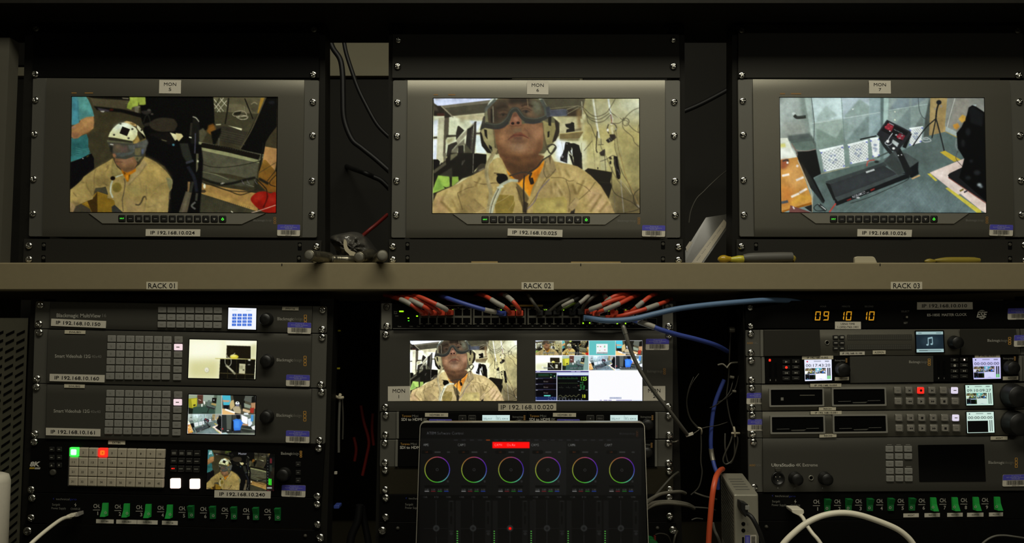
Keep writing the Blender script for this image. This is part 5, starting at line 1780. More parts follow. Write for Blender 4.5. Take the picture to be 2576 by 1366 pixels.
MV.rect(2080,1294,2280,1304,0xa8c0f0,.8)
MV.soften(.25,.006)
QMV = [(1346.9,856.6),(1615.8,856.4),(1615.9,1008.6),(1347.2,1008.8)]


# recorder pages: time code, overview thumbnail, meters
def recorder_page(tc, bg, dark, thumb, green, redot, tint):
    p = Pic(0,0,245,195,2, bg)
    if redot:
        p.ell(26,17,7,7,0xd03050)
    else:
        p.rect(20,12,31,23,0x303848)
    p.rect(85,10,150,20, dark, .35)
    p.rect(185,10,222,22, dark, .45)
    p.text(tc, 12,232,66,26, dark, .006)
    if thumb:
        p.paste(MV.gain(1.0,1.15, tint), QMV, 4,78,190,184)
    else:
        p.rect(6,82,190,190,0x030303)
    for x in (205,222):
        p.rect(x, 78, x + (10 if green else 6),182,0x101418)
        if green:
            p.rect(x, 152, x + 10,182,0x3cc43c)
    p.soften(.3,.006)
    return p


RP = rect(0,0,245,195)
R1 = recorder_page('00:17:43:20', 0xe9ecff, 0x39424f, True, True, True, (1,1,1.08))
R2 = recorder_page('00:00:00:00', 0xc9c6f4,0x33344c, True, True, False, (.85,.85,.98))
R3 = recorder_page('09:10:09:27', 0xc4e4d4,0x303a38, True, False, False, (.82,.9,.85))
R4 = recorder_page('00:00:00:00', 0xcfe8dc, 0x34403c, False, False, False, (1,1,1))

# audio page: music note
AU = Pic(0,0,245,188,2,0x1f2d36)
AU.rect(0,0,245,26,0x9cb8b8)
AU.rect(0,158,245,188,0x9cb8b8)
AU.poly([(0,26),(245,26),(245,158),(0,158)],0x1a2832)
AU.ell(125,90,80,50,0x2c3e48,.6, blur=14)
AU.line([(108,118),(108,62),(146,54),(146,112)],8,0x8fb0b8, sm=False)
AU.line([(106,62),(148,54)],14,0x8fb0b8, sm=False)
AU.ell(100,120,11,8,0x8fb0b8)
AU.ell(138,114,11,8,0x8fb0b8)
AU.rect(22,169,222,175,0x3c4c50,.6)
AU.rect(22,169,100,175,0x141c20)
AU.rect(20,10,50,17,0x50686c, .8)
AU.rect(182,10,230,17,0x50686c, .8)
AU.soften(.4)

# converter status strip
CV = Pic(0,0,228,110,2,0xb8d4d2)
CV.rect(0,0,228,48,0xc9e2de)
CV.rect(115,4,118,40,0x90aaa8)
CV.text('1080p29.97', 8,80,38,13,0x50686c)
CV.text('SDI to HDMI 8K', 122,214,38,13,0x50686c)
CV.text('Input', 8,34,22,9,0x88a4a4)
CV.text('Relay', 122,150,22,9,0x88a4a4)
CV2 = CV.gain(1.0)
CV.paste(B, QB, 0,48,228,110)
CV2.paste(MV, QMV, 0,48,228,110)

# colour-control page on the laptop
TB = Pic(1040,1060,1640,1380,2,0x050505)
TB.T(940,1020,3.3026)
TB.rect(380,190,2230,275,0x0a0a0a)
TB.rect(380,275,2230,298,0x151515)
TB.rect(385,298,2225,745,0x141413)
TB.rect(385,745,2225,780,0x070707)
TB.rect(385,780,2230,1200,0x0a0a0a)
TB.text('ATEM Software Control', 440,747,242,23,0x77787a)
TB.text('Blackmagicdesign', 2045,2172,241,16,0x4e4e50)
for k in range(3):
    q = rr(cq(2190,218 + 17 * k, 14,13),3)
    TB.line(q + q[:1],2.6,0x6a4426, sm=False)
for k in range(20):
    TB.rect(665 + 67 * k, 283,700 + 67 * k, 292,0x8a4a14 if k == 4 else 0x323234,.9)
cx0 = (528,834,1141,1448,1755,2062)
for k, x in enumerate(cx0):
    if k == 3:
        TB.rect(1296,298,1600,745,0x1f1f1e)
        TB.rect(1320,780,1345,1200,0x1e1e1d)
        TB.rect(1345,780,1560,1200,0x0e0e0d)
    nm = ('AM2', 'CAM3', 'CAM4', 'CAM5', 'CAM6', 'CAM7')[k]
    if k == 2:
        TB.rect(986,302,1296,356,0xcc0606, blur=.5)
        TB.text('On Air', 1107,1178,338,20,0xf6d6d0)
    x0 = (412,699,1004,1309,1614,1918)[k]
    TB.text(nm, x0, x0 + (46 if k == 0 else 63),337 + k * .4,20,0xf6d6d0 if k == 2 else 0x9a9a98)
    TB.poly(rr(rect(x - 130,373, x - 40,402),12),0x050505)
    TB.text('Lift', x - 98, x - 76,393,13,0xa0541c)
    TB.rect(x - 22,382, x + 28,394,0x4a4a4a, .8)
    TB.rect(x + 82,382, x + 106,394,0x444444,.8)
    cy = 533 + k * .9
    TB.ell(x, cy, 106,108,0x060606)
    if k == 3:
        TB.ell(x, cy, 100,102,0x121211)
    N = 96
    for i in range(N):
        a0, a1 = 2 * math.pi * i / N, 2 * math.pi * (i + 1.4) / N
        ad = math.degrees(a0) % 360       # 0 right, 90 down
        st = [(0,0x5a52a8),(45,0x66a0a4),(70,0x62b080),(95,0x56a83c),(135,0x7ca43a),(180,0x9aa050),(220,0x9a7848),(265,0xa05866),(300,0x8a44a0),(335,0x5c36a4),(360,0x5a52a8)]
        for (p0, c0),(p1, c1) in zip(st, st[1:]):
            if p0 <= ad <= p1:
                t = (ad - p0) / (p1 - p0)
                cc = hexc(c0) * (1 - t) + hexc(c1) * t
                break
        hx = (int(cc[0] * 255) << 16) | (int(cc[1] * 255) << 8) | int(cc[2] * 255)
        TB.poly([(x + r * math.cos(a), cy + r * 1.02 * math.sin(a)) for r, a in ((99, a0),(106, a0),(106, a1),(99, a1))], hx)
    t = np.linspace(0,2 * math.pi, 20)
    TB.line([(x + 10 * math.cos(v), cy + 10 * math.sin(v)) for v in t],3.2,0x5c5c5c, sm=False)
    TB.rect(x + 80,622, x + 96,640,0x3a3a3a, .8)
    TB.rect(x - 105,664, x + 100,682,0x060606)
    for j, c in enumerate((0xa0a0a0,0x8a3038,0x2c8a34,0x3458b0)):
        TB.text('0.00', x - 102 + 54 * j, x - 70 + 54 * j, 706,13,0x8a8a8a)
        TB.rect(x - 106 + 54 * j, 710, x - 68 + 54 * j, 716, c, .9)
    for s_, u in ((('+10db', '+18db', '+18db', '+18db', '+12db', '+0db')[k],-124),('1/50', -22),('5600K', 74)):
        TB.text(s_, x + u, x + u + (42 if u != -22 else 32),768,14,0x70706e)
    TB.rect(x + 92,790, x + 140,1200,0x161615)
    TB.rect(x + 110,800, x + 122,880,0x060606)
    TB.rect(x + 110,920, x + 122,985,0x060606)
    TB.rect(x + 100,792, x + 132,800,0x2c2c2b)
    TB.rect(x + 100,1040, x + 136,1048,0x303030)
    TB.ell(x + 118,1065,14,13,0x2a2a2a)
    if k:
        TB.rect(x - 152,790, x - 110,1200,0x181817)
        for j in range(6):
            TB.rect(x - 145,1042 + 19 * j, x - 133,1049 + 19 * j, 0x64b058)
    TB.line([(x - 10,785),(x - 8,1200)],3,0x3a3a3a, sm=False)
    TB.line([(x - 110,1022),(x + 90,1022)],2.4,0x2c2c2c, sm=False)
    TB.ell(x - 8,1020,27,27,0x323332)
    TB.ell(x - 8,1022,12,12,0xd01810 if k == 2 else 0x202020, blur=.4)
TB.soften(.35,.006)
# ------------------------------------------------------------------ the room
def structure(name, mb, loc=None):
    o = mb.build(name, None, loc)
    o['kind'] = 'structure'
    return o


structure('floor', MB().box((-3,-5,-0.05),(3,1.2,0), 'floor_vinyl'))
structure('ceiling', MB().box((-3,-5,2.70),(3,1.2,2.75), 'ceiling_tile'))
WY = 0.82
zs = P(900,190, WY)[2]
structure('wall_back', MB().box((-3, WY, 0),(3, WY + 0.1,2.7), 'wall_paint'))
structure('trim_1', MB().box((-2.9, WY - 0.035, zs - 0.012),(0.0, WY - 0.001, zs + 0.012), 'wall_paint'))
mb = MB().box((-2.9, WY - 0.02,0.60),(0.19, WY - 0.001, zs - 0.016), 'wall_shade')
structure('shade_sheet_2', mb)  # dark sheet standing in for the shade on the lower wall
structure('shade_sheet_4', MB().box((-2.9, WY - 0.03, zs + 0.02),(-0.9, WY - 0.001,2.5), 'wall_shade'))  # added dark sheet, hides pale wall where only shade shows
structure('shade_sheet_3', MB().box((0.2, WY - 0.03,0.60),(2.9, WY - 0.001,2.5), 'wall_shade'))  # added dark sheet for the unlit wall behind the right gap

# middle shelf: beige front edge with the rack number stickers
SHY = -0.030
zt, zb = P(1288,660.5, SHY)[2], P(1288,730.5, SHY)[2]
shelf = thing('shelf', 'beige painted shelf between the monitors and the lower equipment, with rack number stickers', 'shelf', (0,0.3, zb))
mb = MB()
zc = 0.0022
mb.box((-1.25, SHY + zc, zb),(1.25, WY - 0.04, zt), 'shelf_paint')
x0, x1 = -1.25,1.25
mb.add([(x0, SHY, zb + zc),(x1, SHY, zb + zc),(x1, SHY, zt - zc),(x0, SHY, zt - zc),(x0, SHY + zc, zb),(x1, SHY + zc, zb),(x0, SHY + zc, zt),(x1, SHY + zc, zt)],
       [[0,1,2,3],[4,5,1,0],[3,2,7,6]], 'shelf_paint')
mb.build('board', shelf)
for i, (q, t, a, b_) in enumerate(((((368,709),(447,709),(446.5,728),(368,727.5)), 'RACK 01', 373,440),(((1312,710),(1393,710),(1393,729),(1312,728)), 'RACK 02', 1318,1386),(((2241,709),(2320,709),(2320,727.5),(2241,727.5)), 'RACK 03', 2247,2314))):
    mb = MB().prism(list(q), SHY - 0.0004,0.0004, 'label_tape')
    mb.text(t, (a, 725),(b_, 725),12.5, SHY - 0.0007, 'ink', .006)
    mb.build('label', shelf)
mb = MB()
for x in (709,1461,2214):
    mb.prism(rect(x - 1.2,663, x + 1.2,669), SHY - 0.0004,0.0004, 'ink')
mb.build('pencil_mark', shelf)
for s_ in (-1,1):
    MB().box((s_ * 1.235 - 0.015,0.0,0.0),(s_ * 1.235 + 0.015,0.6, zb), 'shelf_paint').build('side_support', shelf)

# upper shelf over the monitors
UY = -0.075
zu = P(1288,7.5, UY)[2]
ush = thing('shelf', 'dark shelf with a thin grey lip crossing above all three monitors', 'shelf', (0,0.2, zu))
mb = MB().box((-1.25, UY, zu),(1.25,0.10, zu + 0.03), 'dark_shelf')
mb.build('board', ush)
for s_ in (-1,1):
    MB().box((s_ * 1.235 - 0.015,0.02, zt),(s_ * 1.235 + 0.015,0.09, zu), 'dark_shelf').build('side_support', ush)

# desk that carries the laptop and the aluminium box
DZ = 0.7735
desk = thing('desk', 'grey desk top below the lower equipment racks', 'desk', (0,-0.3,0))
MB().box((-0.806,-0.62, DZ - 0.03),(1.2,-0.075, DZ), 'desk_top').build('desk_top', desk)
for s_ in (-1,1):
    MB().box((0.2 + s_ * 0.95 - 0.02,-0.6,0),(0.2 + s_ * 0.95 + 0.02,-0.1, DZ - 0.0305), 'desk_top').build('leg', desk)

# cabinet side beside the top rack, perforated cabinet side beside the lower rack
cx = -0.842
cab = thing('cabinet', 'pale grey cabinet side standing left of monitor five', 'cabinet', (cx - 0.1,-0.15, zt))
MB().box((cx - 0.2,-0.028, zt),(cx, -0.004, P(10,110,0.0)[2]), 'cabinet_paint').build('side_panel', cab)
px_ = -0.808
pc = thing('vented_cabinet', 'olive cabinet with slanted vent slots beside the lower left rack', 'cabinet', (px_ - 0.1,0.0,0))
yf, yb_ = -0.26,-0.004
ztop = P(20,800,0.0)[2]
mb = MB().box((px_ - 0.25, yf, 0.002),(px_, yb_, ztop), 'cabinet_olive')
mb.build('housing', pc)
mb = MB()
z = ztop - 0.03
while z > 0.72:
    for y0 in (-0.084,-0.058,-0.032):
        y1 = y0 + 0.020
        mb.add([(px_ + 0.0006, y0, z),(px_ + 0.0006, y1, z + 0.006),(px_ + 0.0006, y1, z + 0.0105),(px_ + 0.0006, y0, z + 0.0045)],[[0,1,2,3]], 'pit_black')
    z -= 0.0135
mb.build('vent_slots', pc)

# white bottle at the bottom left corner
bx, by = P(-29,1290,-0.14)[0],-0.14
bt = thing('bottle', 'white plastic bottle cut off by the picture edge, standing before the vented cabinet', 'bottle', (bx, by, DZ))
k = S(by)
z1 = P(0,1192, by)[2]
ring_ = []
prof = [(0.0, DZ),(0.024, DZ),(0.026, DZ + 0.004),(0.026, z1 - 0.012),(0.0235, z1 - 0.003),(0.017, z1),(0.0, z1 + 0.001)]
V, F, N = [],[],36
for r, z in prof:
    for i in range(N):
        V.append((bx + r * math.cos(2 * math.pi * i / N), by + r * math.sin(2 * math.pi * i / N), z))
for j in range(len(prof) - 1):
    for i in range(N):
        F.append([j * N + i, j * N + (i + 1) % N, (j + 1) * N + (i + 1) % N, (j + 1) * N + i])
mb = MB()
mb.add(V, F, 'label_paper', True)
mb.build('body', bt)
mb = MB()
for (t, z) in (('AS', P(5,1290, by)[2]),('as', P(5,1309, by)[2])):
    v, f, w = glyphs(t)
    hgt = 0.0042
    VV = []
    for x, h in v:
        a = -0.62 + x / w * 0.26
        VV.append((bx + 0.0263 * math.sin(a + 0.75), by - 0.0263 * math.cos(a + 0.75), z + h / CAPH * hgt))
    mb.add(VV, [list(q) for q in f], 'print_dim')
mb.build('lettering', bt)


# ------------------------------------------------------------------ rack frames
def rack(label, rails, ztop_px, zbot, dep=0.42, y=0.0045):
    xs = [P(a, 600, y)[0] for r in rails for a in r[:2]]
    o = thing('equipment_rack', label, 'rack', (sum(xs) / len(xs),0.2, zbot))
    for (a0, a1, b0, b1) in rails:               # px at the top edge and at the bottom edge
        T0, T1 = P(a0, ztop_px, y), P(a1, ztop_px, y)
        Bp = 660 if zbot > 1 else 1366
        B0, B1 = P(b0, Bp, y), P(b1, Bp, y)
        k = (T0[2] - zbot) / (T0[2] - B0[2])
        B0 = (T0[0] + (B0[0] - T0[0]) * k, y, zbot)
        B1 = (T1[0] + (B1[0] - T1[0]) * k, y, zbot)
        V = [B0, B1, T1, T0]
        V += [(v[0], v[1] + 0.035, v[2]) for v in V]
        mb = MB()
        mb.add(V, [[0,1,2,3],[5,4,7,6],[1,5,6,2],[4,0,3,7],[3,2,6,7],[4,5,1,0]], 'rail_black')
        mb.build('rail', o)
    return o


rack('black rack frame holding monitor five', [(64,100,46,92),(782,818,779,818)],63, zt)
rack('black rack frame holding monitor six', [(978,1012,976,1010),(1688,1722,1690,1724)],63, zt)
rack('black rack frame holding monitor seven', [(1842,1880,1842,1880),(2545,2582,2566,2600)],63, zt)
rack('black rack frame around the router panels under the first rack sticker', [(78,110,50,84),(806,840,785,822)],752,0.0)
rack('black rack frame around the network switch and double display', [(957,984,944,972),(1680,1700,1690,1716)],758,0.0)
rack('black rack frame around the clock and recorders', [(1868,1896,1886,1914),(2588,2615,2600,2630)],745,0.0)
# ------------------------------------------------------------------ shared device pieces
YE, YF = 0.0,-0.0045       # ear plane, raised front plane


def base_pt(q, y=0.0):
    p = P((q[2][0] + q[3][0]) / 2, max(q[2][1], q[3][1]), y)
    return (p[0], y + 0.1, p[2])


def sticker(parent, q, lines, y, m='label_paper', name='label', bold=0):
    """lines: (text, u0, u1, baseline v, cap v)"""
    mb = MB().prism(list(q), y - 0.0005,0.0005, m)
    for t, u0, u1, vb, vc in lines:
        mb.textq(q, t, u0, u1, vb, vc, y - 0.0008, 'ink', bold)
    return mb.build(name, parent)


def ip_label(parent, q, t, y, u0=.09, u1=.9, m='label_paper'):
    return sticker(parent, q, [(t, u0, u1,.73,.46)], y, m, bold=.012)


def small_label(parent, q, t, y, u0=.2, u1=.8):
    return sticker(parent, q, [(t, u0, u1,.76,.5)], y, 'label_tape')


def asset_tag(parent, q, y):
    mb = MB()
    mb.prism(rr(list(q),3.2,3), y - 0.0005,0.0005, 'label_paper')
    y1 = y - 0.0008
    top = [lerpq(q, 0,0), lerpq(q, 1,0), lerpq(q, 1,.46), lerpq(q, 0,.46)]
    mb.flat(rr(top, (3.2,3.2,0,0),3), y1, 'tag_blue')
    y2 = y - 0.0011
    mb.textq(q, 'Property of', .34,.70,.17,.10, y2, 'tag_blue_ink')
    mb.textq(q, '4.5 Human Systems', .14,.86,.29,.10, y2, 'tag_blue_ink')
    mb.textq(q, 'NAWCAD', .34,.66,.41,.09, y2, 'tag_blue_ink')
    r_ = random.Random(11)
    u = .16
    while u < .84:
        w = r_.choice((.008,.014,.022))
        mb.flat([lerpq(q, u, .5), lerpq(q, min(u + w, .85),.5), lerpq(q, min(u + w, .85),.87), lerpq(q, u, .87)], y1, 'ink')
        u += w + r_.choice((.009,.013,.018))
    mb.textq(q, '0002137', .36,.64,.97,.07, y1, 'ink')
    return mb.build('asset_tag', parent)


def logo(mb, x0, x1, yb, cap, sx, sy0, sy1, y, slope=0.0, m1='print_grey', m2='print_dim', m3='print_orange', w=6.0):
    if not isinstance(mb, MB):
        parent, mb = mb, MB()
    else:
        parent = None
    xm = x0 + (x1 - x0) * .64
    mb.text('Blackmagic', (x0, yb),(xm, yb + slope * (xm - x0)), cap, y, m1)
    mb.text('design', (xm + 1, yb + slope * (xm - x0)),(x1, yb + slope * (x1 - x0)), cap, y, m2)
    squares(mb, sx, sy0, sy1, y, m3, w)
    if parent:
        mb.build('logo', parent)


def squares(mb, sx, sy0, sy1, y, m3='print_orange', w=6.0):
    h = (sy1 - sy0) / 3
    for k in range(3):
        c = sy0 + h * (k + .5)
        o = rr(cq(sx, c, w + 1.6, h - .4),1.8,3)
        i = rr(cq(sx, c, w - 1.6, h - 3.4),1.0,3)
        n = len(o)
        A_ = [P(a, b, y) for a, b in o]
        B_ = [P(a, b, y) for a, b in i]
        mb.add(A_ + B_, [[j, n + j, n + (j + 1) % n, (j + 1) % n] for j in range(n)], m3)


def key(parent, q, y, m, lift=0.0022, r=2.0, ch=1.0, name='button', ink=None, t=None, rim=None):
    mb = MB()
    if rim:
        mb.prism(rr(inset(list(q),-2.2), r + 1.5,3), y - 0.0006,0.0006, rim, .6)
    mb.prism(rr(list(q), r, 3), y - lift, lift, m, ch)
    if t:
        mb.textq(q, t, .5 - .09 * len(t) - .02,.5 + .09 * len(t) + .02,.62,.26, y - lift - 0.0002, ink or 'print_dim')
    elif ink:
        mb.flat([lerpq(q, a, b) for a, b in ((.3,.42),(.7,.42),(.7,.56),(.3,.56))], y - lift - 0.0002, ink)
    return mb.build(name, parent)


def glyph_key(mb, q, kind, y, m):
    P_ = lambda *uv: [lerpq(q, u, v) for u, v in uv]
    if kind == 'play':
        mb.flat(P_((.36,.3),(.66,.5),(.36,.7)), y, m)
    elif kind == 'stop':
        mb.flat(P_((.33,.33),(.67,.33),(.67,.67),(.33,.67)), y, m)
    elif kind == 'dot':
        c = lerpq(q, .5,.5)
        mb.flat(circ(c[0], c[1],3.2,14), y, m)
    elif kind == 'ff':
        mb.flat(P_((.24,.34),(.48,.5),(.24,.66)), y, m).flat(P_((.5,.34),(.74,.5),(.5,.66)), y, m)
    elif kind == 'rew':
        mb.flat(P_((.76,.34),(.76,.66),(.52,.5)), y, m).flat(P_((.5,.34),(.5,.66),(.26,.5)), y, m)
    elif kind == 'prev':
        mb.flat(P_((.66,.32),(.66,.68),(.42,.5)), y, m).flat(P_((.34,.32),(.40,.32),(.40,.68),(.34,.68)), y, m)
    elif kind == 'next':
        mb.flat(P_((.34,.32),(.58,.5),(.34,.68)), y, m).flat(P_((.60,.32),(.66,.32),(.66,.68),(.60,.68)), y, m)
    elif kind == 'word':
        mb.flat(P_((.28,.43),(.72,.43),(.72,.55),(.28,.55)), y, m)
    elif kind == 'up':
        mb.flat(P_((.5,.3),(.68,.66),(.32,.66)), y, m)
    elif kind == 'down':
        mb.flat(P_((.32,.34),(.68,.34),(.5,.7)), y, m)


def knob(parent, cx, cy, r, y, lift=0.012, m='knob_black'):
    mb = MB().lathe(cx, cy, y, [(r * 1.06,0),(r * 1.04, lift * .2),(r * .97, lift * .25),(r * .92, lift * .9),(r * .86, lift),(r * .3, lift * 1.02)], m, 36)
    return mb.build('knob', parent)


def chassis(parent, q, dep=0.30, y=0.003, m='black_soft', pad=(40,40,3,3)):
    qq = [(q[0][0] + pad[0], q[0][1] + pad[2]),(q[1][0] - pad[1], q[1][1] + pad[2]),(q[2][0] - pad[1], q[2][1] - pad[3]),(q[3][0] + pad[0], q[3][1] - pad[3])]
    return MB().prism(qq, y, dep, m).build('chassis', parent)


def plate(name, parent, q, y, dep, m, r=2.0, ch=.7, holes=None):
    return MB().prism(rr(list(q), r, 3) if r else list(q), y, dep, m, ch).build(name, parent)


def split(q, t0, b0, t1, b1):
    """ears and face of a panel: boundaries given as px x at the top and bottom edge"""
    def at(a, b, x):
        return a[1] + (b[1] - a[1]) * (x - a[0]) / (b[0] - a[0])
    TL, TR, BR, BL = q
    L = [TL, (t0, at(TL, TR, t0)),(b0, at(BL, BR, b0)), BL]
    C_ = [L[1],(t1, at(TL, TR, t1)),(b1, at(BL, BR, b1)), L[2]]
    R = [C_[1], TR, BR, C_[2]]
    return L, C_, R


def lcd(parent, pic, q, y, src, k=1.0, rim='pit_black', grow=2.2):
    parent = MB().prism(rr(inset(list(q),-grow),2,2), y - 0.0004,0.0004, rim).build('display_rim', parent)
    w, h = math.dist(q[0], q[1]), math.dist(q[1], q[2])
    return display('display', parent, pic, q, y - 0.0008, max(int(w * k),8), max(int(h * k),8), src)


GRP_SCREWS = None
# ------------------------------------------------------------------ the three large monitors
STK = (('blank_panel', 'monitor five', [(84,62),(802,64),(803,196),(82,194.5)],[(91,72),(790,74),(89,186),(788,187)]),
       ('blank_panel', 'monitor six', [(988,86),(1708,86),(1711,196),(986,196)],[(1002,101),(1694,100),(1000,166),(1694,166)]),
       ('blank_panel', 'monitor seven', [(1857,62),(2572,64),(2577,196),(1857,196)],[(1866,76),(2560,77),(1866,189),(2562,189)]))
for i, (n, w, q, sc) in enumerate(STK):
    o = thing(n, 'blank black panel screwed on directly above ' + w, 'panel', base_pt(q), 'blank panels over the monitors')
    plate('panel', o, q, YE, 0.003, 'black_soft' if i else 'black_panel', 1.5)  # panels six and seven: lighter black stands in for light falling there
    for k, (x, y) in enumerate(sc):
        screw(o, x, y, YE, 8.0 if k < 2 else 9.0, SCREW_DULL if k < 2 and i != 1 else SCREW)

MON = [
    dict(n='five', pic=A, q=QA, c=crop(60,180,3.104), out=[(70,50),(2305,68),(2287,1297),(37,1288)], l=(178,145), r=(2190,2170),
         sl=[(90,220),(82,487),(75,838),(70,1108)], sr=[(2257,236),(2255,498),(2250,852),(2250,1118)],
         strip=[(505,1105),(1885,1107),(1700,1193),(612,1187)], bx=(766,1552), by=(1147,1152), lg=(1792,1937,1170,17,1960,1135,1192),
         st=[(1058,65),(1228,67),(1225,172),(1055,170)], ip=[(952,1230),(1378,1232),(1376,1287),(950,1284)], tg=[(1980,1194),(2157,1196),(2155,1285),(1978,1282)],
         t='IP 192.168.10.024', num='5', og=((372,412),(475,540),167), lab='man in a white helmet seated beside a console'),
    dict(n='six', pic=B, q=QB, c=crop(970,180,3.104), out=[(57,68),(2300,68),(2302,1298),(44,1298)], l=(172,160), r=(2182,2186),
         sl=[(93,240),(90,502),(85,852),(82,1117)], sr=[(2254,237),(2254,500),(2260,854),(2262,1120)],
         strip=[(525,1112),(1832,1115),(1715,1197),(637,1193)], bx=(777,1567), by=(1155,1157), lg=(1812,1957,1173,17,1978,1138,1194),
         st=[(1105,72),(1272,75),(1271,179),(1104,176)], ip=[(954,1225),(1382,1236),(1380,1292),(952,1281)], tg=[(2004,1199),(2184,1202),(2182,1291),(2002,1287)],
         t='IP 192.168.10.025', num='6', og=((375,410),(490,545),181), lab='close face of a man wearing goggles'),
    dict(n='seven', pic=C, q=QC, c=crop(1830,180,3.1046), out=[(82,60),(2332,68),(2336,1293),(95,1290)], l=(198,213), r=(2205,2242),
         sl=[(120,228),(124,493),(127,847),(130,1118)], sr=[(2280,235),(2286,497),(2293,850),(2300,1115)],
         strip=[(575,1105),(1887,1107),(1770,1190),(690,1187)], bx=(829,1613), by=(1152,1152), lg=(1862,2002,1170,17,2027,1132,1188),
         st=[(1105,70),(1275,72),(1277,172),(1107,171)], ip=[(1016,1230),(1442,1236),(1438,1291),(1014,1287)], tg=[(2050,1194),(2232,1198),(2228,1285),(2045,1281)],
         t='IP 192.168.10.026', num='7', og=((410,450),(495,575),173), lab='treadmill in a padded room'),
]
for d in MON:
    c = d['c']
    q = c(*d['out'])
    o = thing('rack_monitor', 'wide grey rack monitor showing a ' + d['lab'], 'monitor', base_pt(q), 'wide monitors on the shelf')
    L, F_, R = split(q, c((d['l'][0],0))[0], c((d['l'][1],0))[0], c((d['r'][0],0))[0], c((d['r'][1],0))[0])
    MB().prism(rr(L, (5,0,0,5),4), YE, 0.003, 'ear_grey', .8).build('rack_ear', o)
    MB().prism(rr(R, (0,5,5,0),4), YE, 0.003, 'ear_grey', .8).build('rack_ear', o)
    yb = YE - 0.0035
    sq = d['q']
    ih = inset(sq, -1.5)
    # bezel with the opening for the panel
    MB().roll(F_, yb, 0.006, 'gunmetal', 44,24,14, ih).build('bezel', o)  # edge roll added to a flat bezel so its top catches light
    MB().prism(inset(sq, -2.5), yb + 0.0026,0.02, 'glass_black').build('panel_frame', o)
    display('display', o, d['pic'], inset(sq, .3), yb + 0.0022,440,248, sq)
    chassis(o, q, 0.12,0.0032, 'black_soft')
    st = c(*d['strip'])
    MB().prism(st, yb - 0.0018,0.0018, 'gunmetal_light', .8).build('button_strip', o)
    bs_ = bpy.data.objects[list(ORG)[-1]]
    for k in range(13):
        t = k / 12
        x, y = c((d['bx'][0] + (d['bx'][1] - d['bx'][0]) * t, d['by'][0] + (d['by'][1] - d['by'][0]) * t))
        kq = cq(x, y, 16.5,15.5)
        mb = MB().prism(rr(inset(kq, -.8),3,3), yb - 0.0024,0.0006, 'pit_black')
        mb.prism(rr(kq, 2.4,3), yb - 0.0036,0.0018, 'button_black', 1.3)
        yy = yb - 0.0038
        if k == 0:
            mb.textq(kq, 'INPUT', .18,.82,.60,.2, yy, 'led_green', .02)
        elif k == 12:
            n = 14
            pts = [lerpq(kq, .5 + .2 * math.sin(a),.53 - .2 * math.cos(a)) for a in np.linspace(.7,2 * math.pi - .7, n)]
            pin = [lerpq(kq, .5 + .11 * math.sin(a),.53 - .11 * math.cos(a)) for a in np.linspace(.7,2 * math.pi - .7, n)]
            for j in range(n - 1):
                mb.flat([pts[j], pts[j + 1], pin[j + 1], pin[j]], yy, 'led_green')
            mb.flat([lerpq(kq, a, b) for a, b in ((.45,.24),(.55,.24),(.55,.5),(.45,.5))], yy, 'led_green')
        elif k in (10,11):
            up = k == 10
            a = [lerpq(kq, u, v) for u, v in (((.5,.32),(.68,.68),(.32,.68)) if up else ((.32,.36),(.68,.36),(.5,.72)))]
            b_ = inset(a, 1.1)
            for j in range(3):
                mb.flat([a[j], a[(j + 1) % 3], b_[(j + 1) % 3], b_[j]], yy, 'print_grey')
        else:
            for v in ((.42,.62) if k not in (1,4,5) else (.52,)):
                mb.flat([lerpq(kq, a, b) for a, b in ((.26, v - .06),(.74, v - .06),(.74, v + .05),(.26, v + .05))], yy, 'print_dim')
        mb.build('button', bs_)
    a0, a1, ly, cap, sx, s0, s1 = d['lg']
    mb = MB()
    p0, p1 = c((a0, ly)), c((a1, ly))
    logo(o, p0[0], p1[0], p0[1], cap / 3.1, c((sx, 0))[0], c((0, s0))[1], c((0, s1))[1], yb - 0.0003,0, 'print_dim', 'gunmetal_light', 'print_orange_dim', 5)
    for (x0, x1) in d['og'][:2]:
        a, b_ = c((x0, d['og'][2])), c((x1, d['og'][2]))
        mb.flat(rect(a[0], a[1] - 1.6, b_[0], b_[1] + 1.6), yb - 0.0003, 'print_orange_dim')
    mb.build('lettering', o)
    sticker(o, c(*d['st']),[('MON', .22,.78,.43,.24),(d['num'],.44,.56,.80,.22)], yb, bold=0)
    ip_label(o, c(*d['ip']), d['t'], yb)
    asset_tag(o, c(*d['tg']), yb)
    for p in d['sl'] + d['sr']:
        screw(o, *c(p), YE, 8.4)

# base panels under the monitors
BP = (('five', [(60,601),(809,605),(806,664),(57,664)],[(73,618),(73,652),(796,620),(793,652)],[(110,620),(109,652),(754,620),(752,653)]),
      ('six', [(978,602),(1718,602),(1720,664),(978,664)],[(988,620),(988,653),(1707,621),(1707,654)],[(1025,619),(1025,652),(1668,617),(1668,655)]),
      ('seven', [(1853,602),(2590,602),(2592,664),(1853,664)],[(1865,620),(1865,655),(2578,616),(2580,655)],[(1902,620),(2541,618),(2541,654)]))
for n, q, sc, sl in BP:
    q = [q[0], q[1],(q[2][0],666.5),(q[3][0],666.5)]
    o = thing('base_panel', 'dark slotted panel directly under monitor ' + n + ', meeting the shelf', 'panel', base_pt(q), 'panels under the monitors')
    plate('panel', o, q, YE, 0.003, 'black_soft', 2)
    for x, y in sc:
        screw(o, x, y, YE, 8.8)
    for x, y in sl:
        mb = MB().prism(rr(rect(x - 5, y - 10, x + 5, y + 10),2,2), YE - 0.0003,0.0003, 'pit_black')
        mb.lathe(x, y - 3, YE - 0.0005,[(4.2,0),(3,.001)], 'cable_dim', 12)
        mb.build('slot', o)

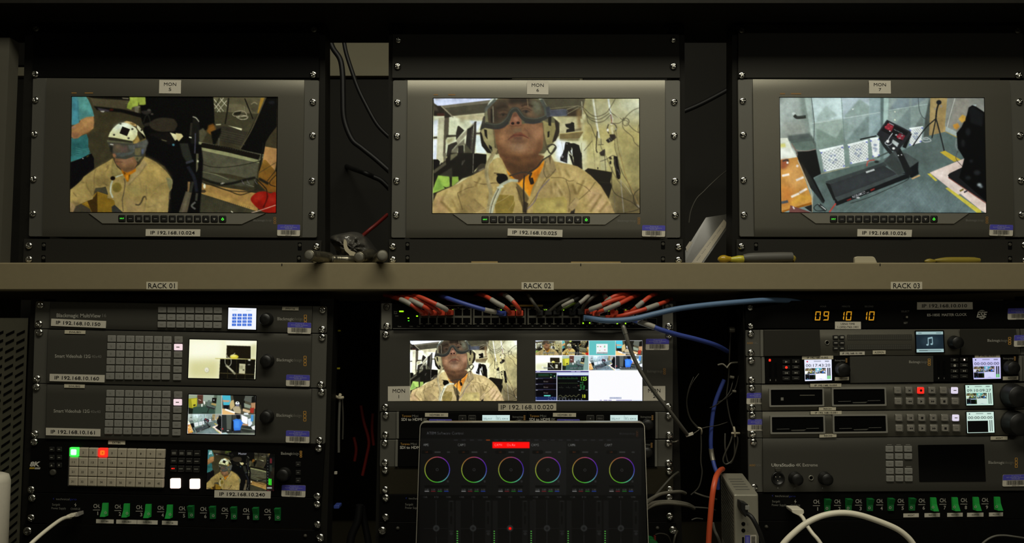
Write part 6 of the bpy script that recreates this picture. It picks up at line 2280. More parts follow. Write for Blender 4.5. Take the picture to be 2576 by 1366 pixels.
# ------------------------------------------------------------------ first lower rack: routers, control panel, power
c = crop(60,740,3.3026)
ROUTERS = [
    dict(k='multi', out=[(97,58),(2522,100),(2515,326),(84,285)], l=(218,212), r=(2398,2390), sc=[(138,90),(126,247),(2482,130),(2478,292)],
         text=[('Blackmagic MultiView', 272,638,190,30, 'print_grey', .012),('16', 652,684,191,28, 'print_dim', 0)], ip=[(228,203),(683,223),(680,282),(225,263)], t='IP 192.168.10.150',
         lab=[[(2147,105),(2283,107),(2282,136),(2145,133)]], lt='MV16', lcd=[(1700,112),(1932,118),(1928,295),(1695,289)], knob=(2022,208,51), lg=(2107,2316,217,26,2339,170,256), tg=[(2192,232),(2387,238),(2385,330),(2190,325)]),
    dict(k='hub', out=[(86,288),(2520,330),(2508,780),(72,740)], l=(200,186), r=(2392,2380), sc=[(130,318),(110,702),(2478,360),(2466,752)],
         text=[('Smart Videohub 12G', 257,553,527,27, 'print_grey', .012),('40x40', 562,645,530,24, 'print_dim', 0)], ip=[(215,662),(672,672),(669,733),(213,722)], t='IP 192.168.10.160',
         lab=[[(340,298),(512,302),(510,331),(338,328)]], lt='SVHUB01', k0=((727,370),(1190,378),(713,682),(1175,685)), k8=((1282,378),(1271,690)), lit=1,
         lcd=[(1377,376),(1935,388),(1922,706),(1365,696)], knob=(2027,553,53), lg=(2101,2310,558,26,2336,512,598), tg=[(2180,668),(2376,673),(2374,768),(2177,763)]),
    dict(k='hub', out=[(74,743),(2516,786),(2504,1246),(62,1200)], l=(192,178), r=(2392,2380), sc=[(105,772),(92,1160),(2472,816),(2455,1215)],
         text=[('Smart Videohub 12G', 247,545,983,27, 'print_grey', .012),('40x40', 554,637,988,24, 'print_dim', 0)], ip=[(183,1110),(636,1121),(635,1182),(183,1172)], t='IP 192.168.10.161',
         lab=[[(336,748),(506,752),(504,780),(335,777)]], lt='SVHUB02', k0=((717,824),(1182,832),(701,1137),(1167,1142)), k8=((1278,836),(1264,1150)), lit=1,
         lcd=[(1370,834),(1925,847),(1918,1168),(1358,1158)], knob=(2025,1015,53), lg=(2099,2308,1018,26,2334,970,1058), tg=[(2178,1132),(2373,1138),(2371,1238),(2175,1232)]),
]
rl = ['slim router panel showing a blue numbered keypad on a white display', 'video router panel with its display showing a dark screen on a pale wall', 'video router panel with its display split into four camera views']
for i, d in enumerate(ROUTERS):
    q = c(*d['out'])
    o = thing('video_router', rl[i], 'router', base_pt(q))
    L, F_, R = split(q, c((d['l'][0],0))[0], c((d['l'][1],0))[0], c((d['r'][0],0))[0], c((d['r'][1],0))[0])
    MB().prism(rr(inset(L, .5),(5,0,0,5),4), YE, 0.003, 'ear_grey', .7).build('rack_ear', o)
    MB().prism(rr(inset(R, .5),(0,5,5,0),4), YE, 0.003, 'ear_grey', .7).build('rack_ear', o)
    MB().roll(inset(F_, .6), YF, 0.0075, 'gunmetal_dark', 26,14).build('front_panel', o)  # darker copy of the monitor gunmetal: weaker light below put into the colour
    chassis(o, q, 0.20,0.0032)
    for p in d['sc']:
        screw(o, *c(p), YE, 9.2)
    mb = MB()
    for t, x0, x1, yb, cap, m, bo in d['text']:
        mb.text(t, c((x0, yb)), c((x1, yb + .012 * (x1 - x0))), cap / 3.3, YF - 0.0003, m, bo)
    a0, a1, ly, cap, sx, s0, s1 = d['lg']
    p0, p1 = c((a0, ly)), c((a1, ly))
    logo(o, p0[0], p1[0], p0[1], cap / 3.3, c((sx, 0))[0], c((0, s0))[1], c((0, s1))[1], YF - 0.0003,.014, 'print_grey', 'gunmetal_light', 'print_orange', 6)
    mb.build('lettering', o)
    ip_label(o, c(*d['ip']), d['t'], YF)
    for lq in d['lab']:
        small_label(o, c(*lq), d['lt'], YF, .22,.78)
    asset_tag(o, c(*d['tg']), YF)
    knob(o, *c(d['knob'][:2]), d['knob'][2] / 3.3, YF, 0.013)
    pic, src = ((D3, QD3),(D1, QD1),(D2, QD2))[i]
    lcd(o, pic, c(*d['lcd']), YF, src, 1.2)
    if d['k'] == 'multi':
        for r in range(3):
            for k in range(7):
                x, y = c((1147 + 77 * k - 2 * r, 130 + 61.5 * r + .9 * k))
                key(o, cq(x, y, 20.5,15.2,.012), YF, 'button_grey', ink='print_dim')
    else:
        a, b_, e, f = d['k0']
        for r in range(6):
            for k in range(7):
                u, v = k / 6, r / 5
                x = (a[0] * (1 - u) + b_[0] * u) * (1 - v) + (e[0] * (1 - u) + f[0] * u) * v
                y = (a[1] * (1 - u) + b_[1] * u) * (1 - v) + (e[1] * (1 - u) + f[1] * u) * v
                x, y = c((x, y))
                num = k * 6 + r + 1
                key(o, cq(x, y, 20.2,16.6,.012), YF, 'button_grey', t=str(num) if num <= 40 else None)
            v = r / 5
            x, y = c((d['k8'][0][0] * (1 - v) + d['k8'][1][0] * v, d['k8'][0][1] * (1 - v) + d['k8'][1][1] * v))
            kq = cq(x, y, 20.5,16,.012)
            key(o, kq, YF, 'lit_pink' if r == 1 else 'button_grey', ink='print_dim')

# control panel with numbered keys
c = crop(0,1080,3.0667)
q = c((247,76),(2505,116),(2482,528),(215,484))
o = thing('control_panel', 'black control panel with a grid of cream numbered keys, one lit green and one red', 'control panel', base_pt(q))
plate('front_panel', o, q, YE, 0.004, 'black_panel', 3)
chassis(o, q, 0.12,0.0042, 'black_panel')
for p in ((265,98),(242,465),(2460,148),(2448,517)):
    screw(o, *c(p), YE, 9.2)
small_label(o, c((835,86),(966,88),(965,118),(834,115)), 'EXT8K', YE, .25,.75)
mb = MB()
mb.text('8K', c((230,285)), c((311,285)),34 / 3.07, YE - 0.0003, 'print_white', .04,.25)
mb.flat(c((230,293),(268,293),(264,306),(226,306)), YE - 0.0003, 'print_yellow')
mb.flat(c((270,294),(312,294),(308,308),(266,308)), YE - 0.0003, 'print_grey')
logo(o, *[c((2168,0))[0], c((2305,0))[0]], c((0,196))[1],7, c((2321,0))[0], c((0,165))[1], c((0,218))[1], YE - 0.0003,.012, 'print_grey', 'print_dim', 'print_orange', 4.5)
mb.build('lettering', o)
for x in (397,455):
    for y, kd in ((155, 'word'),(218, 'word'),(278, 'up' if x == 397 else 'down')):
        kq = cq(*c((x, y)),13,12)
        mb = MB().prism(rr(kq, 1.5,2), YE - 0.0016,0.0016, 'button_black', .8)
        glyph_key(mb, kq, kd, YE - 0.0018, 'print_grey')
        mb.build('button', o)
mb = MB().lathe(*c((410,332)), YE, [(8,0),(7.4,.002),(5,.0024)], 'cable_dim', 20)
mb.build('headset_jack', o)
kp = c((532,138),(1273,153),(1259,456),(522,438))
kf_ = MB().prism(rr(kp, 2,2), YE - 0.001,0.001, 'button_rim').build('keypad_frame', o)
for r in range(4):
    for k in range(10):
        kq = [lerpq(kp, (k + a) / 10,(r + b_) / 4) for a, b_ in ((.03,.03),(.97,.03),(.97,.97),(.03,.97))]
        n = r * 10 + k + 1
        m = 'lit_green' if n == 1 else 'lit_red' if n == 4 else 'button_warm'
        mb = MB().prism(rr(kq, 2,2), YE - 0.0055,0.0045, m, 2.2, 'button_warm' if n not in (1,4) else m)
        yy = YE - 0.0057
        if n == 1:
            mb.flat(rr(inset(kq, 4.2),3,3), yy, 'lit_green_core')
        elif n == 4:
            mb.flat(rr(inset(kq, 5.5),3,3), yy, 'lit_orange')
        if n > 1:
            t = str(n)
            w = .07 * len(t)
            mb.textq(kq, t, .5 - w, .5 + w, .62,.22, yy - 0.0002, 'ink')
        mb.build('key', kf_)
for r in range(3):
    for k in range(4):
        kq = cq(*c((1342 + 59 * k - 3 * r, 183 + 60 * r + 1.4 * k)),16.5,15)
        mb = MB().prism(rr(kq, 1.5,2), YE - 0.002,0.002, 'button_black', .9)
        yy = YE - 0.0022
        if r == 2 and k == 0:
            mb.textq(kq, 'MIX', .24,.76,.6,.22, yy, 'lit_red', .02)
        else:
            for v in ((.4,.62) if r == 0 and k < 3 else (.5,)):
                mb.flat([lerpq(kq, a, b_) for a, b_ in ((.2, v - .08),(.8, v - .08),(.8, v + .08),(.2, v + .08))], yy, 'print_dim')
        mb.build('button', o)
for x, y in ((1349,419),(1499,423)):
    key(o, cq(*c((x, y)),25,25), YE, 'lit_white', 0.004,3,1.2)
lcd(o, D4,[QD4[0], QD4[1], QD4[2], QD4[3]], YE, QD4,1.4)
ip_label(o, c((1655,470),(2089,478),(2087,533),(1653,526)), 'IP 192.168.10.240', YE - 0.0004)
asset_tag(o, c((2174,429),(2358,433),(2355,525),(2170,518)), YE)
knob(o, *c((2195,345)),16, YE, 0.012)
for y in (270,335,395):
    kq = cq(*c((2299, y)),13,12)
    key(o, kq, YE, 'button_black', 0.0016,1.5,.8, ink='print_dim')


# power strips with nine green rocker switches
def power_strip(q, label, sc, tx, chs, sws, on, labs, fade=1.0):
    o = thing('power_strip', label, 'power strip', base_pt(q))
    plate('front_panel', o, q, YE, 0.004, 'black_panel', 2)
    chassis(o, q, 0.18,0.0042, 'black_panel')
    for p in sc:
        screw(o, *p, YE, 9.2)
    mb = MB()
    y = YE - 0.0003
    (lx, ly),(sx, sy),(px, py),(gx, gy) = tx
    mb.flat([(lx, ly - 3),(lx + 4, ly - 6),(lx + 2, ly - 3),(lx + 4, ly)], y, 'print_blue')
    mb.text('technical', (lx + 8, ly),(lx + 42, ly + .6),5, y, 'print_dim')
    mb.text('pro', (lx + 44, ly + .6),(lx + 60, ly + .8),5, y, 'print_blue')
    mb.text('SurgeIt', (sx, sy),(sx + 20, sy + .3),5.4, y, 'print_dim')
    mb.text('Power Supply', (px, py),(px + 36.5, py + .6),5.4, y, 'print_dim')
    mb.flat([(gx + 1, gy - 15),(gx - 3, gy - 9),(gx, gy - 9),(gx - 1, gy - 4),(gx + 3, gy - 10),(gx, gy - 10)], y, 'print_grey')
    mb.text('CHARGE', (gx - 12, gy + 3),(gx + 12, gy + 3.2),4.8, y, 'print_dim')
    mb.build('lettering', o)
    for k, (cx_, cy_) in enumerate(chs):
        mb = MB()
        mb.text('CH.', (cx_ - 8, cy_),(cx_ + 8.5, cy_ + .3),9.4, y, 'print_grey', .014)
        mb.flat(rect(cx_ - 9, cy_ + 4.6, cx_ + 8.5, cy_ + 6), y, 'print_grey')
        mb.text(str(k + 1),(cx_ + 2, cy_ + 18),(cx_ + (4 if k == 0 else 7.5), cy_ + 18),8.6, y, 'print_grey', .014)
        mb.build('channel_number', o)
    for k, (x, yc) in enumerate(sws):
        up = on[k]
        m = 'switch_green_on' if up else 'switch_green'
        c0 = P(x, yc, YE)
        s_ = S()
        w, h = 7.0 * s_, 15.5 * s_
        a, b_ = (0.0095,0.003) if not up else (0.003,0.0095)
        V = [(c0[0] - w, c0[1], c0[2] - h),(c0[0] + w, c0[1], c0[2] - h),(c0[0] + w, c0[1], c0[2] + h),(c0[0] - w, c0[1], c0[2] + h),
             (c0[0] - w * .9, c0[1] - b_, c0[2] - h * .97),(c0[0] + w * .9, c0[1] - b_, c0[2] - h * .97),(c0[0] + w * .9, c0[1] - .0042, c0[2]),(c0[0] - w * .9, c0[1] - .0042, c0[2]),
             (c0[0] + w * .9, c0[1] - a, c0[2] + h * .97),(c0[0] - w * .9, c0[1] - a, c0[2] + h * .97)]
        mb = MB()
        mb.add(V, [[4,5,6,7],[7,6,8,9],[0,1,5,4],[2,3,9,8],[1,2,8,6,5],[3,0,4,7,9]], m)
        o1 = rr(cq(x, yc + 9,6.2,6.2),3,3)
        n = len(o1)
        i1 = [(x + (p[0] - x) * .62, yc + 9 + (p[1] - yc - 9) * .62) for p in o1]
        yd = YE - (b_ * .6 + .0042 * .4) - 0.0010
        A_ = [P(a_, b2, yd) for a_, b2 in o1]
        B_ = [P(a_, b2, yd) for a_, b2 in i1]
        mb.add(A_ + B_, [[j, n + j, n + (j + 1) % n, (j + 1) % n] for j in range(n)], 'print_grey')
        mb.build('rocker_switch', o)
    for lq, t in labs:
        sticker(o, lq, [(t, .28,.72,.68,.4)], YE, 'label_paper')
    return o


q = c((225,490),(2478,533),(2468,770),(195,722))
power_strip(q, 'power strip below the cream numbered keys, with its first four green switches lit', [c((250,530)), c((242,682)), c((2448,580)), c((2450,735))],
            (c((407,545)), c((402,588)), c((397,616)), c((582,612))),
            [c((745 + 165 * k, 606 + 4.6 * k)) for k in range(9)],[c((x, 616 + 4.6 * k)) for k, x in enumerate((815,980,1147,1312,1478,1645,1808,1977,2145))],
            [1,1,1,1,0,0,0,0,0],
            [(c((742,694),(877,697),(876,727),(741,724)), 'EXT8K'),(c((897,697),(1056,700),(1055,731),(896,728)), 'SVHUB01'),(c((1059,700),(1216,704),(1215,735),(1058,731)), 'SVHUB02'),(c((1250,705),(1371,708),(1370,739),(1249,736)), 'MV16')])
q = [(60,1318.5),(806,1334),(806,1400),(50,1400)]
o = thing('drawer_unit', 'dark drawer front below the power strip with its first four switches lit', 'drawer', base_pt([q[0], q[1],(806,1375),(50,1375)]))
plate('front_panel', o, q, YE, 0.004, 'black_panel', 2)
screw(o, 70,1336, YE, 11)
screw(o, 806,1353, YE, 11)
mb = MB().lathe(768,1348, YE, [(4.4,0),(3.6,.002),(1,.0026)], 'cable_dim', 14)
mb.build('latch_knob', o)
# ------------------------------------------------------------------ second lower rack
c = crop(940,730,3.3026)
q = c((62,108),(2488,113),(2488,326),(62,326))
o = thing('network_switch', 'black network switch with rows of ports and lime indicator lights', 'network switch', base_pt(q))
MB().prism(rr(c((62,108),(153,108),(153,326),(62,326)),(3,2,2,3),3), YE, 0.003, 'ear_light', .7).build('rack_ear', o)
MB().prism(rr(c((2398,113),(2488,113),(2488,326),(2398,326)),(2,3,3,2),3), YE, 0.003, 'ear_light', .7).build('rack_ear', o)
MB().prism(c((156,113),(2396,116),(2396,322),(156,322)), YF, 0.0075, 'black_panel', .6).build('front_panel', o)
chassis(o, q, 0.22,0.0032)
screw(o, *c((108,138)), YE, 8.5, SCREW_DULL)
screw(o, *c((110,298)), YE, 9)
screw(o, *c((2440,140)), YE, 8.5, SCREW_DULL)
screw(o, *c((2452,300)), YE, 9)
PORTC = [(420,490,560,632,703,772),(868,940,1010,1080,1150,1222),(1320,1392,1462,1532,1605,1675),(1772,1842,1912,1982,2052,2122)]
for g, cols in enumerate(PORTC):
    x0, x1 = cols[0] - 42, cols[-1] + 42
    gq = c((x0,148),(x1,148),(x1,292),(x0,292))
    mb = MB()
    ym = YF - 0.0012
    # metal comb around the sockets
    xs = [x0] + [v for cc_ in cols for v in (cc_ - 30, cc_ + 30)] + [x1]
    for k in range(0, len(xs),2):
        mb.prism(c((xs[k],150),(xs[k + 1],150),(xs[k + 1],286),(xs[k],286)), ym, 0.0012, 'port_metal')
    mb.prism(c((x0,212),(x1,212),(x1,230),(x0,230)), ym - 0.0001,0.0012, 'port_metal')
    pf_ = mb.build('port_frame', o)
    for cc_ in cols:
        for y0, y1, up in ((154,212,1),(230,282,0)):
            pq = c((cc_ - 30, y0),(cc_ + 30, y0),(cc_ + 30, y1),(cc_ - 30, y1))
            mb = MB().prism(pq, YF - 0.0002,0.0002, 'pit_black')
            yv = y0 if up else y1
            d_ = 8 if up else -8
            for s_ in (-1,1):
                mb.prism(c((cc_ + s_ * 30, yv),(cc_ + s_ * 12, yv),(cc_ + s_ * 14, yv + d_ * .5),(cc_ + s_ * 22, yv + d_ * .7),(cc_ + s_ * 30, yv + d_)), YF - 0.0009,0.0006, 'port_metal')
            mb.build('port', pf_)
mb = MB()
yl = YF - 0.0004
for t, x, y in (('Power', 183,183),('Fault', 183,198),('Locator', 193,218),('Reset', 215,306),('Clear', 372,306),('Usb', 312,306)):
    mb.text(t, c((x - 14, y)), c((x + 14, y)),3.4, yl, 'print_dim')
for k in range(24):
    x = PORTC[k // 6][k % 6]
    mb.text(str(2 * k + 1), c((x - 7,152)), c((x + 6,152)),2.6, yl, 'print_dim')
    mb.text(str(2 * k + 2), c((x - 7,302)), c((x + 6,302)),2.6, yl, 'print_dim')
mb.flat(c((1136,121),(1406,121),(1406,136),(1136,136)), yl, 'olive_plastic')
mb.flat(c((560,125),(780,125),(780,131),(560,131)), yl, 'print_dim')
mb.flat(c((2180,205),(2300,205),(2300,210),(2180,210)), yl, 'print_dim')
mb.flat(c((160,317),(2394,317),(2394,321),(160,321)), yl, 'print_dim')
mb.build('lettering', o)
for x in (2215,2310):
    mb = MB().prism(c((x - 44,232),(x + 44,232),(x + 44,290),(x - 44,290)), YF - 0.0004,0.0004, 'pit_black')
    mb.ring(c((x - 44,232),(x + 44,232),(x + 44,290),(x - 44,290)), c((x - 40,236),(x + 40,236),(x + 40,286),(x - 40,286)), YF - 0.0012,0.001, 'grille_mesh')
    mb.build('module_slot', o)
for (x, y, w, h, m) in ((230,176,44,14, 'led_lime'),(360,215,18,13, 'led_lime'),(288,232,16,10, 'led_lime'),(290,254,15,9, 'led_green'),
                        (657,165,13,13, 'led_lime'),(1059,164,10,10, 'led_lime'),(1180,166,5,8, 'led_lime'),(1434,166,15,15, 'led_lime'),(1418,163,7,7, 'led_lime'),(1578,164,10,11, 'led_lime'),
                        (1649,170,6,7, 'led_lime'),(1744,166,16,15, 'led_lime'),(1880,166,5,5, 'led_lime'),(1953,170,13,12, 'led_lime'),(2021,170,6,7, 'led_lime'),(2094,168,15,15, 'led_lime'),
                        (1741,274,13,15, 'led_lime'),(1795,272,12,14, 'led_lime'),(2024,276,15,15, 'led_lime'),(2093,276,12,15, 'led_lime')):
    a = c((x, y))
    MB().prism(rr(cq(a[0], a[1], w / 4, h / 4),1,2), YF - 0.0018,0.0014, m, .3).build('indicator_light', o)

# double display unit
q = c((54,333),(2487,332),(2484,1006),(50,1006))
o = thing('double_display', 'rack panel with two displays side by side, goggled man and overview grid', 'display', base_pt(q))
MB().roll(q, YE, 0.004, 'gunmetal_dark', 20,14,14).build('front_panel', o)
chassis(o, q, 0.12,0.0042)
for p in ((100,370),(97,973),(2455,372),(2448,968)):
    screw(o, *c(p), YE, 9.2)
qa = c((302,420),(1190,418),(1190,920),(302,920))
QB2 = [(px_, py_) for px_, py_ in QB]
lcd(o, B.gain(1.38,1.12,(1.0,1.0,1.02),.72), qa, YE, QB2,1.15, grow=1)
lcd(o, MV, QMV, YE, QMV, 1.7, grow=1)
sticker(o, c((118,800),(301,797),(300,921),(118,922)),[('MON', .22,.78,.43,.25),('1', .488,.512,.80,.22)], YE, bold=0)
sticker(o, c((2240,797),(2423,796),(2423,917),(2240,920)),[('MON', .22,.78,.43,.25),('2', .44,.56,.80,.22)], YE, bold=0)
sticker(o, c((1035,942),(1517,940),(1517,1000),(1035,1003)),[('IP 192.168.10.020', .045,.95,.80,.60)], YE, 'label_tape', bold=0.0)
asset_tag(o, c((2262,404),(2454,404),(2453,497),(2259,497)), YE)
mb = MB()
logo(o, c((2272,0))[0], c((2398,0))[0], c((0,684))[1],6.5, c((2416,0))[0], c((0,648))[1], c((0,702))[1], YE - 0.0003,0, 'print_dim', 'gunmetal_light', 'print_orange_dim', 5)

# converters, two to a tray
c = crop(940,1020,3.3026)


def tray(q, lq, rq, label, sc, bev):
    o = thing('rack_tray', label, 'rack tray', base_pt(q))
    MB().prism(rr(lq, (4,1,1,4),3), YE, 0.003, 'ear_grey', .7).build('rack_ear', o)
    MB().prism(rr(rq, (1,4,4,1),3), YE, 0.003, 'ear_grey', .7).build('rack_ear', o)
    for b_ in bev:
        MB().prism(b_, YE - 0.003,0.006, 'ear_light', .5).build('tray_wall', o)
    a, b2 = lerpq(q, .09,.985), lerpq(q, .92,.985)
    p0, p1 = P(*a, 0.004), P(*b2,0.004)
    MB().box((p0[0],0.004, p0[2] - 0.0005),(p1[0],0.14, p0[2] + 0.0005), 'rail_black').build('tray_floor', o)
    for p in sc:
        screw(o, *p, YE, 9)
    return o


def converter(x0, x1, y0, y1, label, lt, cv, dx, low=False):
    q = c((x0, y0),(x1, y0),(x1, y1),(x0, y1))
    o = thing('video_converter', label, 'converter', base_pt(q), None)
    MB().prism(rr(q, 1.5,2), YF + 0.0015,0.09, 'black_panel', .7).build('body', o)
    y = YF + 0.0012
    t0 = y0 + (38 if not low else 42)
    mb = MB()
    mb.text('Teranex', c((dx + 25, t0)), c((dx + 103, t0)),5.6, y, 'print_orange')
    mb.text('Mini', c((dx + 110, t0)), c((dx + 160, t0)),5.6, y, 'print_dim')
    mb.text('SDI to HDMI', c((dx + 20, t0 + 31)), c((dx + 192, t0 + 31)),6.8, y, 'print_white', .012)
    mb.text('8K', c((dx + 202, t0 + 31)), c((dx + 239, t0 + 31)),6.8, y, 'print_dim', .012)
    mb.build('lettering', o)
    mb = MB()
    mb.text('Blackmagicdesign', c((dx + 944, y0 + 44)), c((dx + 1032, y0 + 44)),4.6, y, 'print_dim')
    a = c((dx + 1043, y0 + 22))
    squares(mb, a[0], a[1], a[1] + 13, y, 'print_orange_dim', 3.4)
    mb.build('logo', o)
    if lt:
        small_label(o, c((dx + 217, y0 + 4),(dx + 409, y0 + 5),(dx + 408, y0 + 37),(dx + 216, y0 + 35)), lt, YF + 0.0015,.2,.8)
        asset_tag(o, c((dx + 250, y0 + 55),(dx + 440, y0 + 57),(dx + 440, y0 + 150),(dx + 250, y0 + 148)), YF + 0.0015)
    for bx, w_ in ((dx + 528, 'i'),(dx + 608, 'MENU')):
        kq = c((bx - 31, y0 + 22),(bx + 31, y0 + 22),(bx + 31, y0 + 76),(bx - 31, y0 + 76))
        mb = MB().ring(rr(kq, 2,2), rr(inset(kq, 1),1.6,2), YF + 0.0008,0.0007, 'button_rim')
        mb.prism(rr(inset(kq, 1.1),1.4,2), YF + 0.0004,0.0011, 'button_black', .8)
        mb.textq(kq, w_, .5 - .09 * len(w_) / 1.1,.5 + .09 * len(w_) / 1.1,.62,.2, YF + 0.0002, 'print_dim')
        mb.build('button', o)
    lcd(o, cv, c((dx + 693, y0 + 22),(dx + 921, y0 + 22),(dx + 920, y0 + 132),(dx + 693, y0 + 132)), YF + 0.0015, rect(0,0,228,110),1.6, grow=1)
    knob(o, *c((dx + 1000, y0 + 100)),14, YF + 0.0015,0.009)
    return o


q = c((57,56),(2490,56),(2490,278),(57,278))
tray(q, c((57,56),(188,56),(188,278),(57,278)), c((2364,56),(2490,56),(2490,276),(2364,276)), 'grey rack tray holding the upper pair of video converters',
     [c(p) for p in ((100,82),(98,245),(2450,86),(2455,246))],[c((189,56),(209,56),(209,276),(189,276)), c((2341,58),(2363,58),(2363,276),(2341,276))])
converter(212,1276,58,277, 'black video converter behind the laptop, left one of the upper pair', 'HDMI8K 01', CV, 210)
converter(1280,2339,58,277, 'black video converter above the laptop corner, right one of the upper pair', 'HDMI8K 02', CV2,1273)
q = c((54,286),(2484,286),(2480,510),(50,510))
tray(q, c((54,286),(180,286),(176,509),(50,509)), c((2358,286),(2484,286),(2480,508),(2358,508)), 'grey rack tray holding the lower pair of video converters, mostly behind the laptop',
     [c(p) for p in ((93,313),(95,476),(2448,313),(2450,479))],[c((181,286),(202,286),(198,508),(177,508)), c((2336,288),(2357,288),(2357,508),(2336,508))])
converter(204,1270,287,508, 'black video converter in the lower tray, left edge peeking from behind the laptop', None, CV, 198, True)
converter(1274,2334,287,508, 'black video converter in the lower tray, right edge peeking from behind the laptop', None, CV2,1266, True)

q = c((52,512),(2490,512),(2490,737),(50,737))
o = thing('blank_panel', 'blank brownish black panel below the converters, half hidden by the laptop', 'panel', base_pt(q))
plate('panel', o, q, YE, 0.003, 'brown_panel', 1.5)
for p in ((97,540),(97,700),(2455,546),(2460,697)):
    screw(o, *c(p), YE, 9)
q = c((52,739),(2490,739),(2492,968),(50,968))
power_strip(q, 'power strip mostly hidden behind the laptop', [c(p) for p in ((102,768),(100,928),(2456,766),(2460,920))],
            (c((264,780)), c((262,830)), c((262,858)), c((470,850))),[c((560 + 165 * k, 848)) for k in range(9)],[c((630 + 165 * k, 855)) for k in range(9)],[0] * 9,[])
q = [c((50,971))[0:2], c((2510,971))[0:2],(1704,1400),(952,1400)]
o = thing('drawer_unit', 'dark drawer front low behind the laptop', 'drawer', base_pt([q[0], q[1],(1704,1375),(952,1375)]))
plate('front_panel', o, q, YE, 0.004, 'black_panel', 2)
screw(o, *c((72,1040)), YE, 10.5)
screw(o, *c((2486,1035)), YE, 10.5)
for p in ((200,1020),(2358,1018)):
    MB().lathe(*c(p), YE, [(4.4,0),(3.6,.002),(1,.0026)], 'cable_dim', 14).build('latch_knob', o)
# ------------------------------------------------------------------ third lower rack
c = crop(1850,740,3.548)
q = c((88,60),(2700,55),(2700,303),(90,306))
o = thing('master_clock', 'black clock panel with amber digits reading the hour, minute and second', 'clock', base_pt(q))
plate('front_panel', o, q, YE, 0.004, 'black_panel', 2)
chassis(o, q, 0.2,0.0042, 'black_panel')
screw(o, *c((132,120)), YE, 7.6)
screw(o, *c((136,285)), YE, 7.8)
mb = MB()
y = YE - 0.0003
for t, x0, x1 in (('HOUR', 757,812),('MINUTE', 952,1024),('SECOND', 1154,1232)):
    mb.text(t, c((x0,117)), c((x1,117)),4.2, y, 'print_dim')
mb.text('SELECT', c((1480,161)), c((1553,161)),4.2, y, 'print_dim')
mb.text('SET', c((1502,265)), c((1538,265)),4.6, y, 'print_dim')
mb.text('ES-185E', c((1712,197)), c((1825,196)),6.2, y, 'print_grey', .012)
mb.text('MASTER CLOCK', c((1842,196)), c((2065,192)),6.2, y, 'print_grey', .012)
mb.build('lettering', o)
mb = MB()
a = c((2200,182))
mb.flat(circ(a[0], a[1],11.6,28), y, 'print_grey')
e = c((2152,152),(2256,152),(2248,212),(2146,212))
mb.flat(e, y - 0.0002, 'pit_black')
mb.textq(e, 'ESE', .06,.94,.90,.80, y - 0.0004, 'print_grey', .03,.18)
mb.build('emblem', o)
mb = MB().prism(rr(cq(*c((1518,207)),11,7),2,2), YE - 0.0006,0.0006, 'pit_black')
mb.prism(rr(cq(*c((1534,205)),4,5),1,2), YE - 0.003,0.0025, 'cable_silver', .5)
mb.build('toggle_switch', o)
SEG = {'0': 'abcdef', '1': 'bc', '9': 'abcdfg'}
qd = c((690,138),(1262,138),(1262,248),(690,248))
MB().prism(qd, YE - 0.0004,0.0004, 'pit_black').build('display_window', o)
for ch, x0, x1 in (('0', 712,760),('9', 786,834),('1', 938,972),('0', 988,1036),('1', 1142,1176),('0', 1192,1240)):
    x0, x1 = c((x0,0))[0], c((x1,0))[0]
    y0, y1 = c((0,154))[1], c((0,234))[1]
    ym, t = (y0 + y1) / 2,2.5
    segs = dict(a=[(x0, y0),(x1, y0),(x1 - t, y0 + t),(x0 + t, y0 + t)], d=[(x0 + t, y1 - t),(x1 - t, y1 - t),(x1, y1),(x0, y1)], g=[(x0 + 1, ym),(x0 + t, ym - t / 2),(x1 - t, ym - t / 2),(x1 - 1, ym),(x1 - t, ym + t / 2),(x0 + t, ym + t / 2)],
                f=[(x0, y0 + .8),(x0 + t, y0 + t + .8),(x0 + t, ym - 1.6),(x0, ym - .5)], e=[(x0, ym + .5),(x0 + t, ym + 1.6),(x0 + t, y1 - t - .8),(x0, y1 - .8)],
                b=[(x1 - t, y0 + t + .8),(x1, y0 + .8),(x1, ym - .5),(x1 - t, ym - 1.6)], c=[(x1 - t, ym + 1.6),(x1, ym + .5),(x1, y1 - .8),(x1 - t, y1 - t - .8)])
    mb = MB()
    sh_ = lambda p: (p[0] + (ym - p[1]) * .10, p[1])
    for s_ in SEG[ch]:
        mb.flat([sh_(p) for p in segs[s_]], YE - 0.0007, 'led_amber')
    mb.build('digit', o)
ip_label(o, c((1622,72),(2117,71),(2119,135),(1621,138)), 'IP 192.168.10.010', YE)
sticker(o, c((889,245),(1120,246),(1121,311),(889,311)),[('USNO TIME', .22,.76,.42,.24),('1-(202)-762-1401', .10,.90,.83,.24)], YE, bold=.0)
asset_tag(o, c((2432,127),(2640,124),(2642,224),(2430,228)), YE)


def face(o, ear, bev, fq, m, sc, lq='ear_grey'):
    MB().prism(rr(ear, (5,1,1,5),4), YE, 0.003, lq, .7).build('rack_ear', o)
    if bev:
        MB().prism(bev, YE - 0.003,0.006, 'ear_light', .5).build('ear_edge', o)
    MB().roll(fq, YF, 0.0075, m, 30,26,20).build('front_panel', o)
    for p in sc:
        screw(o, *c(p), YE, 8.6)


def right_ear(o, x0, y0, y1, x1=2690):
    MB().prism(rr(c((x0, y0),(x1, y0 - 2),(x1, y1 - 2),(x0, y1)),(1,5,5,1),4), YE, 0.003, 'ear_grey', .7).build('rack_ear', o)


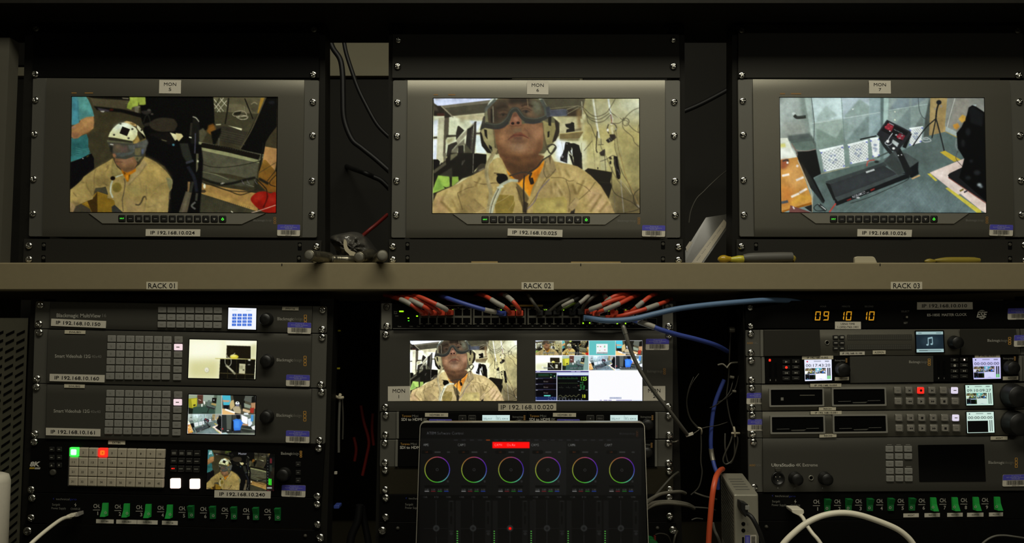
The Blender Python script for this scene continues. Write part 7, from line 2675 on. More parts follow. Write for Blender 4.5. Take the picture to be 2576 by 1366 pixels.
# audio monitor
q = c((90,320),(2690,308),(2690,540),(92,556))
o = thing('audio_monitor', 'rack audio monitor with dark speaker grilles and a music note on its display', 'audio monitor', base_pt(q))
face(o, c((90,320),(222,319),(224,556),(92,557)), c((223,319),(250,319),(253,555),(226,556)), c((254,319),(2536,309),(2542,540),(256,555)), 'gunmetal', [(138,352),(140,522)])
right_ear(o, 2546,309,541)
chassis(o, q, 0.2,0.0032)
MB().prism(c((255,321),(753,318),(760,549),(257,553)), YF - 0.0015,0.0014, 'grille_mesh', .5).build('speaker_grille', o)
MB().prism(c((2008,313),(2505,311),(2530,538),(2015,544)), YF - 0.0015,0.0014, 'grille_mesh', .5).build('speaker_grille', o)
mb = MB()
mb.text('AUDIO', c((104,445)), c((156,444)),4.6, YE - 0.0003, 'print_orange')
mb.text('12G', c((162,444)), c((195,444)),4.6, YE - 0.0003, 'print_dim')
logo(o, c((2250,0))[0], c((2428,0))[0], c((0,425))[1],6.8, c((2448,0))[0], c((0,382))[1], c((0,452))[1], YF - 0.0018,.0, 'print_grey', 'print_dim', 'print_orange', 6)
mb.build('lettering', o)
MB().lathe(*c((818,433)), YF, [(6,0),(5.6,.0012),(4.2,.0012),(4.0,.0002)], 'gunmetal_light', 24).lathe(*c((818,433)), YF - 0.0004,[(4.2,0),(1,.0001)], 'pit_black', 20).build('headphone_jack', o)
for r, y in enumerate((385,435,483)):
    for k, x in enumerate((897,953)):
        kq = cq(*c((x, y)),13.4,11)
        mb = MB().prism(rr(kq, 2,2), YF - 0.002,0.002, 'button_black', .9)
        for v in ((.38,.62) if r == 0 else (.5,)):
            mb.flat([lerpq(kq, a, b_) for a, b_ in ((.2, v - .09),(.8, v - .09),(.8, v + .09),(.2, v + .09))], YF - 0.0022, 'print_grey')
        mb.build('button', o)
for y0, y1 in ((362,412),(450,496)):
    mb = MB().prism(c((1000, y0),(1575, y0 - 3),(1575, y1 - 3),(1000, y1)), YF - 0.0003,0.0003, 'gunmetal_dark')
    for k in range(34):
        x = 1008 + k * 16.7
        for j in (0,1):
            yy = y0 + 6 + j * 20 - .09 * k
            mb.flat(c((x, yy),(x + 7, yy),(x + 7, yy + 15),(x, yy + 15)), YF - 0.0005, 'ear_grey')
    mb.build('level_meter', o)
lcd(o, AU, c((1612,335),(1852,333),(1860,517),(1618,520)), YF, rect(0,0,245,188),1.5, grow=3)
knob(o, *c((1950,430)),16, YF, 0.013)
ip_label(o, c((932,514),(1154,511),(1154,542),(932,545)), 'IP 192.168.10.100', YF, .1,.9)
small_label(o, c((1226,503),(1341,502),(1341,534),(1226,536)), 'AUDMON', YF, .15,.85)
asset_tag(o, c((2490,366),(2660,364),(2662,466),(2486,470)), YF - 0.0016)

# two small recorders in one tray
q = c((97,562),(2690,546),(2690,778),(100,800))
o = thing('rack_tray', 'grey rack tray holding two small recorders with bright displays', 'rack tray', base_pt(q))
MB().prism(rr(c((97,563),(234,562),(238,799),(100,800)),(4,1,1,4),3), YE, 0.003, 'ear_grey', .7).build('rack_ear', o)
MB().prism(c((235,562),(261,562),(265,798),(239,799)), YE - 0.003,0.006, 'ear_light', .5).build('tray_wall', o)
MB().prism(rr(c((2560,548),(2690,546),(2690,776),(2562,778)),(1,4,4,1),3), YE, 0.003, 'ear_grey', .7).build('rack_ear', o)
MB().prism(c((2534,549),(2558,549),(2560,777),(2537,777)), YE - 0.003,0.006, 'ear_light', .5).build('tray_wall', o)
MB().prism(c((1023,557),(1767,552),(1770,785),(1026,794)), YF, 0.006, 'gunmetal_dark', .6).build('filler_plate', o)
logo(o, c((1550,0))[0], c((1710,0))[0], c((0,616))[1],6.6, c((1730,0))[0], c((0,575))[1], c((0,639))[1], YF - 0.0003,0, 'print_grey', 'print_dim', 'print_orange', 6)
for p in ((142,592),(144,765)):
    screw(o, *c(p), YE, 8.6)


def small_recorder(dx, dy, label, page, ipq, ipt, rq, rt, led):
    q = c((266 + dx, 561 + dy),(1019 + dx, 557 + dy),(1022 + dx, 793 + dy),(268 + dx, 798 + dy))
    o = thing('video_recorder', label, 'recorder', base_pt(q), None)
    MB().prism(rr(q, 1.5,2), YF + 0.001,0.12, 'black_panel', .6).build('body', o)
    y = YF + 0.001
    for k, x in enumerate((311,360)):
        mb = MB().prism(c((x - 11 + dx, 612 + dy),(x + 11 + dx, 612 + dy),(x + 12 + dx, 738 + dy),(x - 10 + dx, 738 + dy)), y - 0.0004,0.0004, 'pit_black')
        mb.text(str(k + 1), c((x - 3 + dx, 774 + dy)), c((x + 3 + dx, 774 + dy)),4, y - 0.0004, 'print_grey')
        mb.build('card_slot', o)
    if led:
        MB().prism(rr(cq(*c((308 + dx, 590 + dy)),5,6.4),2,3), y - 0.0008,0.0008, 'led_red', .3).build('indicator_light', o)
    kinds = (('play', 'stop'),('dot', 'word'),('prev', 'next'),('word', 'word'))
    for r in range(4):
        for k in range(2):
            kq = cq(*c((455 + 86 * k + dx, 604 + 50 * r + dy - (2 if k else 0))),19,9.5)
            mb = MB().prism(rr(kq, 1.5,2), y - 0.0018,0.0018, 'button_black', .9)
            m = 'led_red' if (led and r == 1 and k == 0) else 'lit_white' if (not led and r == 0 and k == 1) else 'print_grey' if r < 3 else 'print_dim'
            glyph_key(mb, inset(kq, -1.2) if kinds[r][k] != 'stop' else [(kq[0][0] + 4.6, kq[0][1] - 1),(kq[1][0] - 4.6, kq[1][1] - 1),(kq[2][0] - 4.6, kq[2][1] + 1),(kq[3][0] + 4.6, kq[3][1] + 1)], kinds[r][k], y - 0.0021, m)
            mb.build('button', o)
    lcd(o, page, ([c((615,586))[0:2], c((858,583))[0:2], c((862,768))[0:2], c((621,776))[0:2]] if dx == 0 else c((2117,570),(2365,567),(2369,754),(2127,760))), y, RP, 1.7, grow=3)
    mb = MB()
    mb.text('Blackmagicdesign', c((888 + dx, 599 + dy)), c((980 + dx, 597 + dy)),4.4, y - 0.0003, 'print_dim')
    a = c((991 + dx, 572 + dy))
    squares(mb, a[0], a[1], a[1] + 11, y - 0.0003, 'print_orange_dim', 3.4)
    mb.build('logo', o)
    knob(o, *c((948 + dx, 672 + dy)),17, y, 0.011)
    ip_label(o, c(*ipq), ipt, y, .16,.84, 'label_tape')
    small_label(o, c(*rq), rt, y, .34,.88)
    return o


small_recorder(0,0, 'small recorder with red record light and running time code', R1,[(595,552),(873,549),(873,581),(595,584)], 'IP 192.168.10.052', [(888,741),(1014,738),(1014,768),(888,772)], 'REC03', True)
small_recorder(1503,-17, 'small recorder stopped with a lilac display at zero time code', R2,[(2136,537),(2362,534),(2362,565),(2137,568)], 'IP 192.168.10.053', [(2388,736),(2525,732),(2525,764),(2388,768)], 'REC04', False)


# two full width recorders
def wide_recorder(q, ear, fq, label, sc, tagq, slots, ipq, ipt, rq, rt, rows, page, lq, kn, rec):
    o = thing('video_recorder', label, 'recorder', base_pt(c(*q)))
    face(o, c(*ear), None, c(*fq), 'gunmetal', sc)
    chassis(o, c(*q),0.2,0.0032)
    right_ear(o, 2596, q[1][1] + 2, q[2][1])
    asset_tag(o, c(*tagq), YE - 0.0002)
    for i, sq in enumerate(slots):
        s_ = c(*sq)
        sf_ = MB().ring(rr(inset(s_, -2.4),2,3), rr(inset(s_, 1.6),2,3), YF - 0.0016,0.0016, 'slot_trim', None, 'button_rim').build('slot_frame', o)
        mb = MB().prism(rr(inset(s_, 1.7),2,3), YF - 0.0002,0.0002, 'pit_black')
        if rec and i == 0:
            mb.flat([lerpq(s_, a, b_) for a, b_ in ((.56,.36),(.84,.36),(.84,.40),(.56,.40))], YF - 0.0004, 'cable_silver')
            mb.flat([lerpq(s_, a, b_) for a, b_ in ((.20,.50),(.25,.50),(.25,.68),(.20,.68))], YF - 0.0004, 'print_dim')
        else:
            mb.flat([lerpq(s_, a, b_) for a, b_ in ((.10,.76),(.34,.75),(.34,.77),(.10,.78))], YF - 0.0004, 'print_dim')
            mb.flat([lerpq(s_, a, b_) for a, b_ in ((.66,.73),(.90,.72),(.90,.74),(.66,.75))], YF - 0.0004, 'print_dim')
            mb.flat([lerpq(s_, a, b_) for a, b_ in ((.37,.82),(.66,.80),(.62,.88),(.38,.88))], YF - 0.0004, 'ear_grey')
        mb.build('disk_slot', bpy.data.objects[sf_.name])
    ip_label(o, c(*ipq), ipt, YF, .14,.86, 'label_tape')
    small_label(o, c(*rq), rt, YF, .28,.75)
    kinds = (('word', 'prev', 'dot' if rec else 'stop', 'next', 'word', 'word'),('word', 'rew', 'play', 'ff', 'stop', 'word'))
    for r, (xs, y) in enumerate(rows):
        for k, x in enumerate(xs):
            kq = cq(*c((x, y)),16.6,16.2)
            m = 'lit_red' if rec and r == 0 and k == 2 else 'lit_lilac' if r == 0 and k == 5 else 'button_taupe'
            mb = MB().prism(rr(inset(kq, -2.0),4,3), YF - 0.0008,0.0008, 'ear_light', .6)
            mb.prism(rr(kq, 3,3), YF - 0.003,0.0022, m, 1.1)
            glyph_key(mb, kq, kinds[r][k], YF - 0.0033, 'ink' if kinds[r][k] != 'word' else 'print_dim')
            mb.build('button', o)
    lcd(o, page, c(*lq), YF, RP, 1.7, grow=2)
    x, y, r_ = kn
    knob(o, *c((x, y)), r_ / 3.548, YF, 0.02)
    return o


wide_recorder([(100,808),(2720,790),(2722,1020),(104,1042)],[(100,809),(231,808),(236,1041),(104,1042)],[(234,807),(2592,792),(2594,1021),(238,1041)],
              'wide recorder recording, with one red lit key', [(147,838),(150,1012)],[(102,882),(302,879),(300,981),(99,983)],
              [[(310,848),(782,844),(785,993),(312,998)],[(869,843),(1336,840),(1341,988),(872,993)]],[(668,800),(946,797),(945,827),(668,830)], 'IP 192.168.10.050',
              [(745,1009),(898,1007),(897,1036),(745,1040)], 'REC01', (((1452,1553,1657,1758,1860,1960),860),((1456,1557,1660,1763,1865,1965),957)), R3,
              [(2052,812),(2292,808),(2302,990),(2063,993)],(2468,905,104), True)
wide_recorder([(107,1050),(2724,1028),(2728,1257),(112,1283)],[(107,1051),(239,1050),(244,1282),(112,1283)],[(241,1049),(2596,1030),(2600,1258),(246,1282)],
              'wide recorder standing by at zero time code, without a red key', [(152,1078),(155,1248)],[(110,1118),(314,1115),(312,1219),(107,1221)],
              [[(320,1092),(790,1089),(794,1236),(322,1240)],[(877,1083),(1346,1080),(1352,1230),(880,1235)]],[(672,1045),(948,1042),(948,1071),(672,1074)], 'IP 192.168.10.051',
              [(750,1249),(903,1246),(902,1276),(750,1280)], 'REC02', (((1462,1565,1667,1770,1872,1970),1105),((1465,1568,1670,1774,1876,1976),1198)), R4,
              [(2063,1053),(2305,1050),(2312,1235),(2070,1240)],(2480,1150,108), False)

# capture unit with a dark display
c = crop(1750,1080,3.1186)
q = c((412,73),(2672,50),(2680,480),(416,494))
o = thing('capture_unit', 'grey capture unit with dark blank display and a row of round black knobs', 'capture unit', base_pt(q))
MB().prism(rr(c((412,74),(524,72),(528,492),(416,494)),(5,1,1,5),4), YE, 0.003, 'ear_grey', .7).build('rack_ear', o)
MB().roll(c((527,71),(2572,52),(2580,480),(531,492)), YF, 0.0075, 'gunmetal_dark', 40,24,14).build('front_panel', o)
MB().prism(rr(c((2575,52),(2690,51),(2698,480),(2583,481)),(1,5,5,1),4), YE, 0.003, 'ear_grey', .7).build('rack_ear', o)
chassis(o, q, 0.2,0.0032)
screw(o, *c((455,100)), YE, 8.6)
screw(o, *c((460,455)), YE, 8.6)
small_label(o, c((2315,56),(2447,55),(2446,82),(2314,83)), '4KEXT', YF, .3,.72)
mb = MB()
mb.text('UltraStudio', c((595,292)), c((776,292)),7.6, YF - 0.0003, 'print_white', .012)
mb.text('4K Extreme', c((786,292)), c((958,291)),7.6, YF - 0.0003, 'print_grey', .012)
mb.text('AUDIO', c((422,290)), c((468,290)),5, YE - 0.0003, 'print_orange')
mb.text('SDI', c((475,290)), c((508,290)),5, YE - 0.0003, 'print_dim')
logo(o, c((2297,0))[0], c((2492,0))[0], c((0,271))[1],7.4, c((2515,0))[0], c((0,222))[1], c((0,302))[1], YF - 0.0003,0, 'print_grey', 'gunmetal_light', 'print_orange', 5.5)
for x in (1520,1592,1665):
    mb.flat(c((x - 18,118),(x + 18,118),(x + 18,124),(x - 18,124)), YF - 0.0003, 'print_dim')
mb.flat(c((1650,290),(1692,290),(1692,296),(1650,296)), YF - 0.0003, 'print_dim')
for x in (645,778,995):
    mb.flat(c((x - 3,455),(x + 3,455),(x + 3,466),(x - 3,466)), YF - 0.0003, 'print_dim')
mb.build('lettering', o)
a = c((645,385))
mb = MB().lathe(a[0], a[1], YF, [(16.6,0),(16.2,.002),(13.5,.0022),(13,.0006),(3,.0005)], 'knob_black', 32)
for k in range(3):
    an = math.radians(90 + 120 * k)
    mb.lathe(a[0] + 6 * math.cos(an), a[1] + 6 * math.sin(an), YF - 0.0008,[(1.5,0),(.8,.0004)], 'cable_silver', 10)
mb.build('microphone_socket', o)
MB().prism(rr(c((625,303),(673,303),(670,335),(628,335)),4,3), YF - 0.003,0.003, 'cable_dim', 1).build('socket_latch', o)
knob(o, *c((778,383)),15.6, YF, 0.014)
knob(o, *c((1010,383)),15.6, YF, 0.014)
a = c((905,381))
MB().lathe(*a, YF, [(6.6,0),(6.2,.0014),(4.4,.0014),(4.2,.0002)], 'gunmetal_light', 24).lathe(*a, YF - 0.0004,[(4.4,0),(1,.0001)], 'pit_black', 20).build('headphone_jack', o)
for r in range(5):
    for k in range(3):
        if r == 2 and k == 2:
            continue
        key(o, cq(*c((1523 + 73 * k + 1.4 * r, 156 + 58 * r - (1 if k else 0))),19.4,15), YF, 'button_grey', ink='print_dim')
MB().prism(rr(c((1745,123),(2263,117),(2277,410),(1755,413)),1.5,2), YF - 0.0005,0.0005, 'glass_black').build('display', o)
asset_tag(o, c((2411,357),(2612,353),(2616,446),(2407,449)), YF)

q = c((470,497),(2672,484),(2684,704),(480,716))
q = [(1904,1241),(2607,1236),(2610,1305),(1908,1309.5)]
power_strip(q, 'power strip under the dark display, its last four green switches lit and labelled', [],
            (c((597,530)), c((600,573)), c((598,601)), c((782,596))),
            [c((948 + 165.3 * k, 582 - 1.7 * k)) for k in range(9)],[c((x, 592 - 1.7 * k)) for k, x in enumerate((1030,1196,1363,1526,1692,1862,2030,2195,2362))],
            [0,0,0,0,0,1,1,1,1],
            [(c((1630,661),(1751,659),(1751,689),(1630,691)), '4KEXT'),(c((1796,659),(1916,657),(1916,687),(1796,690)), 'REC02'),(c((1974,657),(2095,655),(2095,685),(1974,687)), 'REC01'),(c((2130,656),(2258,654),(2258,685),(2130,687)), 'AUDMON'),(c((2302,654),(2411,652),(2411,682),(2302,684)), 'MCLOCK')])
q = [(1905,1311),(2612,1306.5),(2615,1400),(1909,1400)]
o = thing('drawer_unit', 'dark drawer front behind the white cable loop', 'drawer', base_pt([q[0], q[1],(2615,1375),(1909,1375)]))
plate('front_panel', o, q, YE, 0.004, 'black_panel', 2)
MB().lathe(*c((555,765)), YE, [(4.6,0),(3.8,.002),(1,.0026)], 'cable_dim', 14).build('latch_knob', o)
screw(o, 2585,1330, YE, 10)
# ------------------------------------------------------------------ laptop leaning in front of the second rack
ZL = P(1339,1062,-0.150)[2]


def yt(px, py):
    b_ = (FH / 2 - np.asarray(py, float)) / FPX
    dy, dz = CP - b_ * SP, SP + b_ * CP
    return (CAMD - 0.150 + 0.21 * (CAMZ - ZL)) / (dy - 0.21 * dz) * dy - CAMD


def yf_(px, py):
    return float(yt(px, py))


TQ = [(1056.2,1061.6),(1621.8,1061.6),(1633.4,1404),(1044.8,1404)]
lp = thing('laptop', 'laptop with thin silver edge showing six colour wheels, leaning before the middle rack', 'laptop', (P(1339,1400, yf_)[0],-0.2, DZ))
off = lambda d: (lambda x, y: yf_(x, y) + d)
TQs = rr(TQ, (15,15,0,0),6)
mb = MB()
n = len(TQs)
fr = [P(a, b, off(0)) for a, b in TQs]
bk = [P(a, b, off(0)) for a, b in TQs]
bk = [(p[0], p[1] + 0.006, p[2] + 0.001) for p in bk]
mb.add(fr + bk, [list(range(n))[::-1], list(range(n, 2 * n))] + [[i, (i + 1) % n, n + (i + 1) % n, n + i] for i in range(n)], 'alu_edge')
mb.build('lid', lp)
GQ = rr(inset(TQ, 2.0),(13,13,0,0),6)
mb = MB()
mb.flat(GQ, off(-0.0006), 'glass_black')
mb.build('display_glass', lp)
q = [(1059.5,1076),(1618.5,1076),(1627.5,1374),(1050,1374)]
src = [(1059.5,1076),(1618.5,1076),(1627.5,1374),(1050,1374)]
display('display', lp, TB.gain(1.45,1.5), q, lambda x, y: yt(x, y) - 0.0010,600,320, src)
# keyboard half, below the picture
z0 = DZ
b0 = P(1044.8,1404, yf_)
b1 = P(1633.4,1404, yf_)
mb = MB().box((b0[0], b0[1] - 0.225, z0),(b1[0], b0[1] + 0.004, max(b0[2] - 0.001, z0 + 0.012)), 'alu_edge')
mb.build('keyboard_base', lp)

# aluminium box at the lower middle
fy = -0.148
ft = [P(1846,1245, fy), P(1907.8,1243.5, fy)]
zt2 = (ft[0][2] + ft[1][2]) / 2
by2 = 0.000 - 0.006
def at_z(px, z):
    """depth at which pixel row puts height z"""
    a = (FH / 2 - px[1]) / FPX
    dz, dy = SP + a * CP, CP - a * SP
    t = (z - CAMZ) / dz
    return ((px[0] - FW / 2) / FPX * t, dy * t - CAMD)
bl, br = at_z((1812.5,1190.6), zt2), at_z((1868.6,1190.6), zt2)
fl, fr_ = (ft[0][0], fy),(ft[1][0], fy)
bxo = thing('enclosure', 'tall aluminium box with perforated side standing between the laptop and recorder rack', 'device box', ((fl[0] + br[0]) / 2,-0.08, DZ))
top = [fl, fr_, br, bl]
zb2 = DZ + 0.004
mb = MB()
def rnd(poly, r, k=4):
    out = []
    for i in range(len(poly)):
        a, p, c_ = poly[i - 1], poly[i], poly[(i + 1) % len(poly)]
        la, lc = math.dist(a, p), math.dist(c_, p)
        s_ = (p[0] + (a[0] - p[0]) / la * r, p[1] + (a[1] - p[1]) / la * r)
        e_ = (p[0] + (c_[0] - p[0]) / lc * r, p[1] + (c_[1] - p[1]) / lc * r)
        for j in range(k + 1):
            t = j / k
            out.append(tuple((1 - t) ** 2 * s_[m] + 2 * t * (1 - t) * p[m] + t * t * e_[m] for m in (0,1)))
    return out
tp = rnd(top, 0.0035)
n = len(tp)
cen = (sum(p[0] for p in tp) / n, sum(p[1] for p in tp) / n)
tpi = [(cen[0] + (p[0] - cen[0]) * .96, cen[1] + (p[1] - cen[1]) * .988) for p in tp]
rings = [[(x, y, zb2) for x, y in tp],[(x, y, zt2 - 0.0018) for x, y in tp],[(x, y, zt2) for x, y in tpi]]
mb.add(rings[0] + rings[1] + rings[2],[[j * n + i, j * n + (i + 1) % n, (j + 1) * n + (i + 1) % n, (j + 1) * n + i] for j in (0,1) for i in range(n)] + [list(range(2 * n, 3 * n))], 'alu_box')
mb.build('housing', bxo)
mb = MB().box((fl[0] + 0.004, fy + 0.01, DZ),(fr_[0] - 0.004, fy + 0.03, zb2), 'knob_black')
mb.build('foot', bxo)
mb = MB()      # perforated left side
d = Vector((bl[0] - fl[0], bl[1] - fl[1],0))
nrm = Vector((-d.y, d.x, 0)).normalized()
if nrm.x > 0:
    nrm = -nrm
z = zt2 - 0.008
while z > DZ + 0.02:
    for j in range(22):
        t = .06 + j * .04
        p = Vector((fl[0], fl[1], z)) + d * t + nrm * 0.0004
        e1 = d.normalized() * 0.0028
        sl = Vector((0,0,-0.0022))
        mb.add([tuple(p), tuple(p + e1 + sl), tuple(p + e1 + sl + Vector((0,0,.0026))), tuple(p + Vector((0,0,.0026)))],[[0,1,2,3]], 'pit_black')
    z -= 0.0056
mb.build('vent_slots', bxo)
mb = MB()
for (x, y) in ((1870,1318),(1870,1334.5)):
    mb.lathe(x, y, fy - 0.0002,[(5,0),(4.2,.0006),(1,.0007)], 'pit_black', 18)
mb.build('socket', bxo)
mb = MB()
for (x, y) in ((1881,1318),(1881,1335)):
    mb.flat(rr(cq(x, y, 3.6,4.6),1,2), fy - 0.0003, 'print_dim')
mb.build('lettering', bxo)
MB().prism(rr(rect(1867,1351,1872,1374),2,2), fy - 0.0004,0.0004, 'pit_black').build('status_window', bxo)
tq = [(1874,1346.5),(1903,1346),(1903,1400),(1874,1400)]
mb = MB().prism(rr(tq, 2,2), fy - 0.0005,0.0005, 'label_paper')
mb.flat([(1874,1346.5),(1887,1346.3),(1887,1400),(1874,1400)], fy - 0.0008, 'tag_blue')
mb.flat(rect(1878.5,1350,1879.6,1378), fy - 0.001, 'tag_blue_ink').flat(rect(1881.5,1350,1882.6,1378), fy - 0.001, 'tag_blue_ink')
for k in range(9):
    mb.flat(rect(1890,1350 + 3.4 * k, 1900,1351.6 + 3.4 * k), fy - 0.0008, 'ink')
mb.build('asset_tag', bxo)
# faint lettering blocks on the lid
mb = MB()
for k in range(5):
    u = .2 + .12 * k
    pts = []
    for (a, b_) in ((.2, u),(.8, u),(.8, u + .04),(.2, u + .04)):
        x = fl[0] + (fr_[0] - fl[0]) * a + (bl[0] - fl[0]) * b_
        yv = fl[1] + (bl[1] - fl[1]) * b_
        pts.append((x, yv, zt2 + 0.0003))
    mb.add(pts, [[0,1,2,3]], 'ear_light')
mb.build('printed_lines', bxo)
# black plug and its cable
pw = thing('power_cable', 'black cable with a chunky plug pushed into the aluminium box front', 'cable', P(1885,1290, fy - 0.02))
MB().prism(rr([(1864,1262),(1872,1266),(1882,1268),(1882,1290),(1876,1303),(1864,1282)],3,2), fy - 0.018,0.0175, 'cable_black', 1.4).build('plug', pw)
MB().prism(rr(rect(1875,1272,1886,1283),2,2), fy - 0.0195,0.0012, 'button_grey', .6).build('plug_label', pw)
MB().tube([P(1876,1290, fy - 0.012), P(1890,1300, fy - 0.022), P(1903,1322, fy - 0.026), P(1913,1345, fy - 0.022), P(1922,1375, fy - 0.012), P(1926,1398, fy + 0.01)],0.0031, 'cable_black').build('cord', pw)


# ------------------------------------------------------------------ cables
def cable(label, pts, r, m, name='cable', marks=(), cat='cable', n=10, plug=None):
    W_ = [P(*p) for p in pts]
    W_ = [(x, y, min(z, zb - r * 1.35 - .0006) if z < zt and y > SHY - 2 * r and y < .3 else z) for x, y, z in W_]
    o = thing(name, label, cat, W_[0])
    mb = MB().tube(W_, r, m, n)
    mb.build('cord', o)
    for (t0, t1, mm, *tx) in marks:
        # a band wrapped round the cord between fractions t0 and t1
        pv = [Vector(p) for p in W_]
        q = [pv[0]] + pv + [pv[-1]]
        dense = []
        for i in range(1, len(q) - 2):
            for k in range(12):
                t = k / 12
                a, b_, c_, d_ = q[i - 1], q[i], q[i + 1], q[i + 2]
                dense.append(0.5 * ((2 * b_) + (c_ - a) * t + (2 * a - 5 * b_ + 4 * c_ - d_) * t * t + (3 * b_ - a - 3 * c_ + d_) * t ** 3))
        dense.append(pv[-1])
        N = len(dense) - 1
        seg = dense[int(t0 * N): int(t1 * N) + 1]
        mb = MB().tube(seg, r * 1.16, mm, n, False)
        mb.build('wrap_label', o)
    if plug:
        px, py, y, w, h, mm = plug
        MB().prism(rr(cq(px, py, w, h),2,2), y, 0.016, mm, 1.2).build('plug', o)
    return o


YC = YF - 0.006
red = 'cable_red'
bk_ = 0.045
reds = [
    ('red cable plugged into the first port of the network switch, lowest of its bunch', [(1067,790, YC),(1055,781,-.026),(1034,766,-.030),(1010,754,-.020),(988,747,.005),(968,742, bk_)],(.40,.62),(1067,787)),
    ('red cable plugged into the second port of the network switch', [(1089,789, YC),(1077,778,-.030),(1052,764,-.034),(1026,752,-.022),(1004,745,.005),(985,741, bk_)],(.32,.55),(1089,787)),
    ('red cable plugged into the third port, without a white wrap label', [(1110,788, YC),(1098,777,-.026),(1070,762,-.026),(1040,750,-.016),(1012,742,.01),(1000,739, bk_)], None, (1110,787)),
    ('red cable with white wrap plugged into the fourth port, topmost of its bunch', [(1132,788, YC),(1118,776,-.032),(1090,762,-.036),(1058,748,-.026),(1030,742,.004),(1008,738, bk_)],(.16,.36),(1131,786)),
    ('red cable with pale wrap dropping to the switch just beside the blue plug', [(1285,789, YC),(1272,775,-.032),(1248,761,-.034),(1225,747,-.022),(1208,738,.004),(1196,730, bk_)],(.26,.5),(1286,788)),
    ('red cable with large white wrap dropping steeply beside another red plug', [(1306,789, YC),(1306,779,-.028),(1294,762,-.034),(1280,749,-.024),(1266,739,.002),(1252,731, bk_)],(.45,.75),(1307,788)),
    ('red cable with grey wrap curving up steeply at the right group of ports', [(1478,786, YC),(1485,779,-.028),(1508,770,-.034),(1535,758,-.034),(1566,749,-.022),(1592,743,.006),(1612,738, bk_)],(.18,.38),(1480,784)),
    ('red cable with long white wrap crossing in front of its neighbours at the right ports', [(1498,790, YC),(1510,784,-.036),(1532,775,-.042),(1558,764,-.040),(1584,751,-.026),(1600,744,.004),(1614,738, bk_)],(.26,.50),(1500,788)),
    ('short red cable hanging straight down beside a white ring label', [(1545,789, YC),(1538,776,-.018),(1530,760,-.018),(1524,748,-.012),(1520,738,.006),(1518,730, bk_)],(.55,.68),(1546,788)),
    ('red cable arching highest over the right group of ports', [(1520,764,-.016),(1530,756,-.022),(1548,744,-.022),(1572,737,-.012),(1596,736,.01),(1612,735, bk_)],(.12,.3), None),
    ('red cable rising diagonally to the shelf left of the switch ear', [(1580,788, YC),(1592,781,-.026),(1612,764,-.030),(1632,748,-.022),(1646,738,.0),(1656,728, bk_)],(.30,.45),(1580,787)),
    ('red cable with printed white wrap running out toward the switch ear', [(1534,800, YC),(1562,795,-.040),(1592,787,-.044),(1622,778,-.040),(1650,768,-.030),(1672,760,-.012),(1688,752, bk_)],(.52,.70),(1534,800)),
]
for lab, pts, mk, pl in reds:
    cable(lab, pts, 0.0036, red, 'patch_cable', ((mk[0], mk[1], 'wrap_paper'),) if mk else (), plug=(pl[0], pl[1], YF - 0.012,19,14, red) if pl else None)
cable('dark blue cable with white wrap sloping down to the second port group', [(1268,789, YC),(1250,786,-.022),(1222,780,-.034),(1180,768,-.036),(1140,755,-.028),(1114,746,-.008),(1096,739, bk_)],0.0036, 'cable_blue', 'patch_cable', ((.20,.36, 'wrap_paper'),), plug=(1264,789, YF - 0.010,20,13, 'cable_blue'))
cable('thick pale blue cable sweeping from the switch across to the clock', [(1474,800, YC),(1490,802,-.040),(1520,806,-.055),(1560,806,-.060),(1600,801,-.058),(1650,789,-.055),(1710,776,-.050),(1790,766,-.040),(1870,759,-.030),(1930,755,-.016),(1985,756,.004),(2040,759,.03)],0.0044, 'cable_sky', 'patch_cable', plug=(1476,800, YF - 0.014,16,15, 'cable_sky'))
cable('dark blue cable with white wrap leaving the switch toward the gap', [(1590,804, YF - .004),(1602,808,-.040),(1630,817,-.052),(1664,830,-.054),(1705,842,-.045),(1750,853,-.030),(1800,868,.0),(1830,884,.05)],0.0040, 'cable_blue', 'patch_cable', ((.18,.36, 'wrap_paper'),))
cable('grey cable hanging diagonally across the overview display', [(1562,800, YF - .006),(1566,815,-.052),(1574,840,-.060),(1588,885,-.062),(1612,935,-.060),(1645,985,-.052),(1685,1035,-.040),(1715,1075,-.02),(1728,1092,-.005)],0.0032, 'cable_grey', 'patch_cable', ((.14,.26, 'ear_light'),))
for lab, pts, mk in (('black cable with small plug end left of the middle port group', [(1358,787, YF - .006),(1352,776,-.020),(1342,762,-.024),(1334,750,-.018),(1328,742,-.006),(1322,730,.03)], None),
                     ('black cable with white wrap second from the black bunch in the middle', [(1400,785, YF - .006),(1410,774,-.024),(1428,763,-.030),(1446,754,-.024),(1466,744,-.006),(1484,734,.03)],(.28,.56)),
                     ('black cable with the fattest white wrap in the middle bunch', [(1440,786, YF - .006),(1448,771,-.026),(1464,758,-.030),(1480,744,-.020),(1490,737,.0),(1500,728,.03)],(.34,.62)),
                     ('black cable behind the white wraps leaning right', [(1462,785, YF - .006),(1470,768,-.018),(1484,754,-.022),(1498,743,-.012),(1512,731,.03)], None),
                     ('black cable topmost in the middle bunch', [(1380,786, YF - .006),(1404,765,-.018),(1426,754,-.018),(1444,744,-.008),(1460,735,.03)], None)):
    cable(lab, pts, 0.0029, 'cable_dim' if mk is None else 'cable_black', 'patch_cable', ((mk[0], mk[1], 'wrap_paper'),) if mk else (), plug=(pts[0][0], pts[0][1], YF - 0.010,17,13, 'cable_black'))
cable('short lime green cable between the black ones over the switch', [(1412,778,-.014),(1424,773,-.020),(1440,766,-.018),(1452,760,.0)],0.0022, 'cable_green', 'patch_cable')

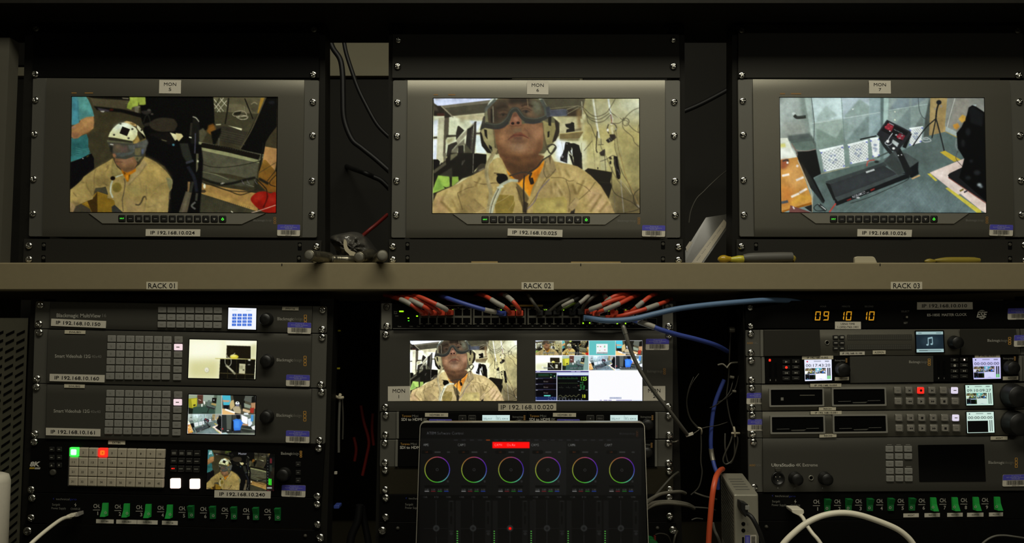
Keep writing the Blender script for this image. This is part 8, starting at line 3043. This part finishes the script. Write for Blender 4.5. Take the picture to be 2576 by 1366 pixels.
# gap between second and third rack
GY = 0.06
cable('orange cable hanging beside the aluminium box', [(1818,1180,.00),(1811,1184,-.06),(1802,1198,-.11),(1796,1222,-.128),(1791,1256,-.132),(1787,1300,-.132),(1784,1340,-.130),(1781,1396,-.126)],0.0041, 'cable_orange', 'patch_cable')
cable('blue cable with white wrap dropping behind the orange one', [(1822,955, GY),(1800,1010, GY),(1791,1060, GY),(1788,1110, GY),(1790,1140, GY),(1797,1172,.05),(1804,1194,.045),(1806,1230,.05)],0.0036, 'cable_blue', 'patch_cable', ((.52,.66, 'cable_silver'),))
for lab, pts, r, m in (
        ('thin cable loop hung from a tie on the recorder rack side', [(1838,835,.05),(1836,870,.045),(1834,920,.045),(1832,960,.05),(1828,1000,.05),(1836,1050,.05),(1846,1080,.045)],.0012, 'cable_dim'),
        ('silver looped cable hanging below a white cross tie', [(1846,1076,.04),(1838,1110,.035),(1824,1140,.035),(1819,1158,.035),(1826,1168,.035),(1842,1158,.035),(1852,1130,.035),(1856,1105,.035),(1848,1080,.04)],.0014, 'wire_silver'),
        ('second silver strand beside the looped cable', [(1824,1090,.045),(1824,1125,.04),(1830,1160,.04),(1840,1164,.04),(1848,1140,.04),(1846,1085,.045)],.0014, 'wire_silver'),
        ('thin wire arcing from the gap down to a zip tie', [(1745,948,.06),(1732,980,.055),(1727,1015,.055),(1734,1050,.055),(1752,1074,.055),(1764,1080,.05)],.0007, 'wire_silver'),
        ('second thin wire arcing inside the first one', [(1758,940,.065),(1738,970,.06),(1728,1010,.06),(1737,1052,.06),(1760,1078,.055)],.0007, 'wire_silver'),
        ('thin pale wire running from the zip tie to the recorder rack', [(1764,1078,.05),(1780,1074,.05),(1805,1070,.055),(1830,1062,.06)],.0007, 'wire_silver'),
        ('wire crossing under two cross ties near the third rack', [(1844,958,.05),(1836,985,.045),(1820,1005,.045),(1800,1020,.05),(1786,1026,.055)],.0009, 'wire_silver'),
        ('upper wire crossing near the third rack', [(1858,945,.05),(1848,980,.048),(1826,1002,.048),(1806,1012,.055)],.0009, 'wire_silver'),
        ('dim wire hanging straight down from a zip tie', [(1763,1085,.05),(1764,1120,.05),(1763,1160,.05),(1766,1190,.05),(1758,1225,.05),(1738,1245,.05)],.0012, 'cable_dim'),
        ('grey strap slanting across the brownish panel to the laptop corner', [(1706,1188,.0),(1690,1200,-.02),(1668,1224,-.03),(1648,1248,-.05),(1634,1268,-.10)],.0020, 'cable_dim'),
        ('braided silver cable bowed beside the laptop, upper one', [(1628,1262,-.13),(1640,1254,-.10),(1662,1243,-.06),(1690,1238,-.03),(1712,1237,-.01),(1724,1241,.02)],.0027, 'cable_silver'),
        ('braided silver cable bowed beside the laptop, middle strand', [(1628,1272,-.13),(1645,1265,-.10),(1670,1262,-.07),(1700,1263,-.05),(1728,1268,-.02),(1744,1276,.02)],.0027, 'cable_silver'),
        ('braided silver cable bowed beside the laptop, lowest strand', [(1628,1279,-.13),(1650,1269,-.10),(1680,1266,-.075),(1712,1269,-.05),(1735,1274,-.01),(1746,1280,.02)],.0024, 'cable_silver'),
        ('dim cable sagging toward the aluminium box', [(1740,1276,.02),(1760,1277,.02),(1782,1279,.02),(1800,1284,.03)],.0014, 'cable_dim'),
        ('pale stub of cable behind the orange cable', [(1748,1240,.04),(1770,1248,.03),(1790,1253,.02),(1803,1257,.02)],.0018, 'wire_silver'),
        ('grey cable curving down beside the perforated box side', [(1793,1315,-.10),(1798,1335,-.10),(1806,1352,-.10),(1818,1385,-.09)],.0022, 'cable_grey'),
        ('small white arc of wire low in the gap', [(1740,1308,.05),(1752,1304,.05),(1768,1306,.05)],.0012, 'wire_silver'),
        ('thin white wire end at the bottom beside the laptop', [(1648,1345,-.06),(1662,1342,-.055),(1680,1348,-.05),(1690,1372,-.04)],.0010, 'wire_silver'),
        ('pale cable tail hanging over the lower drawer', [(1704,1336,-.02),(1698,1350,-.03),(1694,1375,-.03),(1700,1398,-.02)],.0018, 'wire_silver')):
    cable(lab, pts, r, m)
MB_ = MB
o = thing('cable_label', 'white wrap label tied at the lower end of the grey cable', 'label', P(1735,1094,-.004))
MB().prism([(1724,1094),(1743,1087),(1745,1094),(1727,1100)],-.006,0.003, 'label_paper', .5).build('paper', o)
mb = MB().tube([P(1744,1091,-.004), P(1752,1086,.015), P(1760,1080,.05)],.0008, 'cable_silver')
mb.build('string', o)


def tie(label, pts, r=.0016, m='cream_plastic'):
    o = thing('cable_tie', label, 'cable tie', P(*pts[0][0]))
    mb = MB()
    for p in pts:
        mb.tube([P(*q) for q in p], r, m, 6)
    mb.build('band', o)
    return o


tie('white zip tie where the thin wires meet in the gap', [[(1756,1076,.046),(1763,1078,.044),(1765,1086,.046),(1764,1092,.05)]])
tie('white cross shaped zip tie over the silver cable loop', [[(1840,1090,.034),(1850,1090,.032),(1860,1090,.036)],[(1846,1074,.034),(1848,1084,.031),(1849,1098,.034)]],.002)
tie('pale zip tie tails spread wide above the crossing wires', [[(1806,918,.045),(1818,916,.042),(1828,924,.04)],[(1828,926,.04),(1838,914,.042),(1855,912,.046)]],.0017, 'cable_silver')
tie('pale tie mount at the top of the wires near the third rack', [[(1834,830,.05),(1847,830,.05)]],.005, 'cable_silver')
tie('pale tie block between the crossing wires', [[(1836,948,.045),(1846,950,.045)]],.0028, 'cable_silver')
tie('pale tie stub under the block of crossing wires', [[(1842,984,.045),(1851,985,.045)]],.0026, 'cable_silver')
for lab, p in (('small tie stub beside the lower converter tray', [(1692,1112,-.004),(1700,1111,-.008),(1706,1108,-.006)]),):
    tie(lab, [p],.0013, 'cable_silver')

# gap between first and second rack
GX = .05
o = tie('white zip tie hanging in the gap beside the video routers', [[(845,998, GX),(855,1001, GX - .004),(863,1000, GX)],[(856,992, GX),(854,1000, GX - .005)]],.003, 'cream_plastic')
cable('grey cable hanging below the white zip tie beside the routers', [(855,1002, GX),(853,1050, GX),(852,1100, GX),(852,1138, GX)],.0022, 'cable_grey')
cable('thin dark cable next to the grey one under the zip tie', [(861,1002, GX + .005),(863,1050, GX + .005),(862,1105, GX + .005)],.0014, 'cable_dim')
for x, y in ((853,832),(851,927)):
    o = thing('cable_marker', 'small yellow cable marker in the gap beside the %s router' % ('topmost' if y < 900 else 'middle'), 'marker', P(x, y, .06))
    MB().prism(rr(cq(x, y, 7,4.4),1,2),.06,.004, 'yellow_plastic', .4).build('sleeve', o)
o = thing('cable_marker', 'small pale marker low in the gap beside the control panel', 'marker', P(844,1190,.06))
MB().prism(rr(cq(844,1190,7,7),1,2),.06,.004, 'label_paper', .4).build('sleeve', o)
o = thing('cable_plug', 'blue plug low in the gap beside the first power strip', 'plug', P(846,1276,.05))
MB().prism(rr(cq(846,1276,14,8),2,2),.05,.02, 'cable_blue', .8).build('plug', o)
for lab, pts in (('deep red cable dim in the gap, nearer the second rack', [(908,1020,.16),(915,1060,.16),(928,1110,.16),(922,1150,.16),(912,1196,.16)]),('deep red cable dim in the gap, shorter one', [(938,1040,.17),(936,1080,.17),(940,1120,.17)]),('deep red cable dim in the gap, nearer the routers', [(890,1100,.18),(896,1130,.18),(892,1160,.18)])):
    cable(lab, pts, .003, 'cable_deep_red')
for k, (lab, pts, r) in enumerate((('thick black cable bundle strand crossing pale wall at the bottom of the gap', [(905,1270,.1),(900,1310,.1),(884,1350,.1),(878,1400,.1)],.007),('black braided cable next to the strand crossing the pale wall', [(910,1275,.12),(918,1320,.12),(926,1360,.12),(930,1400,.12)],.006))):
    cable(lab, pts, r, 'cable_black')

# white charging cables
cable('white cable with flat plug in the power strip below the numbered keys', [(178,1301,-.016),(166,1302,-.026),(152,1308,-.040),(132,1322,-.060),(108,1341,-.080),(84,1362,-.10),(60,1386,-.11)],.0030, 'cable_white', 'charging_cable')
o = bpy.data.objects[[x.name for x in scn.objects if x.name.startswith('charging_cable')][-1]]
MB().prism(rr([(166,1296),(184,1293),(185,1301),(168,1303.5)],2,2),-.022,.012, 'cable_white', .9).build('plug', o)
MB().prism(rr([(184,1292.5),(196,1290.5),(197,1299.5),(185,1301.5)],1,2),-.016,.0155, 'plug_clear', .6).build('plug_tip', o)
cable('white cable with square plug in the power strip under the dark display', [(2012,1295,-.022),(2020,1303,-.030),(2030,1322,-.042),(2044,1342,-.052),(2058,1358,-.060),(2076,1386,-.065)],.0031, 'cable_white', 'charging_cable')
o = bpy.data.objects[[x.name for x in scn.objects if x.name.startswith('charging_cable')][-1]]
MB().prism(rr([(1991,1281),(2022,1282),(2023.5,1291),(2014,1300),(1993,1290)],2.5,2),-.026,.024, 'cable_white', 1).build('plug', o)
cable('thick white cable arching in a wide loop before the recorder rack', [(1950,1400,-.19),(1972,1366,-.19),(2000,1338,-.19),(2030,1315,-.19),(2070,1297,-.19),(2115,1290,-.19),(2160,1295,-.19),(2210,1311,-.19),(2255,1330,-.19),(2282,1350,-.19),(2298,1370,-.19),(2314,1400,-.19)],.0040, 'cable_white', 'charging_cable', n=14)
cable('thin grey cable curving low at the far right of the last drawer', [(2462,1378,-.03),(2480,1360,-.03),(2502,1349,-.03),(2526,1347,-.03),(2552,1350,-.03),(2590,1356,-.02)],.0016, 'cable_grey')

# green terminal block at the laptop foot
o = thing('terminal_block', 'green terminal block with a red cap at the laptop edge', 'terminal block', P(1645,1372,-.04))
MB().prism([(1634,1356),(1645,1358),(1655,1366),(1660,1398),(1634,1398)],-.05,.02, 'switch_green', 1).build('block', o)
MB().prism(rect(1646,1349,1650,1360),-.046,.006, 'cable_deep_red', .4).build('cap', o)

# ------------------------------------------------------------------ on the middle shelf
def mic(label, p0, p1, rpx, bands=(.22,.30)):
    a, b_ = Vector(P(*p0)), Vector(P(*p1))
    r = rpx * S(p0[2])
    o = thing('microphone', label, 'microphone', tuple((a + b_) / 2 - Vector((0,0, r))), 'small silver microphones lying on the shelf')
    d = (b_ - a)
    mb = MB()
    pts = [a + d * t for t in (0,.006,.02,.16,.18,.20,.22,.24,.26,.28,.30,.32,.62,.64,.67,.98,1)]
    rr_ = [.88,.98,1,1,.93,.93,1.0,1.0,.93,.93,1,1,1,1.05,1.05,1.02,.9]
    prof = {i: v for i, v in enumerate(rr_)}
    N = len(pts) - 1
    mb.tube(pts, lambda t: r * prof[int(round(t * N))], 'mic_metal', 32, False)
    mb.build('body', o)
    n = d.normalized()
    up = n.orthogonal().normalized()
    sd = n.cross(up)
    V = []
    for j, (k, z) in enumerate(((.86,.0004),(.80,.0014),(.4,.0020),(0.02,.0022))):
        for i in range(28):
            t = 2 * math.pi * i / 28
            V.append(a - n * z + (up * math.cos(t) + sd * math.sin(t)) * r * k)
    mb = MB()
    mb.add(V, [[j * 28 + i, j * 28 + (i + 1) % 28,(j + 1) * 28 + (i + 1) % 28,(j + 1) * 28 + i] for j in range(3) for i in range(28)] + [list(range(84,112))], 'mic_grille', True)
    mb.build('grille', o)
    return o


def on_shelf(px, y, r):
    """pixel row whose point at depth y lies r above the shelf top"""
    z = zt + r
    k = (z - CAMZ) / (y + CAMD)
    # solve for row: k = (SP + b CP)/(CP - b SP)
    b_ = (k * CP - SP) / (CP + k * SP)
    return (px, FH / 2 - b_ * FPX, y)


r16 = 14.6 * S(-.055)
mic('microphone at the left end of the group, overhanging the shelf edge at an angle', on_shelf(777,-.062, r16), on_shelf(829,-.004, r16),14.6)
r12 = 11 * S(-.01)
mic('microphone lying lowest, mostly hidden by the shelf edge', on_shelf(836,-.008, r12), on_shelf(890,.012, r12),11)
r14 = 14 * S(-.02)
mic('microphone lying slantwise third along, showing ring bands', on_shelf(903,-.024, r14),(935,640,.03),14)
mic('microphone pointing straight out beside the second monitor', on_shelf(962,-.058, r16), on_shelf(945,.06, r16),14.8)

# crumpled film bag behind the microphones
bag = thing('plastic_bag', 'crumpled dark transparent bag behind the microphones', 'bag', (P(880,640,.09)[0],.10, zt))
NU, NV = 40,26
r2 = random.Random(5)
sil = [(830,597),(838,592),(850,589),(866,586),(885,583),(902,585),(914,592),(922,602),(930,615),(940,628),(944,645),(940,664),(890,664),(852,660),(848,645),(844,628),(836,615),(829,606)]
cxb, cyb = 888,625
mb = MB()
V, F = [],[]
dens = spline(sil, True, 3)
n = len(dens)
for j in range(9):
    k = 1 - j / 8.0
    for i in range(n):
        x = cxb + (dens[i][0] - cxb) * k
        y = cyb + (dens[i][1] - cyb) * k
        h = 0.055 * math.sqrt(max(0,1 - k * k)) + (.022 * math.sin(i * .8 + j * .9) + .020 * math.sin(i * .43 - j * 1.7)) * k * (1 - k)
        V.append(P(x, y, .10 - h))
for j in range(8):
    for i in range(n):
        F.append([j * n + i, j * n + (i + 1) % n, (j + 1) * n + (i + 1) % n, (j + 1) * n + i])
zmin = zt + 0.0005
V = [(v[0], v[1], max(v[2], zmin)) for v in V]
mb.add(V, F, 'bag_film', True)
bk2 = [(v[0], v[1] + .05, v[2]) for v in V[:n]]
mb.add(V[:n] + bk2,[[i, (i + 1) % n, n + (i + 1) % n, n + i] for i in range(n)] + [list(range(n, 2 * n))], 'bag_film')
mb.build('film', bag)
pt = [(866,602),(872,607),(874,620),(882,630),(895,636),(898,650),(884,654),(878,640),(868,630),(864,615)]
mb = MB()
dn = spline(pt, True, 3)
mb.add([P(x, y, .034) for x, y in dn],[list(range(len(dn)))[::-1]], 'cream_plastic')
mb.add([P(x, y, .034) for x, y in dn] + [P(x, y, .040) for x, y in dn],[[i, (i + 1) % len(dn), len(dn) + (i + 1) % len(dn), len(dn) + i] for i in range(len(dn))], 'cream_plastic')
mb.build('paper_strip', bag)
cable('dark red cable sloping behind the crumpled bag to the second monitor', [(912,594,.13),(930,578,.13),(950,562,.14),(975,540,.16)],.0036, 'cable_deep_red')

# clear sleeve leaning right of the second monitor
sl = thing('plastic_sleeve', 'smoky plastic sleeve with pale printed band, leaning beside the second monitor', 'packaging', (P(1770,650,.06)[0],.06, zt))
yy_ = lambda x, y: .045 + (660 - y) / 120 * .03
body = [(1776,547),(1834,538),(1830,548),(1840,559),(1768,664),(1722,664),(1724,630)]
mb = MB()
fr = [P(a, b, yy_(a, b)) for a, b in body]
fr = [(p[0], p[1], max(p[2], zt + .0003)) for p in fr]
bkp = [(p[0], p[1] + .006, p[2]) for p in fr]
n = len(fr)
mb.add(fr + bkp, [list(range(n))[::-1], list(range(n, 2 * n))] + [[i, (i + 1) % n, n + (i + 1) % n, n + i] for i in range(n)], 'sleeve_film')
mb.build('film', sl)
ya = lambda x, y: yy_(x, y) - .0012
band = [(1821,552),(1828,560),(1825,572),(1764,662),(1739,662)]
mb = MB()
mb.flat(band, ya, 'sleeve_band')
ln = [(1742,660),(1816,560)]
for k in range(26):
    t = .08 + k * .034
    x, y = ln[0][0] + (ln[1][0] - ln[0][0]) * t + 6, ln[0][1] + (ln[1][1] - ln[0][1]) * t + 2
    if k % 5 != 4:
        mb.flat(cq(x, y, 2.2,1.4), lambda a, b: ya(a, b) - .0006, 'print_dim')
mb.build('printed_band', sl)
mb = MB().flat([(1735,607),(1743,609),(1728,634),(1725,622)], ya, 'sleeve_band')
mb.build('small_label', sl)
cable('thin grey wire rising from behind the plastic sleeve', [(1733,560,.12),(1738,530,.12),(1752,500,.12),(1770,482,.12),(1790,462,.12),(1822,434,.13),(1860,408,.13)],.0011, 'cable_grey')


def lying(name, label, cat, segs, group=None):
    """a tool lying on the shelf: (x0, x1, depth0, depth1, radius px profile, material, part)"""
    x0, y0 = segs[0][0], segs[0][2]
    o = thing(name, label, cat, (P(x0,650, y0)[0], y0, zt), group)
    for (a, b_, ya_, yb2, prof, m, part, lift) in segs:
        pts, rs = [],[]
        N = len(prof)
        for i, k in enumerate(prof):
            t = i / (N - 1)
            yv = ya_ + (yb2 - ya_) * t
            r = k * S(yv)
            p = P(*on_shelf(a + (b_ - a) * t, yv, max(prof) * S(yv) + lift * t * S(yv)))
            pts.append(p)
            rs.append(r)
        mb = MB().tube(pts, lambda t: rs[int(round(t * (N - 1)))], m, 18, False)
        mb.build(part, o)
    return o


lying('screwdriver', 'screwdriver with amber cap and grey ribbed grip under the third monitor', 'screwdriver',
      [(1806,1838,-.015,-.015,(3,8,10,10.5,9,7,6.5), 'amber_plastic', 'end_cap', 0),(1837,1870,-.015,-.015,(6,7,8,9.5,9.5,9), 'yellow_plastic', 'collar', 1),(1869,1992,-.015,-.014,(9,12,13,13,13,13,13,13,12.6,12), 'grip_grey', 'grip', 3),(1991,1999,-.014,-.014,(10,9,6), 'olive_plastic', 'tip_ring', 6)])
lying('screwdriver', 'olive yellow screwdriver handle lying low toward the far right', 'screwdriver',
      [(2326,2352,-.004,-.004,(2,5.5,6.5,5,3.5), 'olive_plastic', 'end_cap', 0),(2351,2464,-.004,-.004,(3,6,8,8.4,8.4,8.4,8.4,8,5.5), 'olive_plastic', 'grip', 0)])
o = thing('plastic_tab', 'small cream plastic tab standing on the shelf below monitor seven', 'tab', (P(2178,655,.0)[0],.004, zt))
z0 = on_shelf(2178,-.006,0)[1]
MB().prism(rr([(2151,645),(2200,645),(2208, z0),(2151, z0)],(7,7,0,0),4),-.006,.022, 'cream_plastic', 1.2).build('body', o)
for lab, x0, x1, yv in (('tan wooden strip lying flat under the second monitor, left one', 1186,1252,-.016),('tan wooden strip lying flat under the second monitor, right one', 1436,1560,-.010)):
    o = thing('wooden_strip', lab, 'strip', (P((x0 + x1) / 2,660, yv)[0], yv, zt))
    MB().box((P(x0,660, yv)[0], yv - .006, zt),(P(x1,660, yv)[0], yv + .006, zt + .0026), 'wood_tan').build('strip', o)

# black cables in the gap between the first two monitors
cable('thick black cable hanging in the window of pale wall between the first two monitors', [(828,95,.40),(838,122,.40),(856,150,.40),(862,190,.40),(863,240,.40),(866,300,.40),(885,350,.40),(910,372,.40),(945,400,.40),(990,440,.40)],.0062, 'cable_black')
cable('thinner black cable crossing the pale wall diagonally between the first two monitors', [(864,95,.42),(870,130,.42),(884,175,.42),(900,220,.42),(920,262,.42),(950,315,.42),(985,350,.42)],.0048, 'cable_black')
cable('black cable in the low patch of wall between the first two monitors', [(872,418,.80),(885,424,.60),(910,432,.40),(940,445,.40),(960,455,.40),(985,480,.40)],.0060, 'cable_black')
cable('black cable across the right gap behind the monitors', [(1720,280,.5),(1770,258,.5),(1850,215,.5)],.006, 'cable_black')
